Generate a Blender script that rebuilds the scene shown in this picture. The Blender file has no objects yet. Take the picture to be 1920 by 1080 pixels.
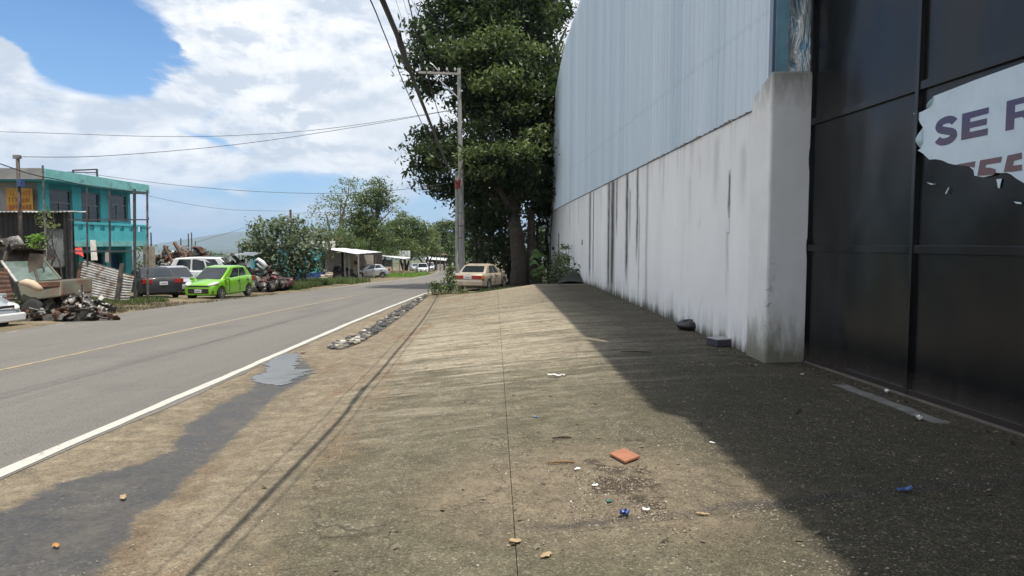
import bpy, bmesh, math, random
import numpy as np
from mathutils import Vector, Matrix

random.seed(7)
RNG = np.random.default_rng(7)
SC = bpy.context.scene
COL = SC.collection
PI = math.pi

# ------------------------------------------------------------------ camera
F = 1250.0                      # focal length in pixels of a 1920 wide frame
PITCH = math.atan(85 / F)
cam_data = bpy.data.cameras.new('camera')
cam_data.sensor_width = 36.0
cam_data.lens = F / 1920 * 36.0
cam_data.clip_start = 0.05
cam_data.clip_end = 30000
cam = bpy.data.objects.new('camera', cam_data)
COL.objects.link(cam)
cam.location = (0, 0, 0)
cam.rotation_euler = (PI / 2 - PITCH, 0, 0)
SC.camera = cam

# ------------------------------------------------------------------ light, sky, exposure
SUN_DIR = Vector((0.18, -0.20, 1.0)).normalized()      # towards the sun
SUN_EL = math.asin(SUN_DIR.z)
SUN_AZ = math.atan2(SUN_DIR.x, SUN_DIR.y)               # clockwise from +Y
sd = bpy.data.lights.new('sun', 'SUN')
sd.energy = 4.2
sd.angle = math.radians(0.53)
sd.color = (1.0, 0.95, 0.86)
sun = bpy.data.objects.new('sun', sd)
COL.objects.link(sun)
sun.rotation_euler = (-SUN_DIR).to_track_quat('-Z', 'Y').to_euler()
SC.view_settings.view_transform = 'Standard'
SC.view_settings.look = 'None'
SC.view_settings.gamma = 1.0
SC.view_settings.use_curve_mapping = False
SC.view_settings.exposure = 0.40
SC.cycles.use_denoising = True
SC.cycles.max_bounces = 7
SC.cycles.diffuse_bounces = 3
SC.cycles.glossy_bounces = 3
SC.cycles.transmission_bounces = 4
SC.cycles.transparent_max_bounces = 8
SC.cycles.volume_bounces = 0
SC.cycles.sample_clamp_indirect = 6.0


def ray(u, v):
    return Vector((u - 960, F * math.cos(PITCH) + (540 - v) * math.sin(PITCH),
                   -F * math.sin(PITCH) + (540 - v) * math.cos(PITCH)))


def atY(u, v, Y):
    r = ray(u, v)
    return r * (Y / r.y)


def atX(u, v, X):
    r = ray(u, v)
    return r * (X / r.x)


def lerp(a, b, t):
    return a + (b - a) * t


# ------------------------------------------------------------------ node helper
class NT:
    def __init__(self, tree):
        self.t = tree
        self.n = tree.nodes
        self.l = tree.links

    def new(self, typ, **kw):
        nd = self.n.new(typ)
        for k, v in kw.items():
            setattr(nd, k, v)
        return nd

    def put(self, sock, val):
        if isinstance(val, bpy.types.NodeSocket):
            self.l.new(val, sock)
        elif val is not None:
            if isinstance(val, (tuple, list)) and len(val) == 3 and sock.type == 'RGBA':
                val = (*val, 1)
            sock.default_value = val

    def m(self, op, a, b=None, c=None, clamp=False):
        nd = self.new('ShaderNodeMath', operation=op, use_clamp=clamp)
        self.put(nd.inputs[0], a)
        if b is not None:
            self.put(nd.inputs[1], b)
        if c is not None:
            self.put(nd.inputs[2], c)
        return nd.outputs[0]

    def vm(self, op, a, b=None):
        nd = self.new('ShaderNodeVectorMath', operation=op)
        self.put(nd.inputs[0], a)
        if b is not None:
            self.put(nd.inputs[1], b)
        return nd.outputs[0]

    def sep(self, v):
        nd = self.new('ShaderNodeSeparateXYZ')
        self.put(nd.inputs[0], v)
        return nd.outputs

    def comb(self, x, y, z):
        nd = self.new('ShaderNodeCombineXYZ')
        for i, q in enumerate((x, y, z)):
            self.put(nd.inputs[i], q)
        return nd.outputs[0]

    def noise(self, vec, scale, detail=3, rough=0.55, dist=0.0, lac=2.0):
        nd = self.new('ShaderNodeTexNoise')
        nd.inputs['Distortion'].default_value = dist
        nd.inputs['Lacunarity'].default_value = lac
        nd.inputs['Scale'].default_value = scale
        nd.inputs['Detail'].default_value = detail
        nd.inputs['Roughness'].default_value = rough
        if vec is not None:
            self.l.new(vec, nd.inputs['Vector'])
        return nd.outputs['Fac']

    def voro(self, vec, scale, feature='F1', out='Distance', rnd=1.0):
        nd = self.new('ShaderNodeTexVoronoi', feature=feature)
        nd.inputs['Scale'].default_value = scale
        nd.inputs['Randomness'].default_value = rnd
        if vec is not None:
            self.l.new(vec, nd.inputs['Vector'])
        return nd.outputs[out]

    def ramp(self, fac, stops, interp='LINEAR'):
        nd = self.new('ShaderNodeValToRGB')
        cr = nd.color_ramp
        cr.interpolation = interp
        while len(cr.elements) < len(stops):
            cr.elements.new(0.5)
        while len(cr.elements) > len(stops):
            cr.elements.remove(cr.elements[-1])
        for e, (p, c) in zip(cr.elements, stops):
            e.position = p
            if isinstance(c, (int, float)):
                c = (c, c, c)
            e.color = (*c[:3], 1)
        self.put(nd.inputs[0], fac)
        return nd.outputs[0]

    def mix(self, fac, a, b, mode='MIX'):
        nd = self.new('ShaderNodeMix', data_type='RGBA', blend_type=mode)
        self.put(nd.inputs[0], fac)
        self.put(nd.inputs[6], a)
        self.put(nd.inputs[7], b)
        return nd.outputs[2]

    def mr(self, v, a, b, c=0.0, d=1.0, clamp=True, smooth=False):
        nd = self.new('ShaderNodeMapRange', clamp=clamp)
        if smooth:
            nd.interpolation_type = 'SMOOTHSTEP'
        self.put(nd.inputs[0], v)
        for i, q in enumerate((a, b, c, d)):
            self.put(nd.inputs[1 + i], q)
        return nd.outputs[0]

    def scalev(self, v, s):
        return self.vm('MULTIPLY', v, s)


def newmat(name):
    m = bpy.data.materials.new(name)
    m.use_nodes = True
    nt = NT(m.node_tree)
    bsdf = m.node_tree.nodes['Principled BSDF']
    return m, nt, bsdf


def bump(nt, bsdf, h, dist=0.01, strength=1.0):
    b = nt.new('ShaderNodeBump')
    b.inputs['Strength'].default_value = strength
    b.inputs['Distance'].default_value = dist
    nt.l.new(h, b.inputs['Height'])
    nt.l.new(b.outputs[0], bsdf.inputs['Normal'])
    return b


MATS = {}


def mk(name, col, rough=0.6, metal=0.0, var=0.18, scale=2.5, bmp=0.0, col2=None, patch=0.5, coat=0.0, spec=None, detail=5):
    """weathered material: base colour, mottling, and patches of a second colour"""
    if name in MATS:
        return MATS[name]
    m, nt, b = newmat(name)
    tc = nt.new('ShaderNodeTexCoord')
    o = tc.outputs['Object']
    n1 = nt.noise(o, scale, detail, 0.6)
    lo = tuple(c * (1 - var) for c in col)
    hi = tuple(min(1, c * (1 + var)) for c in col)
    c = nt.ramp(n1, [(0.3, lo), (0.7, hi)])
    if col2 is not None:
        n2 = nt.noise(o, scale * 0.7 + 0.3, 6, 0.7, 0.6)
        c = nt.mix(nt.mr(n2, patch - 0.06, patch + 0.06), c, col2)
    nt.l.new(c, b.inputs['Base Color'])
    nt.l.new(nt.mr(n1, 0.3, 0.7, max(0.02, rough - 0.08), min(1, rough + 0.08)), b.inputs['Roughness'])
    b.inputs['Metallic'].default_value = metal
    b.inputs['Coat Weight'].default_value = coat
    b.inputs['Coat Roughness'].default_value = 0.06
    if spec is not None:
        b.inputs['Specular IOR Level'].default_value = spec
    if bmp > 0:
        bump(nt, b, nt.noise(o, scale * 12, 4, 0.6), bmp)
    MATS[name] = m
    return m


# ------------------------------------------------------------------ object helpers
def tag(o, label=None, cat=None, group=None, kind=None):
    if label:
        o['label'] = label
    if cat:
        o['category'] = cat
    if group:
        o['group'] = group
    if kind:
        o['kind'] = kind
    return o


def thing(name, label, cat, loc=(0, 0, 0), rotz=0.0, group=None):
    o = bpy.data.objects.new(name, None)
    o.empty_display_size = 0.2
    COL.objects.link(o)
    o.location = loc
    o.rotation_euler = (0, 0, rotz)
    return tag(o, label, cat, group)


class MB:
    """collects shapes, links them as one mesh object"""
    def __init__(self):
        self.v = []
        self.f = []

    def add(self, vs, fs):
        k = len(self.v)
        self.v += [tuple(p) for p in vs]
        self.f += [tuple(i + k for i in q) for q in fs]
        return self

    def box(self, x0, x1, y0, y1, z0, z1, M=None):
        vs = [Vector(p) for p in ((x0, y0, z0), (x1, y0, z0), (x1, y1, z0), (x0, y1, z0),
                                  (x0, y0, z1), (x1, y0, z1), (x1, y1, z1), (x0, y1, z1))]
        if M is not None:
            vs = [M @ p for p in vs]
        return self.add(vs, [(0, 3, 2, 1), (4, 5, 6, 7), (0, 1, 5, 4), (1, 2, 6, 5), (2, 3, 7, 6), (3, 0, 4, 7)])

    def bar(self, a, b, w, h=None, up=(0, 0, 1)):
        a, b = Vector(a), Vector(b)
        h = h or w
        d = (b - a).normalized()
        s = d.cross(Vector(up))
        if s.length < 1e-4:
            s = d.cross(Vector((1, 0, 0)))
        s.normalize()
        t = s.cross(d)
        vs = []
        for p in (a, b):
            for i, j in ((-1, -1), (1, -1), (1, 1), (-1, 1)):
                vs.append(p + s * (w / 2 * i) + t * (h / 2 * j))
        return self.add(vs, [(0, 3, 2, 1), (4, 5, 6, 7), (0, 1, 5, 4), (1, 2, 6, 5), (2, 3, 7, 6), (3, 0, 4, 7)])

    def tube(self, pts, r, n=8, cap=True):
        pts = [Vector(p) for p in pts]
        rs = r if isinstance(r, (list, tuple)) else [r] * len(pts)
        rings = []
        ref = Vector((0.31, 0.17, 0.93))
        vs = []
        for i, p in enumerate(pts):
            d = (pts[min(i + 1, len(pts) - 1)] - pts[max(i - 1, 0)]).normalized()
            s = d.cross(ref)
            if s.length < 0.05:
                s = d.cross(Vector((1, 0, 0)))
            s.normalize()
            t = d.cross(s)
            for k in range(n):
                a = 2 * PI * k / n
                vs.append(p + (s * math.cos(a) + t * math.sin(a)) * rs[i])
        fs = []
        for i in range(len(pts) - 1):
            for k in range(n):
                k2 = (k + 1) % n
                fs.append((i * n + k, i * n + k2, (i + 1) * n + k2, (i + 1) * n + k))
        if cap:
            fs.append(tuple(range(n))[::-1])
            fs.append(tuple((len(pts) - 1) * n + k for k in range(n)))
        return self.add(vs, fs)

    def lathe(self, prof, n=16, M=None):
        """prof: (r, z) pairs, about the z axis, M maps it to its place"""
        vs = []
        for r, z in prof:
            for k in range(n):
                a = 2 * PI * k / n
                vs.append(Vector((r * math.cos(a), r * math.sin(a), z)))
        if M is not None:
            vs = [M @ p for p in vs]
        fs = []
        for i in range(len(prof) - 1):
            for k in range(n):
                k2 = (k + 1) % n
                fs.append((i * n + k, i * n + k2, (i + 1) * n + k2, (i + 1) * n + k))
        fs.append(tuple(range(n))[::-1])
        fs.append(tuple((len(prof) - 1) * n + k for k in range(n)))
        return self.add(vs, fs)

    def prism(self, poly, off):
        """3-D planar polygon extruded by the vector off"""
        n = len(poly)
        off = Vector(off)
        vs = [Vector(p) for p in poly] + [Vector(p) + off for p in poly]
        fs = [tuple(range(n))[::-1], tuple(range(n, 2 * n))]
        for i in range(n):
            j = (i + 1) % n
            fs.append((i, j, n + j, n + i))
        return self.add(vs, fs)

    def grid(self, fn, nu, nv):
        vs = [fn(i / nu, j / nv) for j in range(nv + 1) for i in range(nu + 1)]
        fs = []
        for j in range(nv):
            for i in range(nu):
                a = j * (nu + 1) + i
                fs.append((a, a + 1, a + nu + 2, a + nu + 1))
        return self.add(vs, fs)

    def build(self, name, mat=None, parent=None, smooth=False, bevel=0.0, kind=None, angle=None):
        me = bpy.data.meshes.new(name)
        me.from_pydata(self.v, [], self.f)
        bm = bmesh.new()
        bm.from_mesh(me)
        bmesh.ops.recalc_face_normals(bm, faces=bm.faces)
        bm.to_mesh(me)
        bm.free()
        if mat:
            me.materials.append(mat)
        if smooth:
            me.polygons.foreach_set('use_smooth', [True] * len(me.polygons))
        o = bpy.data.objects.new(name, me)
        COL.objects.link(o)
        if parent is not None:
            o.parent = parent
        if bevel > 0:
            md = o.modifiers.new('bevel', 'BEVEL')
            md.width = bevel
            md.segments = 2
            md.limit_method = 'ANGLE'
        if angle is not None:
            me.set_sharp_from_angle(angle=angle)
        if kind:
            o['kind'] = kind
        return o


def share(o, name, parent=None, M=None):
    """another object with the same mesh"""
    c = bpy.data.objects.new(name, o.data)
    COL.objects.link(c)
    if parent is not None:
        c.parent = parent
    if M is not None:
        c.matrix_local = M
    return c


def children_of(o):
    return [c for c in bpy.data.objects if c.parent == o]


def copy_tree(o, parent=None):
    c = o.copy()
    COL.objects.link(c)
    c.parent = parent
    for ch in children_of(o):
        copy_tree(ch, c)
    return c


def quads_mesh(name, verts, mat, parent=None, colors=None, n=4):
    """numpy quads or triangles: verts (N*n,3) -> fast mesh with a per-face tone"""
    nv = len(verts)
    nf = nv // n
    me = bpy.data.meshes.new(name)
    me.vertices.add(nv)
    me.vertices.foreach_set('co', verts.astype(np.float32).ravel())
    me.loops.add(nv)
    me.loops.foreach_set('vertex_index', np.arange(nv, dtype=np.int32))
    me.polygons.add(nf)
    me.polygons.foreach_set('loop_start', np.arange(0, nv, n, dtype=np.int32))
    me.update(calc_edges=True)
    if colors is not None:
        at = me.attributes.new('tone', 'FLOAT', 'POINT')
        at.data.foreach_set('value', np.repeat(colors.astype(np.float32), n))
    me.materials.append(mat)
    o = bpy.data.objects.new(name, me)
    COL.objects.link(o)
    if parent is not None:
        o.parent = parent
    return o


# ------------------------------------------------------------------ world sky with clouds
def azel(u, v):
    r = ray(u, v).normalized()
    return math.atan2(r.x, r.y), math.asin(r.z)


def make_world():
    w = bpy.data.worlds.new('World')
    SC.world = w
    w.use_nodes = True
    nt = NT(w.node_tree)
    for nd in list(nt.n):
        nt.n.remove(nd)
    out = nt.new('ShaderNodeOutputWorld')
    bg = nt.new('ShaderNodeBackground')
    sky = nt.new('ShaderNodeTexSky', sky_type='NISHITA')
    sky.sun_disc = False
    sky.sun_elevation = SUN_EL
    sky.sun_rotation = SUN_AZ
    sky.altitude = 300
    sky.air_density = 1.0
    sky.dust_density = 0.6
    sky.ozone_density = 2.0
    tc = nt.new('ShaderNodeTexCoord')
    d = tc.outputs['Generated']
    x, y, z = nt.sep(d)
    az = nt.m('ARCTAN2', x, y)
    el = nt.m('ARCSINE', z)
    zz = nt.m('ADD', nt.m('MAXIMUM', z, 0.0), 0.16)
    px, py = nt.m('DIVIDE', x, zz), nt.m('DIVIDE', y, zz)
    pl = nt.comb(px, py, 0.0)
    big = nt.noise(pl, 0.75, 7, 0.55, 0.5)
    az2 = nt.comb(az, nt.m('MULTIPLY', el, 2.1), 3.3)
    mid = nt.noise(az2, 4.2, 9, 0.6, 0.35)
    fine = nt.noise(az2, 11.0, 7, 0.6, 0.2)
    cov = nt.m('ADD', nt.m('MULTIPLY', big, 0.45), nt.m('MULTIPLY', mid, 0.55))
    cov = nt.m('ADD', cov, nt.m('MULTIPLY', nt.m('SUBTRACT', fine, 0.5), 0.22))
    warp = nt.m('MULTIPLY', nt.m('SUBTRACT', mid, 0.5), 0.55)
    warp2 = nt.m('MULTIPLY', nt.m('SUBTRACT', big, 0.5), 0.28)

    def blob(u, v, ru, rv, rot=0.0, soft=1.0):
        a0, e0 = azel(u, v)
        ra, re = ru / F, rv / F
        da = nt.m('ADD', nt.m('SUBTRACT', az, a0), nt.m('MULTIPLY', warp, 0.35))
        de = nt.m('ADD', nt.m('SUBTRACT', el, e0), nt.m('MULTIPLY', warp2, 0.35))
        c, s = math.cos(rot), math.sin(rot)
        p = nt.m('DIVIDE', nt.m('ADD', nt.m('MULTIPLY', da, c), nt.m('MULTIPLY', de, s)), ra)
        q = nt.m('DIVIDE', nt.m('SUBTRACT', nt.m('MULTIPLY', de, c), nt.m('MULTIPLY', da, s)), re)
        r2 = nt.m('ADD', nt.m('MULTIPLY', p, p), nt.m('MULTIPLY', q, q))
        return nt.m('EXPONENT', nt.m('MULTIPLY', r2, -1.0 * soft))

    def addb(acc, b, k):
        return nt.m('ADD', acc, nt.m('MULTIPLY', b, k))
    base = nt.m('ADD', cov, 0.31)
    # blue openings
    for (u, v, ru, rv, rot, k) in ((115, 72, 155, 80, -0.2, -0.95), (-80, 10, 200, 90, 0, -0.5), (225, 140, 75, 42, -0.3, -0.35),
                                   (60, 203, 150, 12, -0.2, -0.30), (325, 103, 20, 8, 0, -0.5), (190, 125, 70, 36, 0, -0.2),
                                   (400, 258, 85, 13, -0.2, -0.55), (415, 230, 26, 16, -0.5, -0.30), (560, 335, 170, 26, 0.05, -0.46),
                                   (395, 375, 200, 18, 0, -0.32), (420, 425, 240, 22, 0, -0.40), (800, 398, 90, 34, 0.4, -0.34)):
        base = addb(base, blob(u, v, ru, rv, rot), k)
    # cloud masses
    for (u, v, ru, rv, rot, k) in ((5, 112, 48, 34, -0.5, 1.0), (560, 110, 300, 110, -0.3, 0.25), (400, 120, 60, 60, 0.6, 0.40), (300, 190, 80, 30, 0, 0.3), (370, 284, 66, 18, -0.2, 0.42),
                                   (150, 215, 200, 30, -0.1, 0.42), (340, 395, 80, 26, 0, 0.30), (458, 405, 16, 8, 0, 0.50), (432, 364, 16, 8, 0, 0.3),
                                   (640, 300, 120, 24, -0.3, 0.3), (150, 290, 260, 34, 0, 0.42)):
        base = addb(base, blob(u, v, ru, rv, rot), k)
    cover = nt.mr(base, 0.44, 0.82, smooth=True)
    # billows: light on the upper edges, grey undersides
    az3 = nt.vm('ADD', az2, (0.012, -0.030, 0.0))
    mid2 = nt.noise(az3, 4.2, 9, 0.6, 0.35)
    fin2 = nt.noise(az3, 11.0, 7, 0.6, 0.2)
    relief = nt.m('ADD', nt.m('MULTIPLY', nt.m('SUBTRACT', mid, mid2), 2.6), nt.m('MULTIPLY', nt.m('SUBTRACT', fine, fin2), 1.3))
    soft = nt.noise(az2, 2.3, 5, 0.5, 0.4)
    lum = nt.m('ADD', nt.mr(relief, -0.26, 0.26, -0.45, 0.55, clamp=False), nt.mr(soft, 0.32, 0.68, 0.12, 0.86), clamp=True)
    grey = nt.m('ADD', nt.m('MULTIPLY', blob(700, 235, 190, 95, -0.25), 0.60), nt.m('MULTIPLY', blob(120, 300, 260, 24, 0), 0.25))
    grey = nt.m('ADD', grey, nt.m('MULTIPLY', blob(330, 230, 60, 50, 0), 0.25))
    ccol = nt.mix(lum, (0.56, 0.63, 0.73), (0.97, 0.98, 1.0))
    ccol = nt.mix(nt.m('MINIMUM', grey, 0.8), ccol, (0.60, 0.67, 0.74))
    bright = nt.m('ADD', blob(372, 280, 60, 16, -0.2), nt.m('ADD', blob(560, 230, 120, 40, -0.5), blob(480, 60, 160, 60, -0.3)), clamp=True)
    ccol = nt.mix(nt.m('MULTIPLY', bright, nt.mr(relief, -0.15, 0.1, 0.1, 0.75)), ccol, (1.0, 1.0, 1.0))
    ccol = nt.mix(nt.m('MULTIPLY', nt.mr(el, 0.0, 0.12, 1.0, 0.0), 0.55), ccol, (0.44, 0.60, 0.82))
    sk = nt.vm('MULTIPLY', sky.outputs[0], (0.060, 0.100, 0.135))
    sk = nt.mix(nt.m('MULTIPLY', nt.mr(el, 0.02, 0.34, 1.0, 0.0), 0.60), sk, (0.33, 0.55, 0.84))
    fac = nt.m('MULTIPLY', cover, nt.mr(el, 0.0, 0.08, 0.35, 1.0))
    col = nt.mix(fac, sk, ccol)
    # the ground half below the horizon
    col = nt.mix(nt.mr(z, -0.02, -0.005, 1.0, 0.0), col, (0.16, 0.17, 0.14))
    nt.l.new(col, bg.inputs[0])
    bg.inputs[1].default_value = 0.88
    nt.l.new(bg.outputs[0], out.inputs['Surface'])


make_world()


# ------------------------------------------------------------------ the lie of the land
def ip(tab):
    xs = [a for a, b in tab]
    ys = [b for a, b in tab]
    return lambda t: float(np.interp(t, xs, ys))


zr = ip([(-40, -1.3), (0, -1.62), (5, -1.74), (10, -1.90), (16, -2.04), (22, -2.15), (30, -2.32), (40, -2.72), (50, -3.08), (70, -3.75),
         (85, -4.2), (100, -4.6), (130, -5.3), (200, -6.5), (300, -8), (500, -14), (900, -34), (2500, -58)])
rx = ip([(-40, -3.2), (0, -3.72), (5, -3.85), (10.8, -4.05), (16.6, -4.15), (31, -4.0), (50, -3.3), (70, -2.9), (100, -3.6), (130, -6), (200, -15), (300, -32)])
lx = ip([(-40, -11.2), (0, -11.7), (15.7, -12.07), (27, -13.0), (33.8, -12.7), (50, -10.9), (70, -10.4), (100, -11.4), (130, -14), (200, -23.5), (300, -41)])
cx = ip([(-40, -7.3), (0, -7.7), (10, -7.8), (16.7, -7.8), (27.8, -7.3), (39, -6.7), (60, -6.5), (100, -7.5), (130, -10), (200, -19), (300, -36)])
cf = ip([(-40, 0.0), (0, -0.05), (15, -0.12), (27, -0.24), (35, -0.25), (50, 0.0), (100, 0)])
za = ip([(-40, -1.5), (0, -1.6), (26.4, -1.63), (27.6, -1.95), (33, -2.35), (40, -2.6), (60, -3.4), (100, -4.7), (200, -6.6), (500, -14), (900, -34), (2500, -58)])


def wallx(Y):
    return 3.41 - 0.024 * (Y - 9.5)


def g(X, Y):
    r, l = rx(Y), lx(Y)
    if X >= r:
        t = min(1, max(0, (X - r - 0.9) / (1.0 - r - 0.9)))
        z = lerp(zr(Y), za(Y), t)
        if X > 40:
            z -= 0.0 * X
        return z
    z = zr(Y)
    t = min(1, (r - X) / (r - l))
    z += cf(Y) * t
    if X < l:
        z += 0.03 * min(1, (l - X) / 1.0)
        dx = l - X
        if dx > 14:
            k = min(1, (dx - 14) / 600)
            z = lerp(z, min(z, -58), k ** 0.8 if k > 0 else 0)
    return z


def smooth_noise(x, y):
    return (math.sin(x * 1.7 + 1.3 * math.sin(y * 0.9)) + math.sin(y * 2.3 + 1.1 * math.sin(x * 1.1)) + math.sin((x + y) * 3.7)) / 3


def gnd(u, v, lift=0.0):
    """where the line of sight through a point of the photograph meets the land"""
    r = ray(u, v)
    lo, hi = 1.0, 3.0
    Y = 2.0
    prev = 1.0
    while Y < 3000:
        p = r * (Y / r.y)
        if p.z < g(p.x, p.y) + lift:
            break
        prev = Y
        Y *= 1.03
    lo, hi = prev, Y
    for _ in range(30):
        m_ = (lo + hi) / 2
        p = r * (m_ / r.y)
        if p.z < g(p.x, p.y) + lift:
            hi = m_
        else:
            lo = m_
    return r * (hi / r.y)


# left edge of the concrete apron
axl = ip([(-8, -2.0), (3, -2.0), (9.5, -2.62), (16, -2.85), (26.3, -3.15)])


# ------------------------------------------------------------------ ground materials
def ground_material():
    m, nt, b = newmat('ground')
    o = nt.new('ShaderNodeTexCoord').outputs['Object']
    x, y, z = nt.sep(o)
    # streaks lie across the apron, a little skewed
    sx = nt.m('ADD', nt.m('MULTIPLY', x, 0.16), nt.m('MULTIPLY', y, 0.03))
    sy = nt.m('SUBTRACT', y, nt.m('MULTIPLY', x, 0.24))
    st = nt.comb(sx, sy, 0)
    streak = nt.noise(st, 1.6, 8, 0.70, 0.35)
    streak2 = nt.noise(st, 3.1, 5, 0.6, 0.3)
    big = nt.noise(o, 0.35, 5, 0.6, 0.4)
    mid = nt.noise(o, 1.6, 6, 0.65, 0.3)
    fin = nt.noise(o, 34.0, 3, 0.7)
    grit = nt.voro(o, 75.0, out='Color')
    gritv = nt.new('ShaderNodeSeparateColor')
    nt.l.new(grit, gritv.inputs[0])
    gv = gritv.outputs[0]
    speck = nt.m('MULTIPLY', nt.m('GREATER_THAN', gv, 0.955), nt.mr(mid, 0.4, 0.6))
    tan = nt.ramp(nt.noise(o, 2.6, 7, 0.75, 0.3), [(0.28, (0.15, 0.118, 0.077)), (0.5, (0.235, 0.19, 0.13)), (0.75, (0.33, 0.275, 0.195))])
    pale = nt.ramp(streak, [(0.34, (0.185, 0.155, 0.105)), (0.50, (0.270, 0.228, 0.160)), (0.68, (0.36, 0.305, 0.22))])
    moss = nt.ramp(mid, [(0.28, (0.078, 0.069, 0.041)), (0.5, (0.122, 0.108, 0.069)), (0.72, (0.18, 0.158, 0.108))])
    m8 = nt.noise(o, 7.5, 5, 0.7, 0.5)
    # moss near the camera, pale washed concrete further on
    front = nt.m('ADD', y, nt.m('ADD', nt.m('MULTIPLY', x, -0.45), nt.m('MULTIPLY', nt.m('SUBTRACT', streak, 0.5), 9.0)))
    f_pale = nt.mr(front, 8.6, 10.4, smooth=True)
    patchy = nt.mr(nt.m('ADD', nt.m('MULTIPLY', streak, 0.6), nt.m('MULTIPLY', big, 0.4)), 0.50, 0.58)
    far = nt.mr(y, 15.0, 22.0)
    f_pale = nt.m('MULTIPLY', f_pale, nt.m('MAXIMUM', nt.mr(nt.m('ADD', streak, nt.m('MULTIPLY', nt.m('SUBTRACT', mid, 0.5), 0.5)), 0.38, 0.52, 0.25, 1.0), far))
    wash = nt.m('MULTIPLY', nt.mr(nt.noise(st, 3.6, 9, 0.72, 0.3), 0.45, 0.60), nt.mr(nt.m('ABSOLUTE', nt.m('SUBTRACT', front, 12.0)), 2.5, 6.5, 0.85, 0.0))
    con = nt.mix(f_pale, moss, pale)
    con = nt.mix(wash, con, (0.44, 0.385, 0.29))
    # the bare tan area round the dirt patch
    dx = nt.m('DIVIDE', nt.m('SUBTRACT', x, 0.55), 1.25)
    dy = nt.m('DIVIDE', nt.m('SUBTRACT', y, 4.35), 0.95)
    rr = nt.m('ADD', nt.m('MULTIPLY', dx, dx), nt.m('MULTIPLY', dy, dy))
    rr = nt.m('ADD', rr, nt.m('MULTIPLY', nt.m('SUBTRACT', mid, 0.5), 2.4))
    bare = nt.ramp(fin, [(0.3, (0.165, 0.128, 0.086)), (0.7, (0.255, 0.205, 0.142))])
    con = nt.mix(nt.m('MULTIPLY', nt.mr(rr, 0.25, 1.15, 1.0, 0.0), 0.85), con, bare)
    # tan shoulder on the left of the apron
    sh = nt.m('ADD', x, nt.m('ADD', nt.m('MULTIPLY', nt.m('SUBTRACT', mid, 0.5), 1.1), nt.m('MULTIPLY', nt.mr(y, 3.0, 26.0), 1.35)))
    f_sh = nt.mr(sh, -1.85, -1.05, 1.0, 0.0, smooth=True)
    c = nt.mix(f_sh, con, tan)
    rust = nt.noise(nt.comb(nt.m('MULTIPLY', x, 1.1), nt.m('MULTIPLY', y, 0.25), 1.0), 1.3, 5, 0.6, 0.5)
    fr = nt.m('MULTIPLY', nt.mr(rust, 0.5, 0.64), nt.mr(nt.m('ABSOLUTE', nt.m('ADD', x, 2.1)), 0.35, 1.5, 0.62, 0.0))
    c = nt.mix(fr, c, (0.19, 0.105, 0.055))
    # beyond the apron and across the road: dirt with dry grass
    dirt = nt.ramp(nt.noise(o, 0.9, 7, 0.7, 0.5), [(0.3, (0.10, 0.078, 0.048)), (0.5, (0.215, 0.165, 0.10)), (0.72, (0.31, 0.25, 0.165))])
    green = nt.ramp(nt.noise(o, 2.0, 5, 0.7), [(0.3, (0.028, 0.045, 0.014)), (0.7, (0.075, 0.105, 0.035))])
    dirt = nt.mix(nt.mr(nt.noise(o, 0.22, 5, 0.7, 0.4), 0.50, 0.60), dirt, green)
    farf = nt.mr(y, 26.2, 26.5)
    leftf = nt.mr(x, -9.5, -9.0, 1.0, 0.0)
    c = nt.mix(nt.m('MAXIMUM', farf, leftf), c, dirt)
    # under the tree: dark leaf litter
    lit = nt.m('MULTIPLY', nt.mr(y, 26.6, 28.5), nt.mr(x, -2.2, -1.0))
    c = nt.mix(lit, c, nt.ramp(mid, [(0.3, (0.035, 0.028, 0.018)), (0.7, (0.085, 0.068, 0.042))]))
    # the valley: fields and woods
    fld = nt.voro(nt.scalev(o, (1.0, 0.45, 1.0)), 0.004, out='Color')
    fs = nt.new('ShaderNodeSeparateColor')
    nt.l.new(fld, fs.inputs[0])
    fcol = nt.ramp(fs.outputs[0], [(0.0, (0.030, 0.055, 0.020)), (0.45, (0.055, 0.085, 0.03)), (0.62, (0.12, 0.13, 0.055)), (0.85, (0.30, 0.27, 0.17))], 'CONSTANT')
    wood = nt.noise(o, 0.012, 6, 0.7)
    fcol = nt.mix(nt.mr(wood, 0.46, 0.54), fcol, (0.022, 0.042, 0.016))
    dist = nt.m('ADD', y, nt.m('MULTIPLY', nt.m('ABSOLUTE', x), 0.8))
    c = nt.mix(nt.mr(dist, 150.0, 260.0), c, fcol)
    # the warehouse's shade deepened in the colour, over mossy ground by wall and gate
    shade_x = nt.m('ADD', x, nt.m('ADD', nt.m('MULTIPLY', nt.m('SUBTRACT', mid, 0.5), 2.4), nt.m('MULTIPLY', nt.m('SUBTRACT', big, 0.5), 1.5)))
    shade_f = nt.m('MULTIPLY', nt.mr(shade_x, 0.7, 2.1, 0.0, 0.78), nt.mr(y, 25.5, 26.5, 1.0, 0.0))
    c = nt.mix(shade_f, c, nt.mix(0.35, c, (0.020, 0.019, 0.013), 'MULTIPLY') if False else (0.026, 0.024, 0.017))
    # mottling at hand size
    c = nt.mix(nt.mr(m8, 0.40, 0.60, 0.55, 0.0), c, nt.mix(0.62, c, (0.012, 0.010, 0.007)))
    c = nt.mix(nt.mr(m8, 0.58, 0.72, 0.0, 0.35), c, nt.mix(0.4, c, (0.40, 0.34, 0.25)))
    # dark stains, a long wheel stain, grit
    st1 = nt.mr(nt.noise(st, 1.7, 6, 0.7, 0.8), 0.60, 0.70)
    c = nt.mix(nt.m('MULTIPLY', st1, 0.22), c, nt.mix(0.5, c, (0.03, 0.026, 0.018)))
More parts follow.
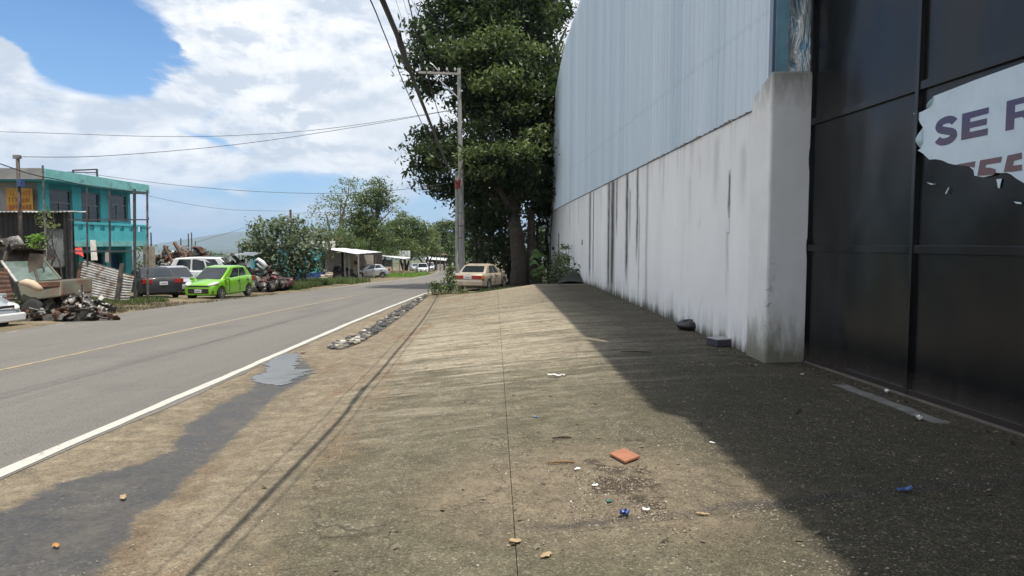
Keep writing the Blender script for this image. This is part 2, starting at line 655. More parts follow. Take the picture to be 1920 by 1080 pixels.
    # the dark oily crack that crosses the foreground
    cr = nt.m('ABSOLUTE', nt.m('SUBTRACT', nt.m('SUBTRACT', y, nt.m('MULTIPLY', x, 0.235)),
                               nt.m('ADD', 3.66, nt.m('MULTIPLY', nt.m('SUBTRACT', nt.noise(o, 1.1, 3, 0.5), 0.5), 0.35))))
    crf = nt.m('MULTIPLY', nt.mr(cr, 0.012, 0.085, 1.0, 0.0), nt.mr(x, -0.5, 0.6))
    c = nt.mix(nt.m('MULTIPLY', crf, nt.mr(mid, 0.35, 0.6, 0.25, 0.75)), c, (0.028, 0.027, 0.034))
    c = nt.mix(nt.m('MULTIPLY', nt.m('SUBTRACT', fin, 0.5), 1.0), c, nt.mix(0.6, c, (0.0, 0.0, 0.0)))
    c = nt.mix(nt.mr(gv, 0.0, 0.35, 0.45, 0.0), c, nt.mix(0.7, c, (0.01, 0.01, 0.008)))
    c = nt.mix(nt.m('MULTIPLY', speck, 0.55), c, (0.36, 0.32, 0.25))
    g2 = nt.new('ShaderNodeSeparateColor')
    nt.l.new(nt.voro(o, 130.0, out='Color'), g2.inputs[0])
    c = nt.mix(nt.mr(g2.outputs[0], 0.72, 1.0, 0.0, 0.42), c, nt.mix(0.5, c, (0.46, 0.39, 0.28)))
    c = nt.mix(nt.mr(g2.outputs[0], 0.0, 0.25, 0.60, 0.0), c, nt.mix(0.7, c, (0.015, 0.012, 0.008)))
    # hair cracks wandering over the concrete
    wv = nt.vm('ADD', o, nt.vm('MULTIPLY', nt.comb(nt.m('SUBTRACT', nt.noise(o, 1.3, 5, 0.65), 0.5), nt.m('SUBTRACT', nt.noise(nt.vm('ADD', o, (7.0, 3.0, 0.0)), 1.3, 5, 0.65), 0.5), 0.0), (1.1, 1.1, 0.0)))
    ce_ = nt.voro(nt.vm('MULTIPLY', wv, (1.0, 1.0, 0.0)), 0.42, feature='DISTANCE_TO_EDGE')
    ckf = nt.m('MULTIPLY', nt.mr(ce_, 0.0, 0.0055, 1.0, 0.0), nt.m('MULTIPLY', nt.mr(nt.noise(o, 0.8, 3, 0.5), 0.44, 0.56), nt.mr(x, -1.9, -1.4)))
    c = nt.mix(nt.m('MULTIPLY', ckf, 0.62), c, (0.022, 0.019, 0.014))
    # --- damp silt that runs along the shoulder: its two banks as functions of the distance y
    def bank(px):
        pts = sorted((gnd(u, v).y, gnd(u, v).x) for u, v in px)
        return [a for a, q in pts], [q for a, q in pts]
    LB = bank([(-60, 985), (60, 925), (120, 897), (165, 893), (262, 868), (300, 855), (318, 832), (345, 795), (400, 760), (455, 735), (478, 712), (500, 676), (522, 662)])
    RB = bank([(150, 1090), (208, 1020), (240, 967), (315, 930), (345, 887), (392, 852), (430, 817), (474, 778), (507, 742), (562, 714), (580, 701), (566, 676), (560, 658)])
    yn = nt.mr(y, 2.0, 12.0)
    ys_ = np.linspace(2.0, 12.0, 30)

    def curve(B):
        return nt.m('SUBTRACT', nt.m('MULTIPLY', nt.ramp(yn, [((q - 2) / 10, (float(np.interp(q, B[0], B[1])) + 5) / 5) for q in ys_]), 5.0), 5.0)
    n3 = nt.m('ADD', nt.m('MULTIPLY', nt.m('SUBTRACT', nt.noise(o, 5.5, 9, 0.80, 0.5), 0.5), 0.42), nt.m('MULTIPLY', nt.m('SUBTRACT', fin, 0.5), 0.10))
    dl = nt.m('ADD', nt.m('SUBTRACT', nt.m('SUBTRACT', x, 0.05), curve(LB)), n3)
    dr = nt.m('ADD', nt.m('SUBTRACT', curve(RB), nt.m('SUBTRACT', x, 0.06)), n3)
    ins = nt.m('MINIMUM', dl, nt.m('MINIMUM', dr, nt.m('ADD', nt.m('SUBTRACT', 10.75, y), nt.m('MULTIPLY', n3, 2.0))))
    damp = nt.mr(ins, -0.03, 0.04, smooth=True)
    halo = nt.mr(ins, -0.30, 0.02, 0.0, 0.35)
    silt = nt.ramp(nt.noise(o, 2.6, 7, 0.7, 0.6), [(0.3, (0.022, 0.020, 0.018)), (0.50, (0.052, 0.047, 0.041)), (0.72, (0.105, 0.095, 0.080))])
    silt = nt.mix(nt.mr(fin, 0.35, 0.7, 0.0, 0.5), silt, (0.12, 0.11, 0.10))
    silt = nt.mix(nt.m('MULTIPLY', speck, 0.5), silt, (0.22, 0.20, 0.17))
    c = nt.mix(halo, c, nt.mix(0.6, c, (0.03, 0.024, 0.017)))
    c = nt.mix(damp, c, silt)
    # --- cement smear before the gate
    A, B = gnd(1575, 722), gnd(1765, 794)
    d = B - A
    ln = math.hypot(d.x, d.y)
    ax, ay = d.x / ln, d.y / ln
    rx_, ry_ = nt.m('SUBTRACT', x, A.x), nt.m('SUBTRACT', y, A.y)
    tt = nt.m('ADD', nt.m('MULTIPLY', rx_, ax), nt.m('MULTIPLY', ry_, ay))
    ss = nt.m('ABSOLUTE', nt.m('SUBTRACT', nt.m('MULTIPLY', rx_, ay), nt.m('MULTIPLY', ry_, ax)))
    end = nt.m('MAXIMUM', nt.m('MULTIPLY', tt, -1.0), nt.m('SUBTRACT', tt, ln))
    ce = nt.m('ADD', nt.m('MAXIMUM', nt.m('SUBTRACT', ss, 0.075), end), nt.m('MULTIPLY', n3, 0.45))
    c = nt.mix(nt.mr(ce, -0.015, 0.02, 0.85, 0.0), c, nt.ramp(m8, [(0.3, (0.14, 0.14, 0.135)), (0.7, (0.27, 0.27, 0.26))]))
    # --- crumbly soil below the tile
    so = None
    for (u, v, r_) in ((1112, 866, .055), (1128, 876, .06), (1152, 884, .09), (1142, 905, .11), (1168, 915, .12), (1128, 920, .08), (1200, 884, .06), (1197, 905, .11), (1222, 912, .07),
                       (1195, 938, .075), (1222, 950, .06), (1178, 826, .05), (1200, 826, .055), (1240, 935, .04)):
        p = gnd(u, v)
        q = nt.vm('SUBTRACT', nt.comb(x, y, 0.0), (p.x, p.y, 0.0))
        ln_ = nt.new('ShaderNodeVectorMath', operation='LENGTH')
        nt.l.new(q, ln_.inputs[0])
        e = nt.m('SUBTRACT', ln_.outputs['Value'], r_)
        so = e if so is None else nt.m('SMOOTH_MIN', so, e, 0.04)
    so = nt.m('ADD', so, nt.m('ADD', nt.m('MULTIPLY', nt.m('SUBTRACT', nt.noise(o, 14, 6, 0.75, 0.5), 0.5), 0.22), nt.m('MULTIPLY', nt.m('SUBTRACT', fin, 0.5), 0.08)))
    soilf = nt.mr(so, -0.03, 0.025, 0.92, 0.0, smooth=True)
    c = nt.mix(soilf, c, nt.ramp(fin, [(0.3, (0.022, 0.016, 0.011)), (0.7, (0.085, 0.064, 0.044))]))
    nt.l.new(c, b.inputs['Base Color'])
    rgh = nt.mix(damp, (0.9, 0.9, 0.9), nt.ramp(nt.noise(o, 2.6, 7, 0.7, 0.6), [(0.35, 0.34), (0.6, 0.62)]))
    nt.l.new(rgh, b.inputs['Roughness'])
    b.inputs['Specular IOR Level'].default_value = 0.30
    h = nt.m('ADD', nt.m('MULTIPLY', gv, 0.35), nt.m('ADD', nt.m('MULTIPLY', fin, 0.8), nt.m('MULTIPLY', streak2, 1.2)))
    bump(nt, b, h, 0.012, 0.8)
    return m


def asphalt_material():
    m, nt, b = newmat('asphalt')
    o = nt.new('ShaderNodeTexCoord').outputs['Object']
    x, y, z = nt.sep(o)
    lane = nt.comb(nt.m('MULTIPLY', x, 1.6), nt.m('MULTIPLY', y, 0.07), 0)
    n1 = nt.noise(lane, 1.0, 5, 0.6, 0.4)
    n2 = nt.noise(o, 60, 3, 0.7)
    n3 = nt.noise(o, 0.5, 5, 0.6)
    gv = nt.voro(o, 85.0, out='Distance')
    c = nt.ramp(n1, [(0.3, (0.122, 0.112, 0.098)), (0.7, (0.168, 0.154, 0.135))])
    c = nt.mix(nt.mr(n2, 0.35, 0.7, 0.0, 0.35), c, (0.27, 0.25, 0.22))
    c = nt.mix(nt.mr(n3, 0.55, 0.75, 0.0, 0.4), c, (0.085, 0.078, 0.07))
    c = nt.mix(nt.mr(gv, 0.45, 0.8, 0.0, 0.6), c, (0.05, 0.048, 0.045))
    nt.l.new(c, b.inputs['Base Color'])
    b.inputs['Roughness'].default_value = 0.78
    b.inputs['Specular IOR Level'].default_value = 0.35
    bump(nt, b, nt.m('SUBTRACT', n2, nt.m('MULTIPLY', gv, 0.8)), 0.006, 0.7)
    return m


def paint_material(name, col, thr=0.42):
    m, nt, b = newmat(name)
    o = nt.new('ShaderNodeTexCoord').outputs['Object']
    n = nt.noise(o, 3.5, 9, 0.75, 0.3)
    n2 = nt.noise(o, 45, 3, 0.7)
    f = nt.mr(nt.m('ADD', nt.m('MULTIPLY', n, 0.7), nt.m('MULTIPLY', n2, 0.3)), thr - 0.05, thr + 0.05)
    c = nt.mix(f, (0.17, 0.152, 0.13), col)
    nt.l.new(c, b.inputs['Base Color'])
    b.inputs['Roughness'].default_value = 0.7
    return m


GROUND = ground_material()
ASPH = asphalt_material()


def steps(parts):
    out = []
    for a, b, s in parts:
        n = max(1, round((b - a) / s))
        out += [a + (b - a) * i / n for i in range(n)]
    out.append(parts[-1][1])
    return out


def build_terrain():
    xs = steps([(-9000, -2500, 650), (-2500, -600, 200), (-600, -120, 40), (-120, -40, 8), (-40, -26, 1.5), (-26, -14.4, 0.5), (-14.4, 6, 0.3), (6, 30, 3), (30, 200, 20), (200, 9000, 900)])
    ys = steps([(-40, -10, 5), (-10, 30, 0.4), (30, 60, 1.0), (60, 140, 2.5), (140, 400, 12), (400, 1500, 80), (1500, 11000, 500)])
    mb = MB()
    nx = len(xs)
    for Y in ys:
        r, l = rx(Y), lx(Y)
        for X in xs:
            z = g(X, Y)
            if l + 0.25 < X < r - 0.35 and Y < 300:
                z -= 0.10
            elif -1.9 < X and Y < 26.0 and X > axl(Y) + 0.1:
                z -= 0.07
            elif (X < l - 0.3 and X > -40) or (X > r + 1.5 and 27 < Y < 60 and X < 6):
                k = min(1, (l - 0.3 - X) / 1.5) if X < l else 1
                z += 0.05 * k * smooth_noise(X * 1.1, Y * 1.1)
            d = math.hypot(X, Y)
            if d > 300 and X < 0:
                z += 6 * min(1, (d - 300) / 1500) * smooth_noise(X * 0.0021, Y * 0.0016)
            mb.v.append((X, Y, z))
    for j in range(len(ys) - 1):
        for i in range(nx - 1):
            a = j * nx + i
            mb.f.append((a, a + 1, a + nx + 1, a + nx))
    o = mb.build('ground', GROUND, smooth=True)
    tag(o, kind='structure')


def strip(name, fa, fb, ys, lift, mat, kind='structure', parent=None, nseg=1, skirt=0.06):
    """sheet between two lines, laid on the land with a small lift and a skirt"""
    mb = MB()
    k = nseg + 3
    for Y in ys:
        a, b = fa(Y), fb(Y)
        row = [(a, Y, g(a, Y) + lift - skirt)]
        for i in range(nseg + 1):
            X = lerp(a, b, i / nseg)
            row.append((X, Y, g(X, Y) + lift))
        row.append((b, Y, g(b, Y) + lift - skirt))
        mb.v += row
    for j in range(len(ys) - 1):
        for i in range(k - 1):
            p = j * k + i
            mb.f.append((p, p + 1, p + k + 1, p + k))
    o = mb.build(name, mat, parent)
    if kind:
        o['kind'] = kind
    return o


def build_road():
    ys = steps([(-40, -10, 5), (-10, 60, 0.5), (60, 140, 2), (140, 300, 8)])
    rnd = random.Random(3)
    jit = [rnd.uniform(-1, 1) for _ in range(900)]

    def je(Y, k, s):
        t = (Y + 60) * 1.6
        i = int(t)
        return lerp(jit[(i + k) % 900], jit[(i + 1 + k) % 900], t - i) * s
    road = strip('road', lambda Y: lx(Y) - 0.25 + je(Y, 0, 0.07), lambda Y: rx(Y) + 0.13 + je(Y, 300, 0.05), ys, 0.006, ASPH, nseg=14)
    white = paint_material('white_road_paint', (0.46, 0.44, 0.39), 0.40)
    pale = paint_material('worn_road_paint', (0.36, 0.33, 0.27), 0.45)
    yellow = paint_material('yellow_road_paint', (0.30, 0.235, 0.135), 0.47)
    yn = steps([(-10, 60, 0.4), (60, 140, 2), (140, 300, 8)])
    for nm, fn, w, mt in (('edge_line', lambda Y: rx(Y), 0.065, white), ('edge_line', lambda Y: lx(Y), 0.06, pale), ('centre_line', lambda Y: cx(Y), 0.055, yellow)):
        strip(nm, lambda Y: fn(Y) - w + je(Y * 3, 77, 0.012), lambda Y: fn(Y) + w + je(Y * 3, 177, 0.012), yn, 0.011, mt, kind=None, parent=road, skirt=0.003)


def build_apron():
    root = bpy.data.objects.new('pavement', None)
    COL.objects.link(root)
    tag(root, kind='structure')
    rows = [-8, -3.2, 0.6, 3.55, 6.05, 9.3, 12.9, 16.8, 21.4, 26.3]
    skew = 0.235

    def slab(fa, fb, y0, y1, gapx):
        mb = MB()
        nx_, ny = 8, max(3, int((y1 - y0) / 0.45))
        gp = 0.0016
        top = []
        for j in range(ny + 1):
            for i in range(nx_ + 1):
                t = i / nx_
                yc = lerp(y0 + gp, y1 - gp, j / ny)
                X = lerp(fa(yc), fb(yc), t)
                Y = yc + (skew * X if y1 < 26 or j < ny else 0)
                if y1 > 26:
                    Y = lerp(y0 + skew * X, 26.3, j / ny)
                if y0 < -7.9 and j == 0:
                    Y = -8
                X = lerp(fa(Y), fb(Y), t)
                e = 0.002 * (i in (0, nx_)) + 0.002 * (j in (0, ny))
                mb.v.append((X, Y, g(X, min(Y, 26.3)) + 0.006 - e))
        w = nx_ + 1
        for j in range(ny):
            for i in range(nx_):
                a = j * w + i
                mb.f.append((a, a + 1, a + w + 1, a + w))
        # sides
        rim = [i for i in range(w)] + [j * w + nx_ for j in range(1, ny + 1)] + [ny * w + i for i in range(nx_ - 1, -1, -1)] + [j * w for j in range(ny - 1, 0, -1)]
        k = len(mb.v)
        for q in rim:
            x_, y_, z_ = mb.v[q]
            mb.v.append((x_, y_, z_ - 0.14))
        n = len(rim)
        for a in range(n):
            b_ = (a + 1) % n
            mb.f.append((rim[a], rim[b_], k + b_, k + a))
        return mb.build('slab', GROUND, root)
    joint = lambda Y: -0.02 - 0.026 * (Y - 5)
    for y0, y1 in zip(rows[:-1], rows[1:]):
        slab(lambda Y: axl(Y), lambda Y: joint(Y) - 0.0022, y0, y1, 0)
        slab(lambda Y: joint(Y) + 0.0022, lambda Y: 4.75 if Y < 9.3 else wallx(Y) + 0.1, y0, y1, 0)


def poly_sheet(name, px, lift, mat, kind='stuff', sub=5, parent=None, jitter=0.0, M=None, soft=None):
    """irregular flat patch on the ground, its outline given as points of the land"""
    pts = [gnd(u, v) for u, v in px]
    rnd = random.Random(len(px))
    fine = []
    for i in range(len(pts)):
        a, b = pts[i], pts[(i + 1) % len(pts)]
        for k in range(sub):
            p = lerp(a, b, k / sub)
            s = (b - a).length * jitter
            fine.append((p.x + rnd.uniform(-s, s), p.y + rnd.uniform(-s, s)))
    bm = bmesh.new()
    vs = [bm.verts.new((x, y, 0)) for x, y in fine]
    bm.faces.new(vs)
    bmesh.ops.triangulate(bm, faces=bm.faces[:])
    for _ in range(3):
        long = [e for e in bm.edges if e.calc_length() > 0.5 and not e.is_boundary]
        if not long:
            break
        bmesh.ops.subdivide_edges(bm, edges=long, cuts=1)
        bmesh.ops.triangulate(bm, faces=bm.faces[:])
    for v in bm.verts:
        v.co.z = g(v.co.x, v.co.y) + lift
    me = bpy.data.meshes.new(name)
    bmesh.ops.recalc_face_normals(bm, faces=bm.faces)
    bm.to_mesh(me)
    bm.free()
    if sum(p.normal.z for p in me.polygons) < 0:
        me.flip_normals()
    me.materials.append(mat)
    o = bpy.data.objects.new(name, me)
    COL.objects.link(o)
    if parent:
        o.parent = parent
    if kind:
        o['kind'] = kind
    return o


def build_water():
    m2, nt, b = newmat('shallow_water')
    o = nt.new('ShaderNodeTexCoord').outputs['Object']
    b.inputs['Base Color'].default_value = (0.11, 0.105, 0.095, 1)
    b.inputs['Roughness'].default_value = 0.13
    b.inputs['IOR'].default_value = 1.33
    bump(nt, b, nt.noise(nt.scalev(o, (1, 0.5, 1)), 9, 5, 0.6, 0.5), 0.006, 0.35)
    pud = [(470, 713), (484, 705), (492, 697), (507, 691), (499, 684), (503, 676), (520, 670), (532, 664), (556, 662), (563, 672), (558, 680), (568, 690), (577, 702), (560, 709), (546, 719), (528, 724), (510, 721), (497, 722), (484, 717)]
    p = poly_sheet('puddle', pud, 0.006, m2, kind='stuff', sub=9, jitter=0.22)
    tag(p, 'shallow shining puddle at the top of the dark wet stain by the white road line', 'puddle')


build_terrain()
build_road()
build_apron()
build_water()


# far ridges across the valley
def ridge(Y, prof, z0, mat, seed, depth):
    mb = MB()
    rnd = random.Random(seed)
    n = 160
    x0, x1 = prof[0][0], prof[-1][0]
    ph = [rnd.uniform(0, 6.28) for _ in range(12)]
    for j, t in enumerate((0, 0.3, 0.6, 0.85, 1.0, 1.4)):
        for i in range(n + 1):
            px_ = lerp(x0, x1, i / n)
            v = np.interp(px_, [a for a, b in prof], [b for a, b in prof])
            v += sum(math.sin(i * (0.11 * (k + 1)) + ph[k]) / (k + 1) for k in range(10)) * 1.1
            top = atY(px_, v, Y)
            zt = top.z
            z = lerp(z0, zt, math.sin(min(t, 1) * PI / 2)) if t <= 1 else lerp(zt, z0, 0.6)
            z += 0 if t in (0, 1.0) else depth * 0.02 * math.sin(i * 0.35 + ph[j]) * math.sin(i * 0.13 + j)
            mb.v.append((top.x * (1 - 0.12 * (1 - t)), Y - depth * (1 - t), z))
    for j in range(5):
        for i in range(n):
            a = j * (n + 1) + i
            mb.f.append((a, a + 1, a + n + 2, a + n + 1))
    o = mb.build('hills', mat, smooth=True)
    o['kind'] = 'structure'


hm = mk('wooded_hill', (0.030, 0.055, 0.026), 1.0, var=0.5, scale=0.004, col2=(0.085, 0.115, 0.045), patch=0.56)
ridge(9500, [(-1500, 440), (-300, 446), (200, 452), (330, 462), (400, 447), (450, 435), (520, 430), (640, 438), (900, 446), (1500, 450), (2600, 440)], -80, hm, 3, 2500)
ridge(6000, [(-1500, 458), (0, 462), (300, 466), (360, 464), (420, 463), (470, 465), (600, 462), (1000, 460), (2600, 462)], -70, hm, 8, 1200)


# ------------------------------------------------------------------ the warehouse: white wall, pillar, cladding
def wall_paint():
    m, nt, b = newmat('white_wall_paint')
    o = nt.new('ShaderNodeTexCoord').outputs['Object']
    x, y, z = nt.sep(o)
    st = nt.comb(nt.m('MULTIPLY', y, 1.0), nt.m('MULTIPLY', x, 1.0), nt.m('MULTIPLY', z, 0.10))
    n1 = nt.noise(nt.comb(x, y, nt.m('MULTIPLY', z, 0.35)), 0.9, 6, 0.6, 0.4)
    vs = nt.noise(st, 3.2, 6, 0.7, 0.2)
    fine = nt.noise(o, 22, 4, 0.7)
    c = nt.ramp(n1, [(0.3, (0.76, 0.755, 0.76)), (0.7, (0.86, 0.86, 0.86))])
    # drips of black mould that run down from the foot of the cladding
    wob = nt.m('MULTIPLY', nt.m('SUBTRACT', nt.noise(nt.comb(0.0, y, nt.m('MULTIPLY', z, 1.3)), 1.6, 4, 0.6), 0.5), 0.22)
    yy = nt.m('ADD', y, wob)
    acc = None
    for (yc, w, k, ztop, zbot) in ((25.9, 0.16, 0.95, 1.9, -1.3), (25.0, 0.10, 0.75, 1.9, -1.3), (21.6, 0.17, 0.95, 1.9, -1.6), (20.9, 0.26, 1.0, 1.9, -1.6), (20.2, 0.10, 0.8, 1.9, 0.4),
                                   (18.6, 0.13, 1.0, 1.9, -0.9), (18.2, 0.07, 0.6, 1.4, 0.2), (17.25, 0.09, 0.85, 1.9, -0.3), (17.0, 0.05, 0.5, 0.9, -1.2), (16.15, 0.08, 0.42, 1.9, -1.7),
                                   (10.46, 0.045, 1.0, 1.05, 0.36), (10.5, 0.07, 0.30, 0.2, -0.7), (11.1, 0.16, 0.26, 1.7, 0.8), (9.9, 0.12, 0.22, 1.4, 0.7), (12.6, 0.10, 0.18, 1.2, 0.6),
                                   (23.2, 0.12, 0.16, 1.9, 0.9), (14.6, 0.09, 0.22, 1.9, 1.0), (29.5, 0.1, 0.3, 1.9, 0.8), (33.0, 0.14, 0.3, 1.9, 0.6)):
        d = nt.m('DIVIDE', nt.m('SUBTRACT', yy, yc), w * (1.45 if yc > 15.5 else 1.0))
        gss = nt.m('EXPONENT', nt.m('MULTIPLY', nt.m('MULTIPLY', d, d), -1.0))
        v = nt.m('MULTIPLY', nt.mr(z, zbot - 0.35, zbot + 0.35), nt.mr(z, ztop - 0.05, ztop + 0.12, 1.0, 0.0))
        q = nt.m('MULTIPLY', nt.m('MULTIPLY', gss, v), k)
        acc = q if acc is None else nt.m('MAXIMUM', acc, q)
    brk = nt.noise(nt.comb(x, nt.m('MULTIPLY', y, 7.0), nt.m('MULTIPLY', z, 0.9)), 1.4, 6, 0.7, 0.3)
    acc = nt.m('MULTIPLY', acc, nt.mr(brk, 0.28, 0.46, 0.35, 1.0))
    c = nt.mix(acc, c, (0.035, 0.032, 0.032))
    # rows of grey drips under the top edge, all along
    tp = nt.m('MULTIPLY', nt.mr(z, 1.15, 1.95), nt.mr(vs, 0.48, 0.66))
    c = nt.mix(nt.m('MULTIPLY', tp, 0.50), c, (0.22, 0.20, 0.18))
    # splash dirt and moss above the ground
    gz = nt.m('SUBTRACT', z, nt.mr(y, 24.0, 44.0, -1.64, -2.4))
    hh = nt.m('ADD', gz, nt.m('MULTIPLY', nt.m('SUBTRACT', vs, 0.5), 1.5))
    c = nt.mix(nt.mr(hh, 0.02, 0.50, 0.40, 0.0), c, (0.20, 0.185, 0.13))
    c = nt.mix(nt.mr(nt.m('ADD', gz, nt.m('MULTIPLY', nt.m('SUBTRACT', vs, 0.5), 0.7)), 0.03, 0.22, 0.9, 0.0), c, (0.055, 0.058, 0.035))
    sc_ = nt.noise(nt.comb(x, y, nt.m('MULTIPLY', z, 0.5)), 2.6, 7, 0.75, 0.9)
    c = nt.mix(nt.mr(sc_, 0.60, 0.72, 0.0, 0.35), c, (0.36, 0.34, 0.32))
    chip = nt.m('MULTIPLY', nt.mr(nt.noise(o, 7.0, 5, 0.7, 0.4), 0.68, 0.71), nt.mr(y, 8.4, 9.8, 1.0, 0.0))
    c = nt.mix(nt.m('MULTIPLY', chip, 0.6), c, (0.30, 0.27, 0.24))
    nt.l.new(c, b.inputs['Base Color'])
    b.inputs['Roughness'].default_value = 0.8
    b.inputs['Specular IOR Level'].default_value = 0.3
    bump(nt, b, nt.m('ADD', nt.m('MULTIPLY', n1, 1.4), nt.m('MULTIPLY', fine, 0.35)), 0.012, 0.6)
    return m


WALLM = wall_paint()
WY0, WY1 = 9.5, 46.4


def wtop(Y):
    return 1.86 + 0.18 * (Y - 9.5) / 34


def cladding_metal(name, col):
    m, nt, b = newmat(name)
    o = nt.new('ShaderNodeTexCoord').outputs['Object']
    x, y, z = nt.sep(o)
    n = nt.noise(nt.comb(x, nt.m('MULTIPLY', y, 2.0), nt.m('MULTIPLY', z, 0.12)), 1.5, 5, 0.6, 0.2)
    n2 = nt.noise(o, 3.0, 5, 0.7, 0.4)
    c = nt.ramp(n, [(0.3, tuple(q * 0.88 for q in col)), (0.7, col)])
    c = nt.mix(nt.mr(n2, 0.60, 0.8, 0.0, 0.3), c, tuple(q * 0.6 for q in col))
    # a faint line of the girt behind, drops of rust at the screws
    ln = nt.m('ABSOLUTE', nt.m('SUBTRACT', z, nt.mr(y, 9, 44, 3.05, 3.7)))
    c = nt.mix(nt.mr(ln, 0.0, 0.06, 0.16, 0.0), c, tuple(q * 0.5 for q in col))
    nt.l.new(c, b.inputs['Base Color'])
    b.inputs['Metallic'].default_value = 0.30
    nt.l.new(nt.mr(n, 0.3, 0.7, 0.42, 0.54), b.inputs['Roughness'])
    return m


def build_shed():
    root = thing('warehouse', 'long warehouse with stained white wall below ribbed pale metal cladding', 'warehouse', (0, 0, 0))
    # white block wall
    mb = MB()
    T = 0.22
    ys = steps([(WY0, WY1, 0.85)])
    nz = 6
    for Y in ys:
        for j in range(nz + 1):
            z = lerp(-2.9, wtop(Y), j / nz)
            mb.v.append((wallx(Y) + 0.006 * smooth_noise(Y * 0.9, z * 1.4), Y, z))
    for i in range(len(ys) - 1):
        for j in range(nz):
            a = i * (nz + 1) + j
            mb.f.append((a, a + 1, a + nz + 2, a + nz + 1))
    a, b_ = ys[0], ys[-1]
    k = len(mb.v)
    mb.v += [(wallx(a) + T, a, -2.9), (wallx(a) + T, a, wtop(a)), (wallx(b_) + T, b_, -2.9), (wallx(b_) + T, b_, wtop(b_))]
    last = (len(ys) - 1) * (nz + 1)
    for i in range(len(ys) - 1):
        pass
    mb.f.append((k, k + 2, k + 3, k + 1))
    mb.f.append((0, k, k + 1, nz))
    mb.f.append((last, last + nz, k + 3, k + 2))
    topi = [i * (nz + 1) + nz for i in range(len(ys))]
    mb.f.append(tuple(topi + [k + 3, k + 1]))
    mb.build('wall', WALLM, root, smooth=True, angle=0.6)
    # corner post at the far end, with a pipe, a lamp arm and a narrow slot
    grey = mk('old_plaster', (0.42, 0.40, 0.37), 0.85, var=0.3, scale=3, bmp=0.01, col2=(0.22, 0.2, 0.18), patch=0.6)
    MB().box(wallx(WY1) - 0.08, wallx(WY1) + 0.3, WY1 + 0.002, WY1 + 0.62, -2.9, 5.7).build('corner_post', grey, root, bevel=0.01)
    dk = mk('dark_metal', (0.045, 0.045, 0.048), 0.5, metal=0.5, var=0.3)
    galv = mk('galvanised', (0.42, 0.44, 0.45), 0.45, metal=0.7, var=0.25, scale=5)
    xx = wallx(43)
    MB().tube([(xx - 0.06, 42.6, 5.6), (xx - 0.06, 42.5, 2.2), (xx - 0.08, 42.9, 1.2), (xx - 0.09, 43.7, 0.5), (xx - 0.1, 43.9, -1.9)], 0.025, 6).build('cable', dk, root)
    m_ = MB()
    m_.tube([(xx - 0.05, 43.3, 5.7), (xx - 0.3, 42.6, 6.2), (xx - 0.12, 41.7, 6.0), (xx - 0.06, 41.2, 5.2)], 0.035, 6)
    m_.tube([(xx - 0.05, 43.3, 5.9), (xx - 0.45, 42.9, 5.9)], 0.03, 6)
    m_.box(xx - 0.42, xx - 0.16, 42.7, 43.1, 5.55, 6.0)
    m_.build('service_bracket', galv, root)
    MB().box(wallx(38.6) - 0.03, wallx(38.6) + 0.03, 38.35, 38.75, -1.9, 0.55).build('downpipe', mk('weathered_pipe', (0.20, 0.18, 0.16), 0.7), root, bevel=0.01)
    MB().lathe([(0.10, 0), (0.10, 0.12)], 10, Matrix.Translation((wallx(41.8) - 0.12, 41.8, -0.35)) @ Matrix.Rotation(PI / 2, 4, 'Y')).build('wall_valve', dk, root)
    MB().box(wallx(10.45) - 0.022, wallx(10.45) + 0.02, 10.40, 10.53, 0.16, 0.37).build('socket_box', mk('white_plastic', (0.72, 0.73, 0.74), 0.4, var=0.05), root, bevel=0.006)
    MB().box(wallx(28.2) - 0.02, wallx(28.2) + 0.02, 28.1, 28.26, -0.1, 0.12).build('wall_slot', dk, root)
    # cap of mortar with a crumbly edge between wall and cladding
    mb = MB()
    rnd = random.Random(4)
    for i in range(121):
        Y = WY0 + 0.02 + i * 0.304
        mb.box(wallx(Y) - 0.012 - rnd.uniform(0, .02), wallx(Y) + 0.07, Y, Y + 0.29, wtop(Y) - 0.01, wtop(Y) + rnd.uniform(0.005, 0.03))
    mb.build('mortar_cap', mk('dark_mortar', (0.17, 0.155, 0.14), 0.9, var=0.35), root)
    # ribbed sheets
    sheets = [cladding_metal('cladding_pale', (0.61, 0.70, 0.77)), cladding_metal('cladding_mid', (0.56, 0.655, 0.73)), cladding_metal('cladding_light', (0.66, 0.74, 0.80))]
    edge = []
    for u, v in ((1091, -2), (1076, 38), (1063, 78), (1052, 125), (1043, 175), (1036, 218), (1031, 255)):
        r_ = ray(u, v)
        Yq = (3.41 + 0.024 * 9.5) / (r_.x / r_.y + 0.024)
        edge.append((Yq, min(10.6, Yq * r_.z / r_.y)))
    edge = sorted(edge)
    edge[-1] = (WY1 + .01, edge[-1][1])
    ridge_t = ip([(-12, 10.4), (25, 10.4)] + edge)

    def sheet(y0, y1, zb, zt, mat, dx):
        n = max(1, round((y1 - y0) / 0.275))
        p = (y1 - y0) / n
        prof = []
        for i in range(n):
            s = y0 + i * p
            prof += [(0, s), (0, s + p * 0.44), (-0.046, s + p * 0.52), (-0.046, s + p * 0.64), (0, s + p * 0.72), (-0.005, s + p * 0.86), (0, s + p)]
        prof = [q for i, q in enumerate(prof) if i == 0 or q[1] - prof[i - 1][1] > 1e-5]
        mb = MB()
        for zi in (0, 1):
            for d, yq in prof:
                z = zb(yq) if zi == 0 else zt(yq)
                mb.v.append((wallx(yq) - 0.02 + d + dx, yq, z))
        k = len(prof)
        for i in range(k - 1):
            mb.f.append((i, i + 1, k + i + 1, k + i))
        return mb.build('cladding_sheet', mat, root)
    Y = 9.02
    rnd = random.Random(11)
    i = 0
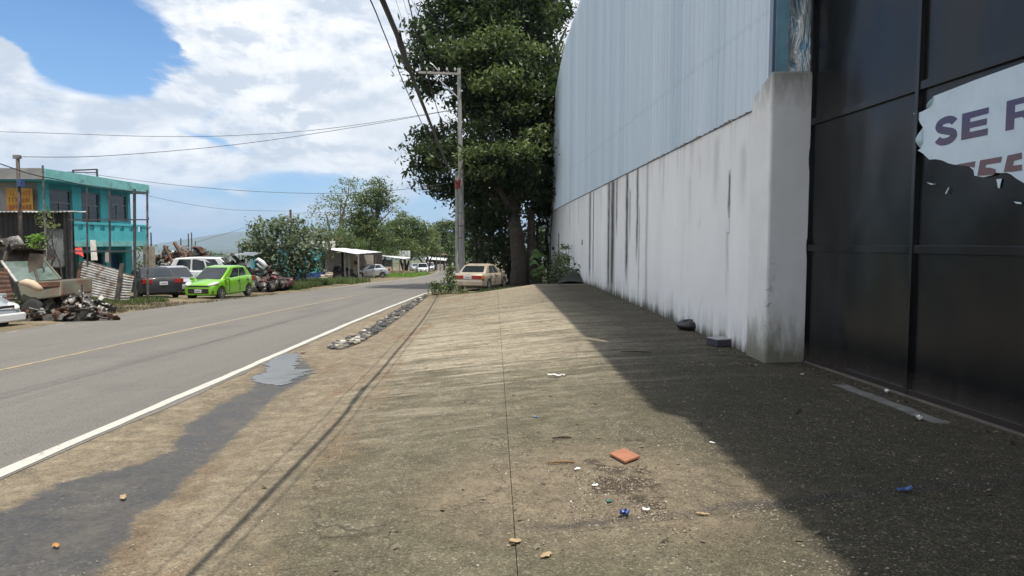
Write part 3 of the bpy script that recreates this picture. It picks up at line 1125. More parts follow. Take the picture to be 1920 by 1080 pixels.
    while Y < WY1 - 0.1:
        y1 = min(Y + 0.825, WY1)
        zb = (lambda q: wtop(max(q, 9.5)) + 0.004) 
        sheet(Y, y1 + 0.004, zb, ridge_t, sheets[rnd.choice((0, 0, 1, 2))], rnd.uniform(-0.004, 0.004) + (i % 2) * 0.003)
        Y = y1
        i += 1
    Y = -11.0
    while Y < 8.6:
        y1 = min(Y + 0.825, 8.62)
        sheet(Y, y1, lambda q: 3.72, ridge_t, sheets[rnd.choice((0, 0, 1, 2))], rnd.uniform(-0.003, 0.003) + (0.22 if Y < 3.4 else 0.0))
        Y = y1
    mb = MB()
    rnd = random.Random(77)
    for zz in (2.25, 3.9, 5.6, 7.3, 9.0):
        for k in range(122):
            Yk = 9.2 + 0.275 * k
            zk = zz + rnd.uniform(-.03, .03)
            if zk < ridge_t(Yk) - .2:
                xk = wallx(Yk) - 0.030
                mb.box(xk - .012, xk + .012, Yk - .012, Yk + .012, zk - .012, zk + .012)
    mb.build('roofing_screw', dk, root, kind='stuff')
    # steel corner column seen between the cladding and the gate, white membrane behind it
    blue = mk('blue_steel', (0.10, 0.14, 0.20), 0.4, metal=0.3, var=0.2, coat=0.3)
    MB().box(3.40, 3.50, 8.90, 9.02, 1.0, 10.3).build('corner_column', blue, root, bevel=0.006)
    MB().box(3.44, 3.60, 8.875, 8.897, 1.4, 10.3).build('corner_trim', mk('sky_blue_paint', (0.16, 0.30, 0.38), 0.35, var=0.2, coat=0.3), root)
    film, nt, b = newmat('insulation_foil')
    o = nt.new('ShaderNodeTexCoord').outputs['Object']
    x, y, z = nt.sep(o)
    n = nt.noise(nt.comb(nt.m('MULTIPLY', x, 4), y, z), 1.7, 4, 0.6, 1.5)
    nt.l.new(nt.ramp(n, [(0.38, (0.14, 0.34, 0.52)), (0.47, (0.60, 0.66, 0.68)), (0.7, (0.80, 0.80, 0.76))]), b.inputs['Base Color'])
    b.inputs['Metallic'].default_value = 0.35
    b.inputs['Roughness'].default_value = 0.28
    bump(nt, b, n, 0.12, 1.0)
    MB().grid(lambda a, c: (3.52 + 0.7 * a, 9.1 - 0.2 * a + 0.05 * math.sin(9 * a + 7 * c) + 0.04 * math.sin(31 * c), 1.0 + 9.2 * c), 10, 60).build('insulation_foil', film, root, smooth=True)
    # roof and the hidden sides that close the building
    rf = mk('zinc_roof', (0.40, 0.42, 0.44), 0.5, metal=0.4)
    mb = MB()
    ysr = steps([(-11, 33, 2), (33, WY1, 0.6)])
    for Yq in ysr:
        for xq in (0, 26):
            mb.v.append((wallx(Yq) - 0.0 + (0.26 if xq == 0 else xq), Yq, ridge_t(Yq) + (0.0 if xq == 0 else 0.8)))
    for i in range(len(ysr) - 1):
        mb.f.append((2 * i, 2 * i + 1, 2 * i + 3, 2 * i + 2))
    mb.build('roof', rf, root)
    mb = MB()
    far = [(wallx(WY1) + 0.25, WY1 - 0.05, -3), (wallx(WY1) + 0.25, WY1 - 0.05, 6.3), (wallx(WY1) + 26, WY1 - 0.05, 7.0), (wallx(WY1) + 26, WY1 - 0.05, -3)]
    mb.prism(far, (0, -0.1, 0))
    mb.build('end_wall', sheets[1], root)
    mb = MB()
    mb.prism([(4.9, -11.05, -2), (4.9, -11.05, 10.3), (30, -11.05, 11), (30, -11.05, -2)], (0, -0.1, 0))
    mb.build('end_wall', sheets[1], root)
    return root


def plane_gate(u, v):
    """point of the gate's plane seen at (u, v)"""
    r = ray(u, v)
    # plane: X = GX0 + 0.09 (8.89 - Y)
    t = (GX0 + 0.09 * 8.89) / (r.x + 0.09 * r.y)
    return r * t


GX0 = 3.97


def build_pillar():
    root = thing('gate_pillar', 'white plastered pillar between the long white wall and the black gate', 'pillar', (3.38, 8.81, -1.62))
    bm = bmesh.new()
    mb = MB()
    # plan: front corner, wall corner, gate corner
    plan = [(3.375, 8.83), (3.355, 9.5), (3.96, 9.5), (3.965, 8.905)]
    nz = 14
    rings = []
    for j in range(nz + 1):
        t = j / nz
        for (x, y), top in zip(plan, (2.235, 2.02, 2.22, 2.25)):
            z = lerp(-1.75, top, t)
            k = 0.006 * smooth_noise(x * 3 + z, y + z * 2.1)
            mb.v.append((x + k - 3.38, y + k - 8.81, z + 1.62))
    for j in range(nz):
        for i in range(4):
            i2 = (i + 1) % 4
            mb.f.append((j * 4 + i, j * 4 + i2, (j + 1) * 4 + i2, (j + 1) * 4 + i))
    mb.f.append((3, 2, 1, 0))
    mb.f.append(tuple(nz * 4 + i for i in range(4)))
    o = mb.build('shaft', None, root, bevel=0.035)
    m, nt, b = newmat('pillar_paint')
    oc = nt.new('ShaderNodeTexCoord').outputs['Object']
    x, y, z = nt.sep(oc)
    n1 = nt.noise(oc, 1.3, 6, 0.6, 0.4)
    n2 = nt.noise(nt.comb(x, y, nt.m('MULTIPLY', z, 0.3)), 7, 5, 0.7, 0.3)
    c = nt.ramp(n1, [(0.3, (0.68, 0.675, 0.67)), (0.7, (0.79, 0.785, 0.78))])
    h1 = nt.m('ADD', z, nt.m('MULTIPLY', nt.m('SUBTRACT', n2, 0.5), 0.9))
    c = nt.mix(nt.mr(h1, 0.10, 0.62, 0.95, 0.0), c, (0.085, 0.088, 0.05))
    c = nt.mix(nt.mr(h1, 0.3, 0.9, 0.35, 0.0), c, (0.33, 0.31, 0.25))
    c = nt.mix(nt.mr(h1, 3.35, 3.85, 0.0, 0.75), c, (0.16, 0.15, 0.12))
    edge = nt.m('ADD', nt.m('ABSOLUTE', nt.m('ADD', x, nt.m('MULTIPLY', y, -1.0))), nt.m('MULTIPLY', n1, 0.1))
    chip = nt.m('MULTIPLY', nt.mr(nt.noise(oc, 11, 4, 0.7, 0.6), 0.57, 0.60), nt.m('MULTIPLY', nt.mr(edge, 0.10, 0.15, 1.0, 0.0), nt.mr(z, 0.1, 1.7, 1.0, 0.0)))
    c = nt.mix(nt.m('MULTIPLY', chip, 0.75), c, (0.17, 0.155, 0.14))
    nt.l.new(c, b.inputs['Base Color'])
    b.inputs['Roughness'].default_value = 0.82
    bump(nt, b, nt.m('ADD', n1, nt.m('MULTIPLY', chip, -0.6)), 0.015, 0.7)
    o.data.materials.append(m)
    rb = mk('rusty_bar', (0.06, 0.042, 0.035), 0.8, var=0.4)
    for (u, v0, v1, Yq) in ((1446, 138, 118, 9.35), (1459, 138, 120, 9.15), (1474, 136, 110, 8.95), (1528, 133, 117, 8.95)):
        p = atY(u, v0, Yq)
        q = atY(u + 1, v1, Yq)
        base = Vector((-3.38, -8.81, 1.62))
        MB().tube([Vector((p.x, Yq, 2.10)) + base, Vector((q.x, Yq, q.z)) + base], 0.009, 6).build('rebar_stub', rb, root)


def black_gate_paint():
    m, nt, b = newmat('black_gate_paint')
    o = nt.new('ShaderNodeTexCoord').outputs['Object']
    x, y, z = nt.sep(o)
    n = nt.noise(o, 1.1, 3, 0.5, 0.3)
    n2 = nt.noise(o, 6.0, 6, 0.7, 0.3)
    vs = nt.noise(nt.comb(x, nt.m('MULTIPLY', y, 6), nt.m('MULTIPLY', z, 0.5)), 1.2, 5, 0.7)
    c = nt.ramp(n2, [(0.3, (0.0045, 0.005, 0.006)), (0.7, (0.007, 0.0075, 0.009))])
    hz = nt.m('ADD', z, nt.m('MULTIPLY', nt.m('SUBTRACT', vs, 0.5), 0.3))
    c = nt.mix(nt.mr(hz, -1.52, -1.30, 0.6, 0.0), c, (0.060, 0.048, 0.043))
    c = nt.mix(nt.mr(vs, 0.62, 0.8, 0.0, 0.12), c, (0.07, 0.07, 0.07))
    nt.l.new(c, b.inputs['Base Color'])
    nt.l.new(nt.mr(n2, 0.3, 0.7, 0.22, 0.27), b.inputs['Roughness'])
    b.inputs['Specular IOR Level'].default_value = 0.42
    bump(nt, b, nt.noise(nt.comb(x, y, nt.m('MULTIPLY', z, 0.45)), 1.1, 1.5, 0.35, 0.2), 0.12, 0.8)
    return m


def build_gate():
    root = thing('sheet_metal_gate', 'tall glossy black sheet metal gate with welded frame bars, right of the white pillar', 'gate', (0, 0, 0))
    paint = black_gate_paint()
    fr = mk('black_frame_paint', (0.013, 0.014, 0.016), 0.4, var=0.3, scale=6)
    rows = [-1.58, -0.07, 1.58, 3.62]
    cols = [8.93, 6.88, 3.3, -0.3, -4.0, -8.0, -11.0]

    def gp(Y, z, off=0.0):
        return Vector((GX0 + 0.09 * (8.89 - Y) - off, Y, z))
    for i in range(len(cols) - 1):
        for j in range(3):
            mb = MB()
            y0, y1 = cols[i] - 0.035, cols[i + 1] + 0.035
            z0, z1 = rows[j] + (0.02 if j == 0 else 0.035), rows[j + 1] - 0.035
            n = 12

            def fn(a, c, i=i, j=j):
                wob = 0.014 * math.sin(PI * a) * math.sin(PI * c) * math.sin(2.3 * i + 4.1 * j + 5 * a) + 0.004 * math.sin(9 * a + i) * math.sin(7 * c + j) * math.sin(PI * a)
                return gp(lerp(y0, y1, a), lerp(z0, z1, c), wob)
            mb.grid(fn, n, n)
            mb.build('sheet_panel', paint, root, smooth=True)
    for z in rows:
        mb = MB()
        mb.bar(gp(cols[0], z + (0.02 if z < -1 else 0), 0.012), gp(cols[-1], z + (0.02 if z < -1 else 0), 0.012), 0.05, 0.085)
        mb.build('frame_bar', paint, root, bevel=0.004)
    for Y in cols:
        mb = MB()
        mb.bar(gp(Y, -1.60, 0.018), gp(Y, 3.66, 0.018), 0.055, 0.06, up=(1, 0, 0))
        mb.build('frame_bar', paint, root, bevel=0.004)
    MB().bar(gp(8.93, -1.60, 0.0), gp(-11, -1.60, 0.0), 0.10, 0.05).build('bottom_rail', mk('rail_steel', (0.05, 0.042, 0.04), 0.5, metal=0.3), root)
    # torn banner on the second column
    m, nt, b = newmat('banner_vinyl')
    o = nt.new('ShaderNodeTexCoord').outputs['Object']
    n = nt.noise(o, 3.0, 5, 0.6, 0.4)
    nt.l.new(nt.ramp(n, [(0.3, (0.50, 0.60, 0.68)), (0.7, (0.60, 0.70, 0.78))]), b.inputs['Base Color'])
    b.inputs['Roughness'].default_value = 0.35
    bump(nt, b, n, 0.02, 0.4)
    ban = thing('torn_banner', 'torn pale blue vinyl banner with dark letters stuck on the black gate', 'banner', (0, 0, 0))

    def cp(cx_, cy_):
        return plane_gate(1680 + cx_ / 3.6, 100 + cy_ / 3.6)
    off = Vector((-0.035, 0, 0))
    outline = [(276, 290), (262, 320), (250, 352), (238, 372), (205, 390), (172, 402), (138, 404), (160, 422), (176, 446), (186, 470), (205, 500), (192, 535), (176, 556), (160, 580), (164, 612), (192, 640),
               (170, 655), (205, 676), (232, 702), (248, 717), (290, 714), (335, 722), (378, 742), (420, 752), (470, 748), (520, 764), (548, 788), (556, 826), (615, 836), (680, 822), (696, 806),
               (730, 808), (775, 806), (805, 818), (830, 838), (858, 856), (900, 880)]
    poly = [cp(*q) + off for q in outline]
    last = poly[-1]
    # runs on to the right outside the picture, with the same tear
    for dy, z in ((0.3, 0.52), (0.55, 0.40), (0.8, 0.47), (1.1, 0.36), (1.4, 0.42), (1.7, 0.38)):
        Y = last.y - dy
        poly.append(gp(Y, z, 0.035))
    poly.append(gp(3.5, 0.40, 0.035))
    poly.append(gp(3.5, 1.46, 0.035))
    poly.append(gp(5.0, 1.50, 0.035))
    p0 = cp(864, 72) + off
    poly.append(p0)
    poly.append(cp(560, 180) + off)
    MB().prism(poly, (0.006, 0, 0)).build('vinyl_sheet', m, ban)
    curl = mk('curled_vinyl', (0.42, 0.56, 0.62), 0.3, var=0.25, scale=8)
    for (a, b2, c2, d2) in (((284, 290), (250, 350), (236, 372), (262, 345)), ((205, 505), (160, 575), (186, 638), (206, 600))):
        q = [cp(*a) + off, cp(*b2) + off, cp(*c2) + off, cp(*d2) + off]
        mb = MB()

        def fn(s, t):
            e0 = (q[0].lerp(q[1], t * 2) if t < 0.5 else q[1].lerp(q[2], t * 2 - 1))
            e1 = q[0].lerp(q[3], t * 2) if t < 0.5 else q[3].lerp(q[2], t * 2 - 1)
            p = e0.lerp(e1, s)
            return p + Vector((-0.035 * math.sin(PI * s) * math.sin(PI * t) - 0.003, 0, 0))
        mb.grid(fn, 6, 8)
        mb.build('curled_edge', curl, ban, smooth=True)
    ink, nt, b = newmat('banner_ink')
    o = nt.new('ShaderNodeTexCoord').outputs['Object']
    x, y, z = nt.sep(o)
    nt.l.new(nt.mix(nt.mr(nt.m('ADD', z, nt.m('MULTIPLY', nt.noise(o, 2), 0.3)), 0.85, 1.3), (0.15, 0.085, 0.095), (0.060, 0.055, 0.135)), b.inputs['Base Color'])
    b.inputs['Roughness'].default_value = 0.35

    def letter(shapes, y0, y1, z0, z1):
        """non-overlapping outlines in a unit box, laid on the banner"""
        mb = MB()
        for sh in shapes:
            mb.prism([gp(lerp(y0, y1, a), lerp(z0, z1, c), 0.0365) for a, c in sh], (-0.0012, 0, 0))
        return mb.build('letter', ink, ban)

    def arc(cx_, cy_, rx_, ry_, a0, a1, n=10):
        return [(cx_ + rx_ * math.cos(math.radians(lerp(a0, a1, i / n))), cy_ + ry_ * math.sin(math.radians(lerp(a0, a1, i / n)))) for i in range(n + 1)]
    WX, WY = 0.285, 0.25
    # S: one ribbon; centre line and its two sides
    cl = arc(0.51, 0.70, 0.33, 0.175, 12, 250, 16) + arc(0.49, 0.30, 0.34, 0.175, 72, -168, 16)
    rib = []
    for i, p in enumerate(cl):
        q0, q1 = cl[max(i - 1, 0)], cl[min(i + 1, len(cl) - 1)]
        dx_, dz_ = (q1[0] - q0[0]) * 0.33, (q1[1] - q0[1]) * 0.28
        d = math.hypot(dx_, dz_)
        nx_, nz_ = -dz_ / d, dx_ / d
        rib.append(((p[0] + nx_ * WX * .5, p[1] + nz_ * WY * .5), (p[0] - nx_ * WX * .5, p[1] - nz_ * WY * .5)))
    S = [[rib[i][0], rib[i + 1][0], rib[i + 1][1], rib[i][1]] for i in range(len(rib) - 1)]
    E = [[(0, 0), (1, 0), (1, .245), (.32, .245), (.32, .385), (.95, .385), (.95, .615), (.32, .615), (.32, .755), (1, .78), (1, 1), (0, 1)]]
    R = [[(0, 0), (.24, 0), (.24, 1), (0, 1)], [(.241, .36), (.45, .36), (.78, 0), (1.02, 0), (.70, .38)] + arc(.62, .67, .32, .33, -75, 90, 9) + [(.241, 1), (.241, .80)] + arc(.58, .68, .12, .12, 90, -90, 6)[0:] + [(.241, .56)]]

    def yz(cx_, cy_):
        p = cp(cx_, cy_)
        return p.y, p.z
    letter(S, yz(288, 428)[0], yz(450, 428)[0], yz(350, 622)[1], yz(365, 425)[1])
    letter(E, yz(470, 500)[0], yz(648, 500)[0], yz(470, 586)[1], yz(475, 408)[1])
    yR = yz(768, 500)[0]
    letter(R, yR, yR - 0.36, yz(768, 524)[1], yz(780, 322)[1])
    # tops of the next row, cut by the tear
    for poly_ in ([(428, 752), (564, 728), (556, 772), (500, 760)],
                  [(596, 722), (744, 696), (736, 736), (636, 752), (632, 770), (668, 772), (700, 782), (704, 806), (682, 820), (576, 828)],
                  [(782, 690), (864, 672), (880, 670), (880, 712), (826, 726), (818, 758), (862, 752), (880, 750), (880, 790), (812, 800), (756, 800)]):
        MB().prism([cp(*q) + Vector((-0.0365, 0, 0)) for q in poly_], (-0.0012, 0, 0)).build('letter', ink, ban)
    for poly_ in ([(694, 850), (732, 846), (722, 880), (716, 912), (704, 905), (702, 880)], [(812, 1000), (864, 1006), (864, 1018), (830, 1014)],
                  [(222, 870), (262, 880), (290, 882), (250, 887)], [(348, 945), (370, 905), (374, 907), (354, 950)]):
        MB().prism([cp(*q) + Vector((-0.02, 0, 0)) for q in poly_], (-0.003, 0, 0)).build('vinyl_scrap', m, ban)
    # low concrete sill under the gate
    sill = mk('sill_concrete', (0.135, 0.118, 0.10), 0.9, var=0.35, scale=5, bmp=0.02)
    s = MB()
    s.bar(gp(8.86, -1.605, -0.04), gp(-11, -1.605, -0.04), 0.20, 0.055)
    s.build('gate_sill', sill, bevel=0.01, kind='structure')


build_shed()
build_pillar()
build_gate()


# ------------------------------------------------------------------ vehicles
GLASS = None


def car_glass():
    m, nt, b = newmat('dark_glass')
    b.inputs['Base Color'].default_value = (0.018, 0.022, 0.026, 1)
    b.inputs['Roughness'].default_value = 0.05
    b.inputs['Specular IOR Level'].default_value = 0.7
    return m


GLASS = car_glass()
RUBBER = mk('tyre_rubber', (0.022, 0.021, 0.020), 0.85, var=0.3, scale=8)
RIMM = mk('alloy', (0.42, 0.43, 0.44), 0.35, metal=0.8, var=0.15)
TRIM = mk('black_trim', (0.022, 0.022, 0.023), 0.55, var=0.2)
PLATE = mk('plate_white', (0.62, 0.63, 0.65), 0.5, var=0.05)
PINK = mk('plate_print', (0.08, 0.09, 0.16), 0.5)
REDL = mk('red_lens', (0.30, 0.012, 0.010), 0.2, var=0.15, coat=0.5)
AMBER = mk('amber_lens', (0.60, 0.16, 0.02), 0.25, coat=0.5)
LENS = mk('clear_lens', (0.62, 0.62, 0.58), 0.12, var=0.1, coat=0.8)
CHROME = mk('chrome', (0.6, 0.6, 0.6), 0.15, metal=1.0)


def paintm(name, col, **k):
    return mk(name, col, k.get('rough', 0.32), metal=k.get('metal', 0.25), var=k.get('var', 0.06), scale=1.2, coat=k.get('coat', 0.8), col2=k.get('col2'), patch=k.get('patch', 0.6), bmp=k.get('bmp', 0))


def make_wheel(R, w, root, pos, seed=0):
    """tyre (part) with its rim (sub-part); axis along local y"""
    x, y, z = pos
    M = Matrix.Translation((x, y, z)) @ Matrix.Rotation(PI / 2, 4, 'X')
    mb = MB()
    mb.lathe([(R * 0.62, -w / 2), (R * 0.93, -w / 2), (R, -w * 0.36), (R, w * 0.36), (R * 0.93, w / 2), (R * 0.62, w / 2)], 28, M)
    ty = mb.build('wheel', RUBBER, root, smooth=True, angle=0.7)
    sgn = 1 if y > 0 else -1
    mb = MB()
    d = -sgn * (w / 2 + 0.006)
    mb.lathe([(R * 0.66, d + sgn * 0.03), (R * 0.66, d), (R * 0.56, d + sgn * 0.015), (R * 0.54, d + sgn * 0.05), (R * 0.1, d + sgn * 0.05)], 28, M)
    mb.lathe([(R * 0.14, d + sgn * 0.05), (R * 0.13, d - sgn * 0.005), (0.01, d - sgn * 0.005)], 12, M)
    for k in range(5):
        a = 2 * PI * k / 5 + seed
        p = M @ Vector((math.cos(a) * R * 0.1, math.sin(a) * R * 0.1, d + sgn * 0.012))
        q = M @ Vector((math.cos(a) * R * 0.6, math.sin(a) * R * 0.6, d + sgn * 0.008))
        mb.bar(p, q, R * 0.17, 0.02, up=(0, 1, 0))
    mb.build('rim', RIMM, ty, smooth=True, angle=0.5)
    return ty


def make_car(name, label, loc, heading, S, group=None, tilt=(0, 0)):
    """S: dict of sizes and colours. front is +x. heading: (dx, dy) of the front"""
    L, W = S['L'], S['W']
    hw = W / 2
    root = thing(name, label, S.get('cat', 'car'), loc, math.atan2(heading[1], heading[0]), group)
    root.rotation_euler = (tilt[0], tilt[1], math.atan2(heading[1], heading[0]))
    zt = ip([(L - a, b) for a, b in S['top']][::-1])          # S['top']: distance from the front
    zb = ip([(L - a, b) for a, b in S['bot']][::-1])
    wd = ip([(L - a, b) for a, b in S.get('wid', [(0, .80), (.12, .90), (.5, .98), (L - .6, 1.0), (L - .12, .93), (L, .86)])][::-1])
    R = S['R']
    wx = [L - S['wf'], L - S['wr']]
    st = set(np.linspace(0, L, 26).round(3))
    for w_ in wx:
        for t in np.linspace(-1, 1, 11):
            st.add(round(w_ + t * (R + 0.07), 3))
    for a, b in S['top'] + S['bot']:
        st.add(round(L - a, 3))
    st = sorted(st)
    rnd = random.Random(hash(name) % 100 + int(L * 10))
    dent = S.get('dent', 0)
    mb = MB()
    K = 15
    for s in st:
        top, bot, w = zt(s), zb(s), hw * wd(s)
        ar = 0
        for w_ in wx:
            q = (R + 0.065) ** 2 - (s - w_) ** 2
            if q > 0:
                ar = max(ar, R + math.sqrt(q))
        z1 = max(bot, ar)
        half = [(0, bot), (w * 0.80, max(bot, min(z1, top - .12))), (w * 0.965, min(max(bot + 0.06, z1), top - .1)), (w * 0.995, min(max(lerp(bot, top, 0.40), z1 + 0.02), top - .08)),
                (w, lerp(bot, top, 0.72)), (w * 0.97, top - 0.05), (w * 0.90, top), (0, top + 0.025)]
        pts = [(-y, z) for y, z in half[1:-1]][::-1]
        ring = [(half[0][0], half[0][1])] + [(y, z) for y, z in half[1:]] + pts
        for y, z in ring:
            dd = dent * math.sin(s * 7 + y * 5) * math.sin(z * 9 + s * 3)
            mb.v.append((s - L / 2 + dd, y + dd, z + dd * 0.7))
    K = len(ring)
    for i in range(len(st) - 1):
        for k in range(K):
            k2 = (k + 1) % K
            mb.f.append((i * K + k, i * K + k2, (i + 1) * K + k2, (i + 1) * K + k))
    mb.f.append(tuple(range(K)))
    mb.f.append(tuple((len(st) - 1) * K + k for k in range(K))[::-1])
    paint = S['paint']
    mb.build('body', paint, root, smooth=True, angle=0.75)
    # cabin
    a, b_, c_, d = [L - q - L / 2 for q in S['cab']]
    zb_, zrf = S['belt'], S['H']
    wb, wr = hw * 0.915, hw * S.get('roofw', 0.74)
    za_, zd_ = zt(a + L / 2) - 0.02, zt(d + L / 2) - 0.02
    A, B, C_, D = Vector((a, wb, za_)), Vector((b_, wr, zrf - 0.04)), Vector((c_, wr, zrf - S.get('rdrop', 0.05))), Vector((d, wb * S.get('rearw', 0.97), zd_))
    mir = lambda p: Vector((p.x, -p.y, p.z))
    mb = MB()
    mid = (B + C_) / 2 + Vector((0, 0.01, 0.06))
    vs = [A, B, mid, C_, D, mir(A), mir(B), mir(mid), mir(C_), mir(D)]
    mb.add(vs, [(0, 1, 2, 3, 4), (9, 8, 7, 6, 5), (0, 5, 6, 1), (1, 6, 7, 2), (2, 7, 8, 3), (3, 8, 9, 4), (4, 9, 5, 0)])
    if not S.get('nocab'):
        mb.build('cabin', S.get('cabpaint', paint), root, smooth=True, bevel=0.07, angle=1.2)

    def bil(P, s, t):
        return (P[0].lerp(P[1], t)).lerp(P[3].lerp(P[2], t), s)

    def pane(nm, P, s0, s1, t0, t1, mat=GLASS):
        n = (P[1] - P[0]).cross(P[3] - P[0]).normalized()
        cen = (P[0] + P[1] + P[2] + P[3]) / 4 - Vector((0, 0, zb_ * 0.8))
        if n.dot(cen) < 0:
            n = -n
        q = [bil(P, s0, t0) + n * 0.004, bil(P, s0, t1) + n * 0.004, bil(P, s1, t1) + n * 0.004, bil(P, s1, t0) + n * 0.004]
        q2 = []
        for i, p in enumerate(q):      # clipped corners
            pr, nx_ = q[i - 1], q[(i + 1) % 4]
            q2 += [p.lerp(pr, 0.06), p.lerp(nx_, 0.06)]
        o = MB().prism(q2, n * 0.008).build(nm, mat, root)
        return o
    if not S.get('noglass'):
        pane('windscreen', (A, B, mir(B), mir(A)), 0.06, 0.94, 0.08, 0.93, S.get('wsmat', GLASS))
        if abs(c_ - d) > 0.05 or True:
            pane('rear_window', (D, C_, mir(C_), mir(D)), 0.09, 0.91, 0.16, 0.90)
        for sd_ in (1, -1):
            P = (A, B, C_, D) if sd_ == 1 else (mir(A), mir(B), mir(C_), mir(D))
            for (s0, s1) in S['win']:
                pane('side_window', P, s0, s1, 0.14, 0.90)
    for w_ in wx:
        for sd_ in (1, -1):
            if S.get('wheels', True):
                make_wheel(R, 0.19, root, (w_ - L / 2, sd_ * (hw - 0.115), R), w_)
    # wheel wells
    mb = MB()
    mb.box(-L / 2 + 0.35, L / 2 - 0.35, -hw * 0.78, hw * 0.78, max(0.22, R * 0.6), R * 2 + 0.02)
    mb.build('underbody', TRIM, root)
    fz, rz = S['fz'], S['rz']
    F_ = L / 2
    # headlights, grille, front bumper insert, plate
    for sd_ in (1, -1):
        lw = S.get('lampw', 0.36)
        y0 = sd_ * (hw * 0.90)
        sl = S.get('lampslope', 0.45)
        q = [Vector((F_ - 0.035, y0 - sd_ * lw, fz - 0.055)), Vector((F_ - 0.12 - sl * 0.35, y0 + sd_ * 0.02, fz + 0.0)), Vector((F_ - 0.20 - sl, y0 + sd_ * 0.035, fz + 0.12)), Vector((F_ - 0.10 - sl * 0.3, y0 - sd_ * lw * 0.8, fz + 0.07))]
        lx_ = F_ - 0.13 - sl * 0.25
        lz_ = zt(lx_ + L / 2) - 0.045
        Ml = Matrix.Translation((lx_, sd_ * hw * 0.74, lz_)) @ Matrix.Rotation(sd_ * -0.45, 4, 'Z') @ Matrix.Rotation(0.22, 4, 'Y') @ Matrix.Diagonal((0.17 + sl * 0.28, 0.16, 0.085, 1))
        MB().lathe([(math.sin(PI * t / 8) + .001, math.cos(PI * t / 8)) for t in range(9)], 14, Ml).build('headlight', S.get('lampmat', LENS), root, smooth=True)
        tq = S.get('tail', (0.34, 0.17))
        mb = MB()
        mb.box(-F_ - 0.012, -F_ + 0.05, min(sd_ * hw * 0.86, sd_ * (hw * 0.86 - tq[0])), max(sd_ * hw * 0.86, sd_ * (hw * 0.86 - tq[0])), rz - tq[1] / 2, rz + tq[1] / 2)
        mb.build('tail_light', REDL, root, bevel=0.015)
        mb = MB()
        mb.box(-F_ + 0.0, -F_ + 0.26, min(sd_ * hw * 0.875, sd_ * hw * 0.965), max(sd_ * hw * 0.875, sd_ * hw * 0.965), rz - tq[1] / 2, rz + tq[1] / 2)
        mb.build('tail_light_corner', S.get('cornermat', REDL), root, bevel=0.02)
        # mirrors, door handles
        mx = a - 0.18
        MB().box(mx - 0.08, mx + 0.05, min(sd_ * (hw - 0.02), sd_ * (hw + 0.15)), max(sd_ * (hw - 0.02), sd_ * (hw + 0.15)), za_ + 0.0, za_ + 0.13).build('mirror', S.get('mirpaint', paint), root, bevel=0.03)
        for hx in S.get('handles', []):
            MB().box(L / 2 - hx - 0.09, L / 2 - hx + 0.09, min(sd_ * hw * 0.985, sd_ * (hw + 0.02)), max(sd_ * hw * 0.985, sd_ * (hw + 0.02)), zb_ - 0.17, zb_ - 0.13).build('door_handle', TRIM, root, bevel=0.008)
        for hx in S.get('seams', []):
            z0_ = 0.36
            MB().box(L / 2 - hx - 0.006, L / 2 - hx + 0.006, min(sd_ * hw * 0.97, sd_ * (hw * 1.002)), max(sd_ * hw * 0.97, sd_ * (hw * 1.002)), z0_, zb_ - 0.06).build('door_gap', TRIM, root)
    gw = S.get('grille', (0.50, 0.12, -0.04))
    MB().box(F_ - 0.03, F_ + 0.008, -gw[0], gw[0], fz + gw[2] - gw[1] / 2, fz + gw[2] + gw[1] / 2).build('grille', TRIM, root, bevel=0.01)
    if S.get('lowgrille'):
        gz = S['lowgrille']
        MB().box(F_ - 0.03, F_ + 0.012, -hw * 0.62, hw * 0.62, gz[0], gz[1]).build('lower_grille', TRIM, root, bevel=0.015)
        MB().box(F_ - 0.02, F_ + 0.018, -hw * 0.5, hw * 0.5, (gz[0] + gz[1]) / 2 + 0.045, (gz[0] + gz[1]) / 2 + 0.06).build('chrome_bar', CHROME, root)
        for sd_ in (1, -1):
            MB().box(F_ - 0.14, F_ - 0.02, min(sd_ * hw * 0.70, sd_ * hw * 0.86), max(sd_ * hw * 0.70, sd_ * hw * 0.86), gz[0] + 0.02, gz[0] + 0.13).build('fog_recess', TRIM, root, bevel=0.02)
    for sx, zz in ((F_ + 0.02, S.get('fplate', 0.45)), (-F_ - 0.016, S.get('rplate', rz))):
        if S.get('plates', True):
            sgn = 1 if sx > 0 else -1
            pl = MB().box(min(sx, sx + sgn * 0.012), max(sx, sx + sgn * 0.012), -0.17, 0.17, zz - 0.075, zz + 0.075).build('licence_plate', PLATE, root, bevel=0.006)
            mb = MB()
            for k in range(6):
                mb.box(min(sx + sgn * 0.0125, sx + sgn * 0.0145), max(sx + sgn * 0.0125, sx + sgn * 0.0145), -0.135 + k * 0.047, -0.105 + k * 0.047, zz - 0.035, zz + 0.03)
            mb.build('plate_lettering', PINK, pl, kind='stuff')
    rb = S.get('rbump')
    if rb:
        MB().box(-F_ - 0.045, -F_ + 0.12, -hw * 0.93, hw * 0.93, rb[0], rb[1]).build('rear_bumper', S.get('bumppaint', paint), root, bevel=0.04)
    fb = S.get('fbump')
    if fb:
        MB().box(F_ - 0.12, F_ + 0.045, -hw * 0.92, hw * 0.92, fb[0], fb[1]).build('front_bumper', S.get('bumppaint', paint), root, bevel=0.04)
    return root


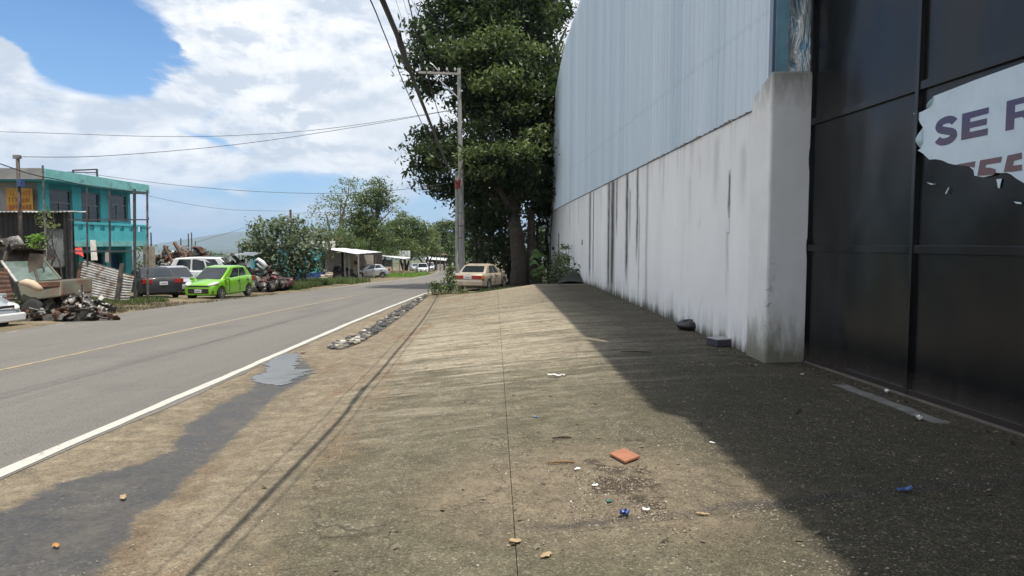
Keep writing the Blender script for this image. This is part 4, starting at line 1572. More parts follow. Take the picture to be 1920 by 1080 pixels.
GREEN = paintm('lime_green_paint', (0.185, 0.47, 0.010), metal=0.25, rough=0.32, coat=1.0)
GOLD = paintm('faded_champagne_paint', (0.36, 0.31, 0.245), metal=0.15, rough=0.5, coat=0.15, var=0.15, col2=(0.27, 0.24, 0.20))
DGREY = paintm('charcoal_paint', (0.014, 0.015, 0.018), metal=0.0, rough=0.5, coat=0.1)
SILVER = paintm('silver_paint', (0.42, 0.44, 0.46), metal=0.5, rough=0.35)
WHITEP = paintm('white_car_paint', (0.62, 0.63, 0.64), metal=0.0)
MAROON = paintm('dusty_maroon_paint', (0.12, 0.022, 0.030), metal=0.1, rough=0.6, coat=0.0, var=0.35, col2=(0.07, 0.05, 0.045), patch=0.55)
OLIVE = paintm('faded_olive_paint', (0.10, 0.098, 0.070), metal=0.0, rough=0.7, coat=0.0, var=0.3, col2=(0.11, 0.05, 0.03), patch=0.54)
BLACKP = paintm('black_car_paint', (0.018, 0.019, 0.021), metal=0.2)

HATCH = dict(L=3.6, W=1.62, H=1.53, R=0.29, wf=0.62, wr=3.02, paint=GREEN, belt=0.98,
             top=[(0, .62), (.06, .72), (.25, .80), (.75, .92), (1.0, .97), (2.9, 1.05), (3.45, 1.02), (3.6, .88)],
             bot=[(0, .26), (.3, .20), (3.2, .22), (3.6, .34)], cab=[.72, 1.62, 3.0, 3.50], win=[(0.20, 0.50), (0.535, 0.80)],
             fz=0.68, rz=0.86, lampslope=0.42, lampw=0.30, grille=(0.48, 0.07, -0.02), lowgrille=(0.33, 0.55), fplate=0.44, handles=[2.05, 2.85], seams=[1.25, 2.15, 2.9], tail=(0.20, 0.24), rplate=.55, roofw=0.78)
SEDAN = dict(L=4.35, W=1.69, H=1.38, R=0.30, wf=0.82, wr=3.38, paint=GOLD, belt=0.92,
             top=[(0, .58), (.08, .68), (.5, .77), (1.2, .88), (3.55, .93), (4.15, .95), (4.30, .90), (4.35, .80)],
             bot=[(0, .28), (.3, .20), (3.9, .24), (4.35, .34)], cab=[1.12, 1.95, 3.15, 3.75], win=[(0.20, 0.475), (0.52, 0.80)],
             fz=0.62, rz=0.76, lampslope=0.12, grille=(0.38, 0.10, 0.0), fplate=0.42, handles=[2.25, 3.1], seams=[1.35, 2.4, 3.2], tail=(0.42, 0.16), rplate=.76, rbump=(0.34, 0.60), fbump=(0.28, 0.5), cornermat=AMBER)


def var(base, **k):
    d = dict(base)
    d.update(k)
    return d


def gpos(u, v):
    p = gnd(u, v)
    return p


def cars():
    # lime hatchback
    make_car('parked_hatchback', 'lime green hatchback parked nose toward us at the road edge', (-13.98, 31.9, g(-13.98, 31.9) - 0.02), (-0.13, -1.0), HATCH)
    # champagne sedan beyond the crest of the apron
    make_car('parked_sedan', 'old champagne sedan with wide red tail lights parked beyond the end of the concrete apron', (-1.6, 35.4, -2.49), (0.30, 1.0),
             var(SEDAN, tail=(0.50, 0.17), seams=[1.35, 2.4, 3.2]), tilt=(0.0, 0.0))
    # charcoal sedan, rear towards us
    make_car('parked_sedan', 'charcoal grey sedan with its red tail light toward the road, left of the lime hatchback', (-17.3, 31.9, -2.60), (-0.66, 0.75),
             var(SEDAN, L=4.5, W=1.76, H=1.43, paint=DGREY, tail=(0.30, 0.20), rz=0.86, rplate=0.76, cornermat=REDL, rbump=None,
                 top=[(0, .60), (.08, .70), (.5, .80), (1.2, .92), (3.55, .98), (4.2, 1.02), (4.42, .99), (4.5, .84)]))
    # silver sedan behind
    make_car('parked_sedan', 'silver sedan parked behind the charcoal sedan, its windscreen facing the road', (-18.6, 36.6, -2.72), (0.75, -0.75),
             var(SEDAN, paint=SILVER, L=4.3, H=1.44, cab=[0.95, 1.85, 3.1, 3.7]))
    # white station wagon behind the hatchback
    make_car('parked_wagon', 'long white sport wagon with dark windows behind the lime hatchback', (-18.1, 40.3, -2.80), (0.96, 0.25),
             var(HATCH, L=4.9, W=1.9, H=1.95, R=0.36, wf=0.9, wr=3.85, paint=WHITEP, cat='car', belt=1.2,
                 top=[(0, .80), (.08, .95), (.9, 1.08), (1.3, 1.12), (4.75, 1.18), (4.9, 1.0)], bot=[(0, .38), (.3, .32), (4.6, .34), (4.9, .42)],
                 cab=[1.18, 1.85, 4.35, 4.82], win=[(0.15, 0.37), (0.40, 0.62), (0.65, 0.90)], fz=0.86, rz=1.0, lowgrille=(0.45, 0.62), fplate=0.55,
                 handles=[2.5, 3.5], seams=[1.45, 2.6, 3.6], lampslope=0.1, roofw=0.82))
    # silver hatchback at the workshop
    make_car('parked_hatchback', 'silver hatchback nosed into the open workshop under the white roof', (-15.0, 70.5, -3.72), (-0.86, -0.50),
             var(HATCH, L=3.9, H=1.46, paint=SILVER, W=1.66))
    # light car at the left border of the picture
    make_car('parked_hatchback', 'silver white hatchback whose nose pokes into the picture at the far left', (-15.25, 17.4, g(-14.6, 17.3) - 0.16), (1.0, -0.16),
             var(HATCH, paint=SILVER, L=4.1, W=1.7, H=1.42, wf=.8, wr=3.35, cab=[.62, 1.7, 3.25, 3.92], fbump=(0.26, 0.48), bumppaint=WHITEP, lowgrille=None, plates=False,
                 top=[(0, .52), (.06, .60), (.25, .70), (.75, .9), (1.2, .93), (3.4, .96), (3.95, .92), (4.1, .72)]))
    # far cars by the road
    for i, (u, v, pm, lab, hd) in enumerate(((792, 513, WHITEP, 'white car parked by the road just before the distant stalls, nearest of three', (0.2, -1)),
                                             (779, 508, SILVER, 'pale car half hidden behind the nearest white car at the distant stalls', (0.3, -1)),
                                             (806, 508, SILVER, 'grey car parked beyond the nearest white car, closest to the distant stalls', (0.15, -1)))):
        p = gpos(u, v)
        make_car('distant_car', lab, (p.x, p.y, g(p.x, p.y)), hd, var(HATCH if i != 1 else SEDAN, paint=pm), group='cars parked at the distant stalls')


cars()


# ------------------------------------------------------------------ wrecks and scrap
RUST = mk('rust', (0.145, 0.062, 0.035), 0.9, var=0.4, scale=4, bmp=0.02, col2=(0.07, 0.045, 0.035), patch=0.5)
SCRAPD = mk('scrap_dark', (0.045, 0.042, 0.040), 0.7, metal=0.2, var=0.5, scale=5, col2=(0.12, 0.07, 0.045), patch=0.55)
SCRAPG = mk('scrap_grey', (0.19, 0.185, 0.175), 0.6, metal=0.3, var=0.4, scale=4, col2=(0.08, 0.07, 0.06), patch=0.52)
SCRAPW = mk('scrap_pale', (0.40, 0.38, 0.35), 0.6, var=0.3, scale=4, col2=(0.2, 0.17, 0.14), patch=0.56)
SCRAPR = mk('scrap_red', (0.30, 0.035, 0.02), 0.5, var=0.3, scale=4, col2=(0.12, 0.04, 0.03), patch=0.55)


def junk_mesh(mb, c, size, rnd, kind):
    c = Vector(c)
    R_ = Matrix.Translation(c) @ Matrix.Rotation(rnd.uniform(0, 6.28), 4, 'Z') @ Matrix.Rotation(rnd.uniform(-1.1, 1.1), 4, 'X') @ Matrix.Rotation(rnd.uniform(-1, 1), 4, 'Y')
    if kind == 0:      # bent sheet (a door, a wing, a bonnet)
        w, h = size * rnd.uniform(.6, 1.2), size * rnd.uniform(.4, .8)
        k = rnd.uniform(0.1, 0.35) * size
        ph = rnd.uniform(0, 6)
        n = 5
        for side in (0, 1):
            off = len(mb.v)
            for j in range(n + 1):
                for i in range(n + 1):
                    a, b = i / n - .5, j / n - .5
                    p = R_ @ Vector((a * w, b * h, k * math.cos(a * 3 + ph) * math.cos(b * 2.5) + 0.02 * side + 0.03 * math.sin(a * 14 + ph)))
                    mb.v.append(tuple(p))
            for j in range(n):
                for i in range(n):
                    q = off + j * (n + 1) + i
                    mb.f.append((q, q + 1, q + n + 2, q + n + 1))
    elif kind == 1:    # pipe or axle
        l = size * rnd.uniform(.7, 1.5)
        mb.tube([R_ @ Vector((-l / 2, 0, 0)), R_ @ Vector((-l * .1, rnd.uniform(-.1, .1) * l, 0)), R_ @ Vector((l / 2, 0, 0))], rnd.uniform(0.02, 0.06) * max(size, .6), 6)
    elif kind == 2:    # tyre
        r = rnd.uniform(0.27, 0.33)
        mb.lathe([(r * .6, -.09), (r * .92, -.09), (r, -.06), (r, .06), (r * .92, .09), (r * .6, .09), (r * .55, 0)], 14, R_)
    elif kind == 3:    # block with lumps (engine, gearbox)
        s = size * 0.3
        mb.box(-s, s, -s * .6, s * .6, -s * .5, s * .5, R_)
        mb.lathe([(s * .5, 0), (s * .55, s * .4), (s * .3, s * .7)], 8, R_ @ Matrix.Translation((s * .3, 0, s * .4)))
        mb.lathe([(s * .3, 0), (s * .3, s * .9)], 8, R_ @ Matrix.Translation((-s, 0, 0)) @ Matrix.Rotation(-PI / 2, 4, 'Y'))
        for k in range(4):
            mb.tube([R_ @ Vector((s * (k * .4 - .6), s * .6, 0)), R_ @ Vector((s * (k * .4 - .6), s * .9, s * .3))], s * .09, 5)
    else:              # angle bar frame
        w, h = size * rnd.uniform(.5, 1), size * rnd.uniform(.4, .7)
        cs = [R_ @ Vector(q) for q in ((-w / 2, -h / 2, 0), (w / 2, -h / 2, 0), (w / 2, h / 2, 0), (-w / 2, h / 2, 0))]
        for k in range(4):
            mb.bar(cs[k], cs[(k + 1) % 4], 0.04)


def scrap_heap(name, label, base, rx_, ry_, h, n, size, seed, mats, weights=(5, 3, 1, 2, 2), flat=1.6):
    rnd = random.Random(seed)
    root = thing(name, label, 'scrap', base)
    mbs = [MB() for _ in mats]
    for i in range(n):
        a, r = rnd.uniform(0, 6.28), math.sqrt(rnd.random())
        hh = h * (1 - r ** flat) * (0.8 + 0.2 * math.sin(a * 3 + seed))
        z = rnd.uniform(0.25, 1) * hh
        k = rnd.choices(range(5), weights)[0]
        junk_mesh(mbs[rnd.randrange(len(mats))], (rx_ * r * math.cos(a), ry_ * r * math.sin(a), z + 0.08), size * rnd.uniform(.6, 1.3), rnd, k)
    for mb, m in zip(mbs, mats):
        mb.build('loose_scrap', m, root, kind='stuff')
    # the packed core of the heap
    def fn(a, b):
        an = a * 2 * PI
        r = b
        hh = h * 0.72 * (1 - r ** 1.8) + 0.12 * math.sin(an * 5 + seed) * math.sin(r * 9) * h
        return (rx_ * 0.95 * r * math.cos(an), ry_ * 0.95 * r * math.sin(an), max(hh, -0.1) - 0.05)
    MB().grid(fn, 28, 8).build('heap_core', SCRAPD, root)
    return root


def corrugated(p00, p10, p01, p11, mat, name, parent, waves=14, amp=0.02, n=None):
    """sheet between four corners; the waves run along the p00-p10 direction, crests stacked towards p01"""
    p00, p10, p01, p11 = map(Vector, (p00, p10, p01, p11))
    nrm = (p10 - p00).cross(p01 - p00).normalized()

    def fn(a, b):
        e = 0.012 * math.sin(a * 7 + b * 3) + 0.01 * math.sin(b * 11)
        return p00.lerp(p10, a).lerp(p01.lerp(p11, a), b) + nrm * (amp * math.cos(b * waves * 2 * PI) + e)
    return MB().grid(fn, 6, waves * 6).build(name, mat, parent, smooth=True)


def left_yard():
    # --- two-storey turquoise house
    teal = mk('turquoise_wall', (0.075, 0.45, 0.50), 0.75, var=0.14, scale=1.2, bmp=0.006, col2=(0.05, 0.27, 0.31), patch=0.6)
    pale = mk('pale_turquoise', (0.19, 0.48, 0.47), 0.75, var=0.2, scale=2, col2=(0.12, 0.22, 0.20), patch=0.62)
    deep = mk('deep_turquoise', (0.03, 0.25, 0.30), 0.7, var=0.15)
    cem = mk('grey_render', (0.30, 0.295, 0.285), 0.9, var=0.18, scale=0.8, col2=(0.22, 0.215, 0.21), patch=0.55)
    dark = mk('dark_interior', (0.018, 0.016, 0.016), 0.9)
    wfr = mk('window_frame', (0.20, 0.21, 0.22), 0.5, var=0.2)
    curt = mk('window_pane', (0.035, 0.030, 0.036), 0.12, var=0.4, scale=3)
    h = thing('two_storey_house', 'turquoise two storey house with balcony and grey end wall across the road', 'house', (0, 0, 0))
    X0, Y0, Y1 = -23.1, 33.0, 40.6
    zg, zf, zt = -3.0, -0.05, 2.95
    XB = -32.0
    # front wall as pieces round the openings (upper floor)
    ops = []
    for (a, b, c, d) in ((93, 136, 356, 420), (153, 189, 362, 425), (203, 240, 366, 415)):
        pa, pb = atX(a, (c + d) / 2, X0), atX(b, (c + d) / 2, X0)
        ops.append((pa.y, pb.y, atX((a + b) / 2, d, X0).z, atX((a + b) / 2, c, X0).z))
    ys = [Y0] + [q for o in ops for q in o[:2]] + [Y1]
    T = 0.2
    for i in range(0, len(ys), 2):
        MB().box(X0 - T, X0, ys[i], ys[i + 1], zf, zt).build('wall_pier', teal, h)
    for (a, b, z0, z1) in ops:
        mb = MB()
        MB().box(X0 - T, X0 - 0.002, a, b, z1, zt).build('lintel', deep, h)
        if z0 > zf + 0.1:
            MB().box(X0 - T, X0 - 0.002, a, b, zf, z0).build('window_sill_wall', teal, h)
        pn = MB().box(X0 - 0.13, X0 - 0.12, a, b, z0, z1).build('window', curt, h)
        fr = MB()
        e = 0.05
        fr.box(X0 - 0.12, X0 - 0.07, a, b, z1 - e, z1 - .002)
        fr.box(X0 - 0.12, X0 - 0.07, a, b, z0 + .002, z0 + e)
        fr.box(X0 - 0.12, X0 - 0.07, a + .002, a + e, z0 + e, z1 - e)
        fr.box(X0 - 0.12, X0 - 0.07, b - e, b - .002, z0 + e, z1 - e)
        zm = lerp(z0, z1, 0.62)
        fr.box(X0 - 0.12, X0 - 0.075, a + e, b - e, zm - e / 2, zm + e / 2)
        fr.box(X0 - 0.12, X0 - 0.08, (a + b) / 2 - e / 2, (a + b) / 2 + e / 2, z0 + e, zm - e / 2)
        fr.build('window_frame', wfr, pn)
    # ground floor: posts and dark bays
    mb = MB()
    MB().box(X0 - 2.6, X0 - 2.5, Y0, Y1, zg, zf).build('back_of_shop', dark, h)
    for a, b in ((Y0, 33.5), (35.6, 35.95), (38.0, 38.3), (39.9, Y1)):
        MB().box(X0 - T, X0 - 0.003, a, b, zg, zf - 0.14).build('ground_floor_pier', teal, h)
    MB().box(X0 - T, X0 - 0.05, Y0, Y1, zf - 0.55, zf - 0.002).build('beam', deep, h)
    MB().box(X0 - 0.6, X0 - 0.5, 38.3, 39.9, zg, zf - .6).build('shutter', mk('blue_shutter', (0.02, 0.07, 0.16), 0.5), h)
    # end wall, rear
    MB().box(XB, X0 - T, Y0 + 0.002, Y0 + T, zg, zt).build('end_wall', cem, h)
    MB().box(XB, X0 - T, Y1 - T, Y1 - .002, zg, zt).build('gable_wall', teal, h)
    # roof slab with a pale upstand
    MB().box(XB - .3, -22.15, 31.95, 40.9, zt, zt + 0.14).build('roof_slab', deep, h)
    MB().box(-22.27, -22.10, 31.9, 40.95, zt + 0.05, zt + 0.56).build('parapet', pale, h, bevel=0.01)
    MB().box(XB, -22.275, 31.88, 32.05, zt + 0.05, zt + 0.58).build('parapet', cem, h, bevel=0.01)
    MB().box(XB, -22.4, 40.8, 40.95, zt + 0.05, zt + 0.5).build('parapet', cem, h)
    # balcony
    BX = -22.1
    MB().box(X0 + 0.002, BX, Y0 - .3, 40.45, zf - 0.16, zf).build('balcony_slab', pale, h, bevel=0.01)
    by0, by1 = Y0 - .3, 40.45
    zc = zf + 1.12
    MB().box(BX - 0.12, BX, by0, by1, zf + 0.002, zf + 0.70).build('balcony_wall', teal, h)
    MB().box(BX - 0.14, BX + 0.02, by0, by1, zc - 0.13, zc).build('balcony_rail', teal, h, bevel=0.01)
    MB().box(X0, BX - .125, by1 - 0.12, by1, zf + 0.002, zf + 0.70).build('balcony_wall', teal, h)
    nb = 9
    for i in range(nb):
        y = lerp(by0, by1 - .5, i / (nb - 1))
        MB().box(BX - 0.115, BX - 0.005, y, y + 0.5, zf + 0.703, zc - 0.132).build('balcony_baluster', teal, h)
    MB().box(BX - 0.11, BX + 0.03, by0, by1, zf - 0.155, zf + 0.14).build('balcony_edge', pale, h)
    # pipe frame on the roof
    st = mk('frame_steel', (0.07, 0.07, 0.075), 0.6, var=0.3)
    f = thing('roof_frame', 'dark pipe frame standing on the parapet of the turquoise house', 'frame', (0, 0, 0))
    a, b = atX(138, 345, -22.2), atX(183, 347, -22.2)
    a2, b2 = atX(138, 324, -22.2), atX(183, 322, -22.2)
    zt_ = zt + 0.56
    for p, q in ((a, a2), (b, b2)):
        MB().bar((p.x, p.y, zt_), (p.x, p.y, q.z + .12), 0.07).build('post', st, f)
    MB().bar((a.x, a.y, a2.z + .12), (b.x, b.y, b2.z + .12), 0.07).build('cross_rail', st, f)
    MB().bar((a.x - 1.5, a.y, a2.z + .05), (b.x, b.y, b2.z - .05), 0.05).build('brace', st, f)
    # yellow sign with faded orange lettering on the end wall
    s = thing('yellow_sign', 'faded yellow sign with orange lettering on the grey end wall', 'sign', (0, 0, 0))
    pa, pb = atY(12, 353, 32.7), atY(63, 395, 32.7)
    yb = MB().box(pa.x, pb.x, 32.66, 32.7, pb.z, pa.z).build('sign_board', mk('faded_yellow', (0.52, 0.30, 0.035), 0.6, var=0.2, scale=1.5, col2=(0.48, 0.20, 0.03), patch=0.52), s)
    org = mk('faded_orange_print', (0.34, 0.10, 0.02), 0.6, var=0.3)
    rnd = random.Random(5)
    cur = bpy.data.curves.new('lettering', 'FONT')
    for txt, cx_, cz, sz in (('LLANTE', 0.56, 0.76, 0.30), ('PINCHAZO', 0.50, 0.48, 0.30), ('TALLER', 0.52, 0.17, 0.30)):
        if txt != 'LLANTE':
            # the lower rows cannot be read: irregular strokes
            mb = MB()
            for k in range(7):
                x = pa.x + (0.10 + k * 0.125) * (pb.x - pa.x)
                z = pb.z + cz * (pa.z - pb.z) + rnd.uniform(-.03, .03)
                mb.box(x, x + 0.045, 32.650, 32.659, z - 0.12, z + 0.12)
                mb.box(x + 0.046, x + 0.12, 32.650, 32.659, z + rnd.choice((-0.12, -0.02, 0.07)), z + rnd.choice((0.075, 0.09, 0.12)))
            mb.build('lettering', org, s, kind='stuff')
            continue
        c = bpy.data.curves.new('lettering', 'FONT')
        c.body = txt
        c.size = sz
        c.align_x = 'CENTER'
        c.align_y = 'CENTER'
        c.extrude = 0.004
        to = bpy.data.objects.new('tmp', c)
        COL.objects.link(to)
        dg = bpy.context.evaluated_depsgraph_get()
        me = bpy.data.meshes.new_from_object(to.evaluated_get(dg))
        bpy.data.objects.remove(to)
        me.materials.clear()
        me.materials.append(org)
        lo = bpy.data.objects.new('lettering', me)
        COL.objects.link(lo)
        lo.parent = s
        lo.location = (pa.x + cx_ * (pb.x - pa.x), 32.652, pb.z + cz * (pa.z - pb.z))
        lo.rotation_euler = (PI / 2, 0, 0)
    # --- dark lean-to in front of the end wall
    sh = thing('dark_lean_to', 'dark corrugated lean-to shed with a thin pale roof edge under the yellow sign', 'shed', (0, 0, 0))
    blk = mk('tarred_sheet', (0.022, 0.020, 0.020), 0.75, var=0.5, scale=2, col2=(0.06, 0.045, 0.04), patch=0.6)
    Ys = 28.6
    pl_, pr_ = atY(-40, 400, Ys), atY(128, 400, Ys)
    zc_ = atY(100, 399, Ys).z
    mb = MB()
    nn = 30
    corrugated((pl_.x, Ys, -2.7), (pl_.x, Ys, zc_), (pr_.x, Ys, -2.7), (pr_.x, Ys, zc_), blk, 'sheet_wall', sh, waves=18, amp=0.03)
    corrugated((pr_.x, Ys, -2.7), (pr_.x, Ys, zc_), (pr_.x - .4, Ys + .9, -2.7), (pr_.x - .4, Ys + .9, zc_ + .06), blk, 'sheet_wall', sh, waves=18, amp=0.03)
    corrugated((pl_.x, Ys - .35, zc_ + 0.03), (pl_.x, Ys + 1.2, zc_ + .10), (pr_.x + .25, Ys - .35, zc_ + 0.03), (pr_.x + .1, Ys + 1.2, zc_ + .10), mk('zinc_sheet', (0.36, 0.36, 0.35), 0.5, metal=0.4, var=0.3, col2=(0.2, 0.13, 0.09), patch=0.6), 'roof_sheet', sh, waves=24, amp=0.02)
    for u in (122, 129):
        p = atY(u, 400, Ys - .25)
        MB().bar((p.x, Ys - .25, -2.6), (p.x, Ys - .25, zc_), 0.11).build('corner_post', blk, sh)
    d = thing('metal_door_panel', 'pale grey ribbed metal door panel hung on the dark lean-to', 'door', (0, 0, 0))
    q = [atY(u, v, Ys - .14) for u, v in ((88, 500), (88, 431), (120, 500), (120, 431))]
    grey = mk('ribbed_grey', (0.24, 0.25, 0.245), 0.55, metal=0.2, var=0.2, scale=2)
    corrugated(q[0], q[1], q[2], q[3], grey, 'ribbed_panel', d, waves=6, amp=0.022)
    fr = MB()
    for a, b in ((0, 1), (1, 3), (3, 2), (2, 0)):
        fr = MB()
        fr.bar(q[a], q[b], 0.06)
        fr.build('panel_frame', SCRAPG, d)
    for k in range(3):
        MB().tube([q[0].lerp(q[1], 0.25 + .22 * k) + Vector((.05, -.05, 0)), q[0].lerp(q[1], 0.42 + .22 * k) + Vector((.32, -.05, 0))], 0.012, 5).build('wire', SCRAPD, d)
    # --- open pipe framework along the yard
    fy = 27.7
    f = thing('pipe_framework', 'tall open framework of dark pipes standing before the turquoise house', 'frame', (0, 0, 0))
    for (u, v0, v1, w) in ((163, 352, 560, .05), (205, 358, 545, .06), (252, 354, 570, .085), (276, 356, 570, .06), (134, 398, 545, .05)):
        p = atY(u, v0, fy)
        q = atY(u + 1, v1, fy)
        MB().bar((q.x, fy, -2.75), (p.x, fy, p.z), w).build('post', st if u != 276 else SCRAPG, f)
    for v, u0, u1 in ((412, 130, 277), (471, 130, 254), (361, 250, 277)):
        p, q = atY(u0, v, fy - .08), atY(u1, v, fy - .08)
        MB().bar(p, q, 0.05).build('cross_rail', st, f)
    for u in (283, 279):
        p = atY(276, 430 if u == 283 else 418, fy)
        MB().bar(p, atY(u, 425 if u == 283 else 408, fy - .2), 0.025).build('hook', st, f)
    # --- leaning corrugated sheets
    zs = mk('weathered_zinc', (0.40, 0.385, 0.36), 0.55, metal=0.3, var=0.25, scale=2.5, col2=(0.19, 0.125, 0.085), patch=0.58)
    t = thing('corrugated_panel', 'large leaning panel of silvery corrugated zinc with rust stains before the turquoise house', 'panel', (0, 0, 0))
    def onY(u, v, Y):
        return atY(u, v, Y)
    corrugated(onY(146, 548, 27.4), onY(214, 562, 26.6), onY(157, 486, 27.9), onY(224, 506, 27.1), zs, 'zinc_sheet', t, waves=13, amp=0.022)
    MB().bar(onY(143, 550, 27.5), onY(153, 492, 27.9), 0.13).build('side_post', RUST, t)
    t = thing('corrugated_panel', 'narrow offcut of corrugated zinc right of the black plank', 'panel', (0, 0, 0))
    corrugated(onY(224, 563, 26.7), onY(243, 562, 26.7), onY(231, 511, 27.1), onY(252, 516, 27.0), zs, 'zinc_sheet', t, waves=10, amp=0.022)
    t = MB().bar(onY(219, 564, 26.5), onY(229, 494, 26.9), 0.17, 0.06).build('black_plank', SCRAPD, bevel=0.008)
    tag(t, 'black plank leaning between the two corrugated zinc panels', 'plank')
    t = thing('brick_pillar', 'pale unpainted block pillar standing left of the large scrap heap', 'pillar', (0, 0, 0))
    p = gnd(279, 548)
    Yp = 41.0
    q0, q1 = atY(273, 515, Yp), atY(287, 462, Yp)
    nbk = 11
    blkm = mk('pale_block', (0.36, 0.31, 0.24), 0.9, var=0.2, scale=4)
    for k in range(nbk):
        z0 = lerp(-2.8, q1.z, k / nbk)
        z1 = lerp(-2.8, q1.z, (k + 1) / nbk)
        MB().box(q0.x, q1.x, Yp - .2, Yp + .2, z0 + .006, z1 - .006).build('block', blkm, t)
    t = thing('ladder', 'pale wooden ladder leaning on the balcony of the turquoise house', 'ladder', (0, 0, 0))
    la = [atX(170, 452, -21.9), atX(177, 452, -21.9)]
    pw = mk('pale_wood', (0.42, 0.39, 0.34), 0.8, var=0.2)
    pd = MB().prism([atX(169, 450, -21.9), atX(178, 450, -21.9), atX(182, 488, -21.3), atX(171, 488, -21.3)], (0.03, 0, 0)).build('ladder_panel', pw, t)
    t = thing('pale_board', 'small pale board standing in the dark ground floor of the turquoise house', 'board', (0, 0, 0))
    MB().prism([atX(197, 473, -22.0), atX(207, 473, -22.0), atX(207, 492, -22.0), atX(197, 492, -22.0)], (0.03, 0, 0)).build('board', pw, t)
    # red goods under the balcony
    t = thing('red_awning', 'red plastic awning scrap at the left end of the ground floor under the balcony', 'awning', (0, 0, 0))
    q = [atX(134, 466, -20.2), atX(150, 464, -20.2), atX(154, 482, -19.8), atX(143, 476, -19.8), atX(136, 474, -20.0)]
    MB().prism(q, (0.08, 0, 0)).build('red_sheet', mk('red_plastic', (0.50, 0.03, 0.02), 0.45, var=0.2), t)
    # --- scrap heaps
    scrap_heap('scrap_heap', 'high heap of scrap metal and beams behind the parked cars, right of the turquoise house', (-21.6, 43.4, -2.9), 2.5, 1.9, 2.7, 620, 0.62, 5,
               [SCRAPD, SCRAPG, SCRAPW, RUST, SCRAPD, BLACKP, SCRAPG], (6, 3, 2, 3, 2), flat=4.0)
    for i, (a, b, w) in enumerate((((308, 461), (328, 502), .14), ((327, 455), (338, 474), .16), ((322, 482), (346, 476), .10), ((344, 470), (352, 495), .13))):
        t = MB().bar(atY(*a, 41.2), atY(*b, 40.6), w).build('rusty_beam', RUST, bevel=0.01)
        tag(t, ['long rusty beam sloping down to the right across the scrap heap', 'short dark beam at the very top of the scrap heap', 'rusty beam lying almost level on the scrap heap',
                'steep rusty beam at the right end of the scrap heap'][i], 'beam', 'beams on the scrap heap')
    scrap_heap('rusty_scrap_stack', 'brown stack of rusted crates and plates at the right end of the scrap heap', (-19.9, 42.6, -2.8), .9, 1.2, 2.35, 200, 0.45, 9, [RUST, SCRAPD, SCRAPG, RUST], (2, 2, 0, 3, 3), flat=5.0)
    scrap_heap('car_parts_heap', 'dark heap of bonnets and body panels behind the roof of the lime hatchback', (-15.9, 38.4, -2.8), 1.9, 1.3, 2.3, 220, 0.5, 12, [SCRAPD, BLACKP, SCRAPG, SCRAPW], (6, 1, 2, 2, 1))
    t = thing('black_bonnet', 'black car bonnet lying on top of the heap behind the lime hatchback', 'bonnet', (0, 0, 0))
    pa, pb = atY(424, 484, 37.5), atY(474, 480, 37.5)
    MB().grid(lambda a, b: (lerp(pa.x, pb.x, a), 37.5 + 1.1 * b, lerp(pa.z, pb.z, a) + 0.12 * math.sin(PI * a) + 0.15 * b), 8, 5).build('bonnet', BLACKP, t, smooth=True)
    # wrecked motorcycle and red wrecks right of the hatchback
    wr = make_car('wrecked_car', 'crushed maroon wreck lying right of the lime hatchback', (-15.3, 40.2, -2.80), (0.93, -0.36), var(SEDAN, paint=MAROON, dent=0.09, wheels=False, noglass=True, nocab=True, plates=False, L=3.9,
             top=[(0, .50), (.08, .62), (.5, .72), (1.2, .78), (3.0, .72), (3.7, .8), (3.85, .70), (3.9, .6)], cat='wrecked car', wf=.8, wr=3.1, seams=[], handles=[]))
    scrap_heap('crushed_body_panels', 'grey and black crushed body panels stacked on the maroon wreck', (-14.4, 39.3, -2.6), 1.1, 0.8, 1.1, 150, 0.45, 21, [SCRAPD, SCRAPG, MAROON, BLACKP], (7, 2, 1, 1, 0))
    t = thing('white_front_fairing', 'white and black moulded bumper resting on the red wreck', 'bumper', (0, 0, 0))
    pts = [atY(u, v, 37.4) for u, v in ((478, 489), (484, 486), (492, 492), (499, 500), (496, 504), (488, 500), (482, 494))]
    MB().tube(pts, [.06, .10, .13, .12, .08, .07, .05], 8).build('fairing', WHITEP, t, smooth=True)
    t = thing('orange_bonnet', 'small orange red bonnet lying low beside the rear wheel of the lime hatchback', 'bonnet', (0, 0, 0))
    q = [gnd(482, 541) + Vector((0, 0, .25)), gnd(498, 540) + Vector((0, 0, .28))]
    p = gnd(490, 543)
    MB().grid(lambda a, b: (p.x - .35 + .75 * a, p.y - .1 + .6 * b, p.z + 0.28 + .14 * b + .08 * math.sin(PI * a)), 6, 5).build('bonnet', mk('orange_red_paint', (0.55, 0.06, 0.015), 0.35, coat=0.5), t, smooth=True)
    MB().box(p.x - .3, p.x + .3, p.y + .1, p.y + .45, p.z, p.z + .24).build('support', SCRAPW, t, bevel=0.03)
    t = thing('dark_bumper', 'dark grey plastic bumper lying on the verge beside the orange red bonnet', 'bumper', (0, 0, 0))
    p0, p1, p2, p3 = gnd(498, 546), gnd(505, 548), gnd(516, 545), gnd(522, 540)
    MB().tube([p + Vector((0, 0, .2 + k * .03)) for k, p in enumerate((p0, p1, p2, p3))], [.16, .24, .24, .14], 8).build('shell', SCRAPD, t, smooth=True)

    # --- wrecked truck cab at the left
    wk = thing('wrecked_van', 'wrecked olive van with cracked greenish windscreen and rusty roof among the junk', 'wrecked van', (0, 0, 0))
    Yw = 21.6
    def w_(u, v, Y=Yw):
        return atY(u, v, Y)
    glassg = mk('cracked_glass', (0.10, 0.135, 0.115), 0.12, var=0.3, scale=2.5, spec=0.6)
    cab = MB()
    # body block below the windscreen
    zb = g(-14.2, 21.6)
    P = {k: w_(*k) for k in ((2, 488), (84, 494), (116, 524), (30, 530))}
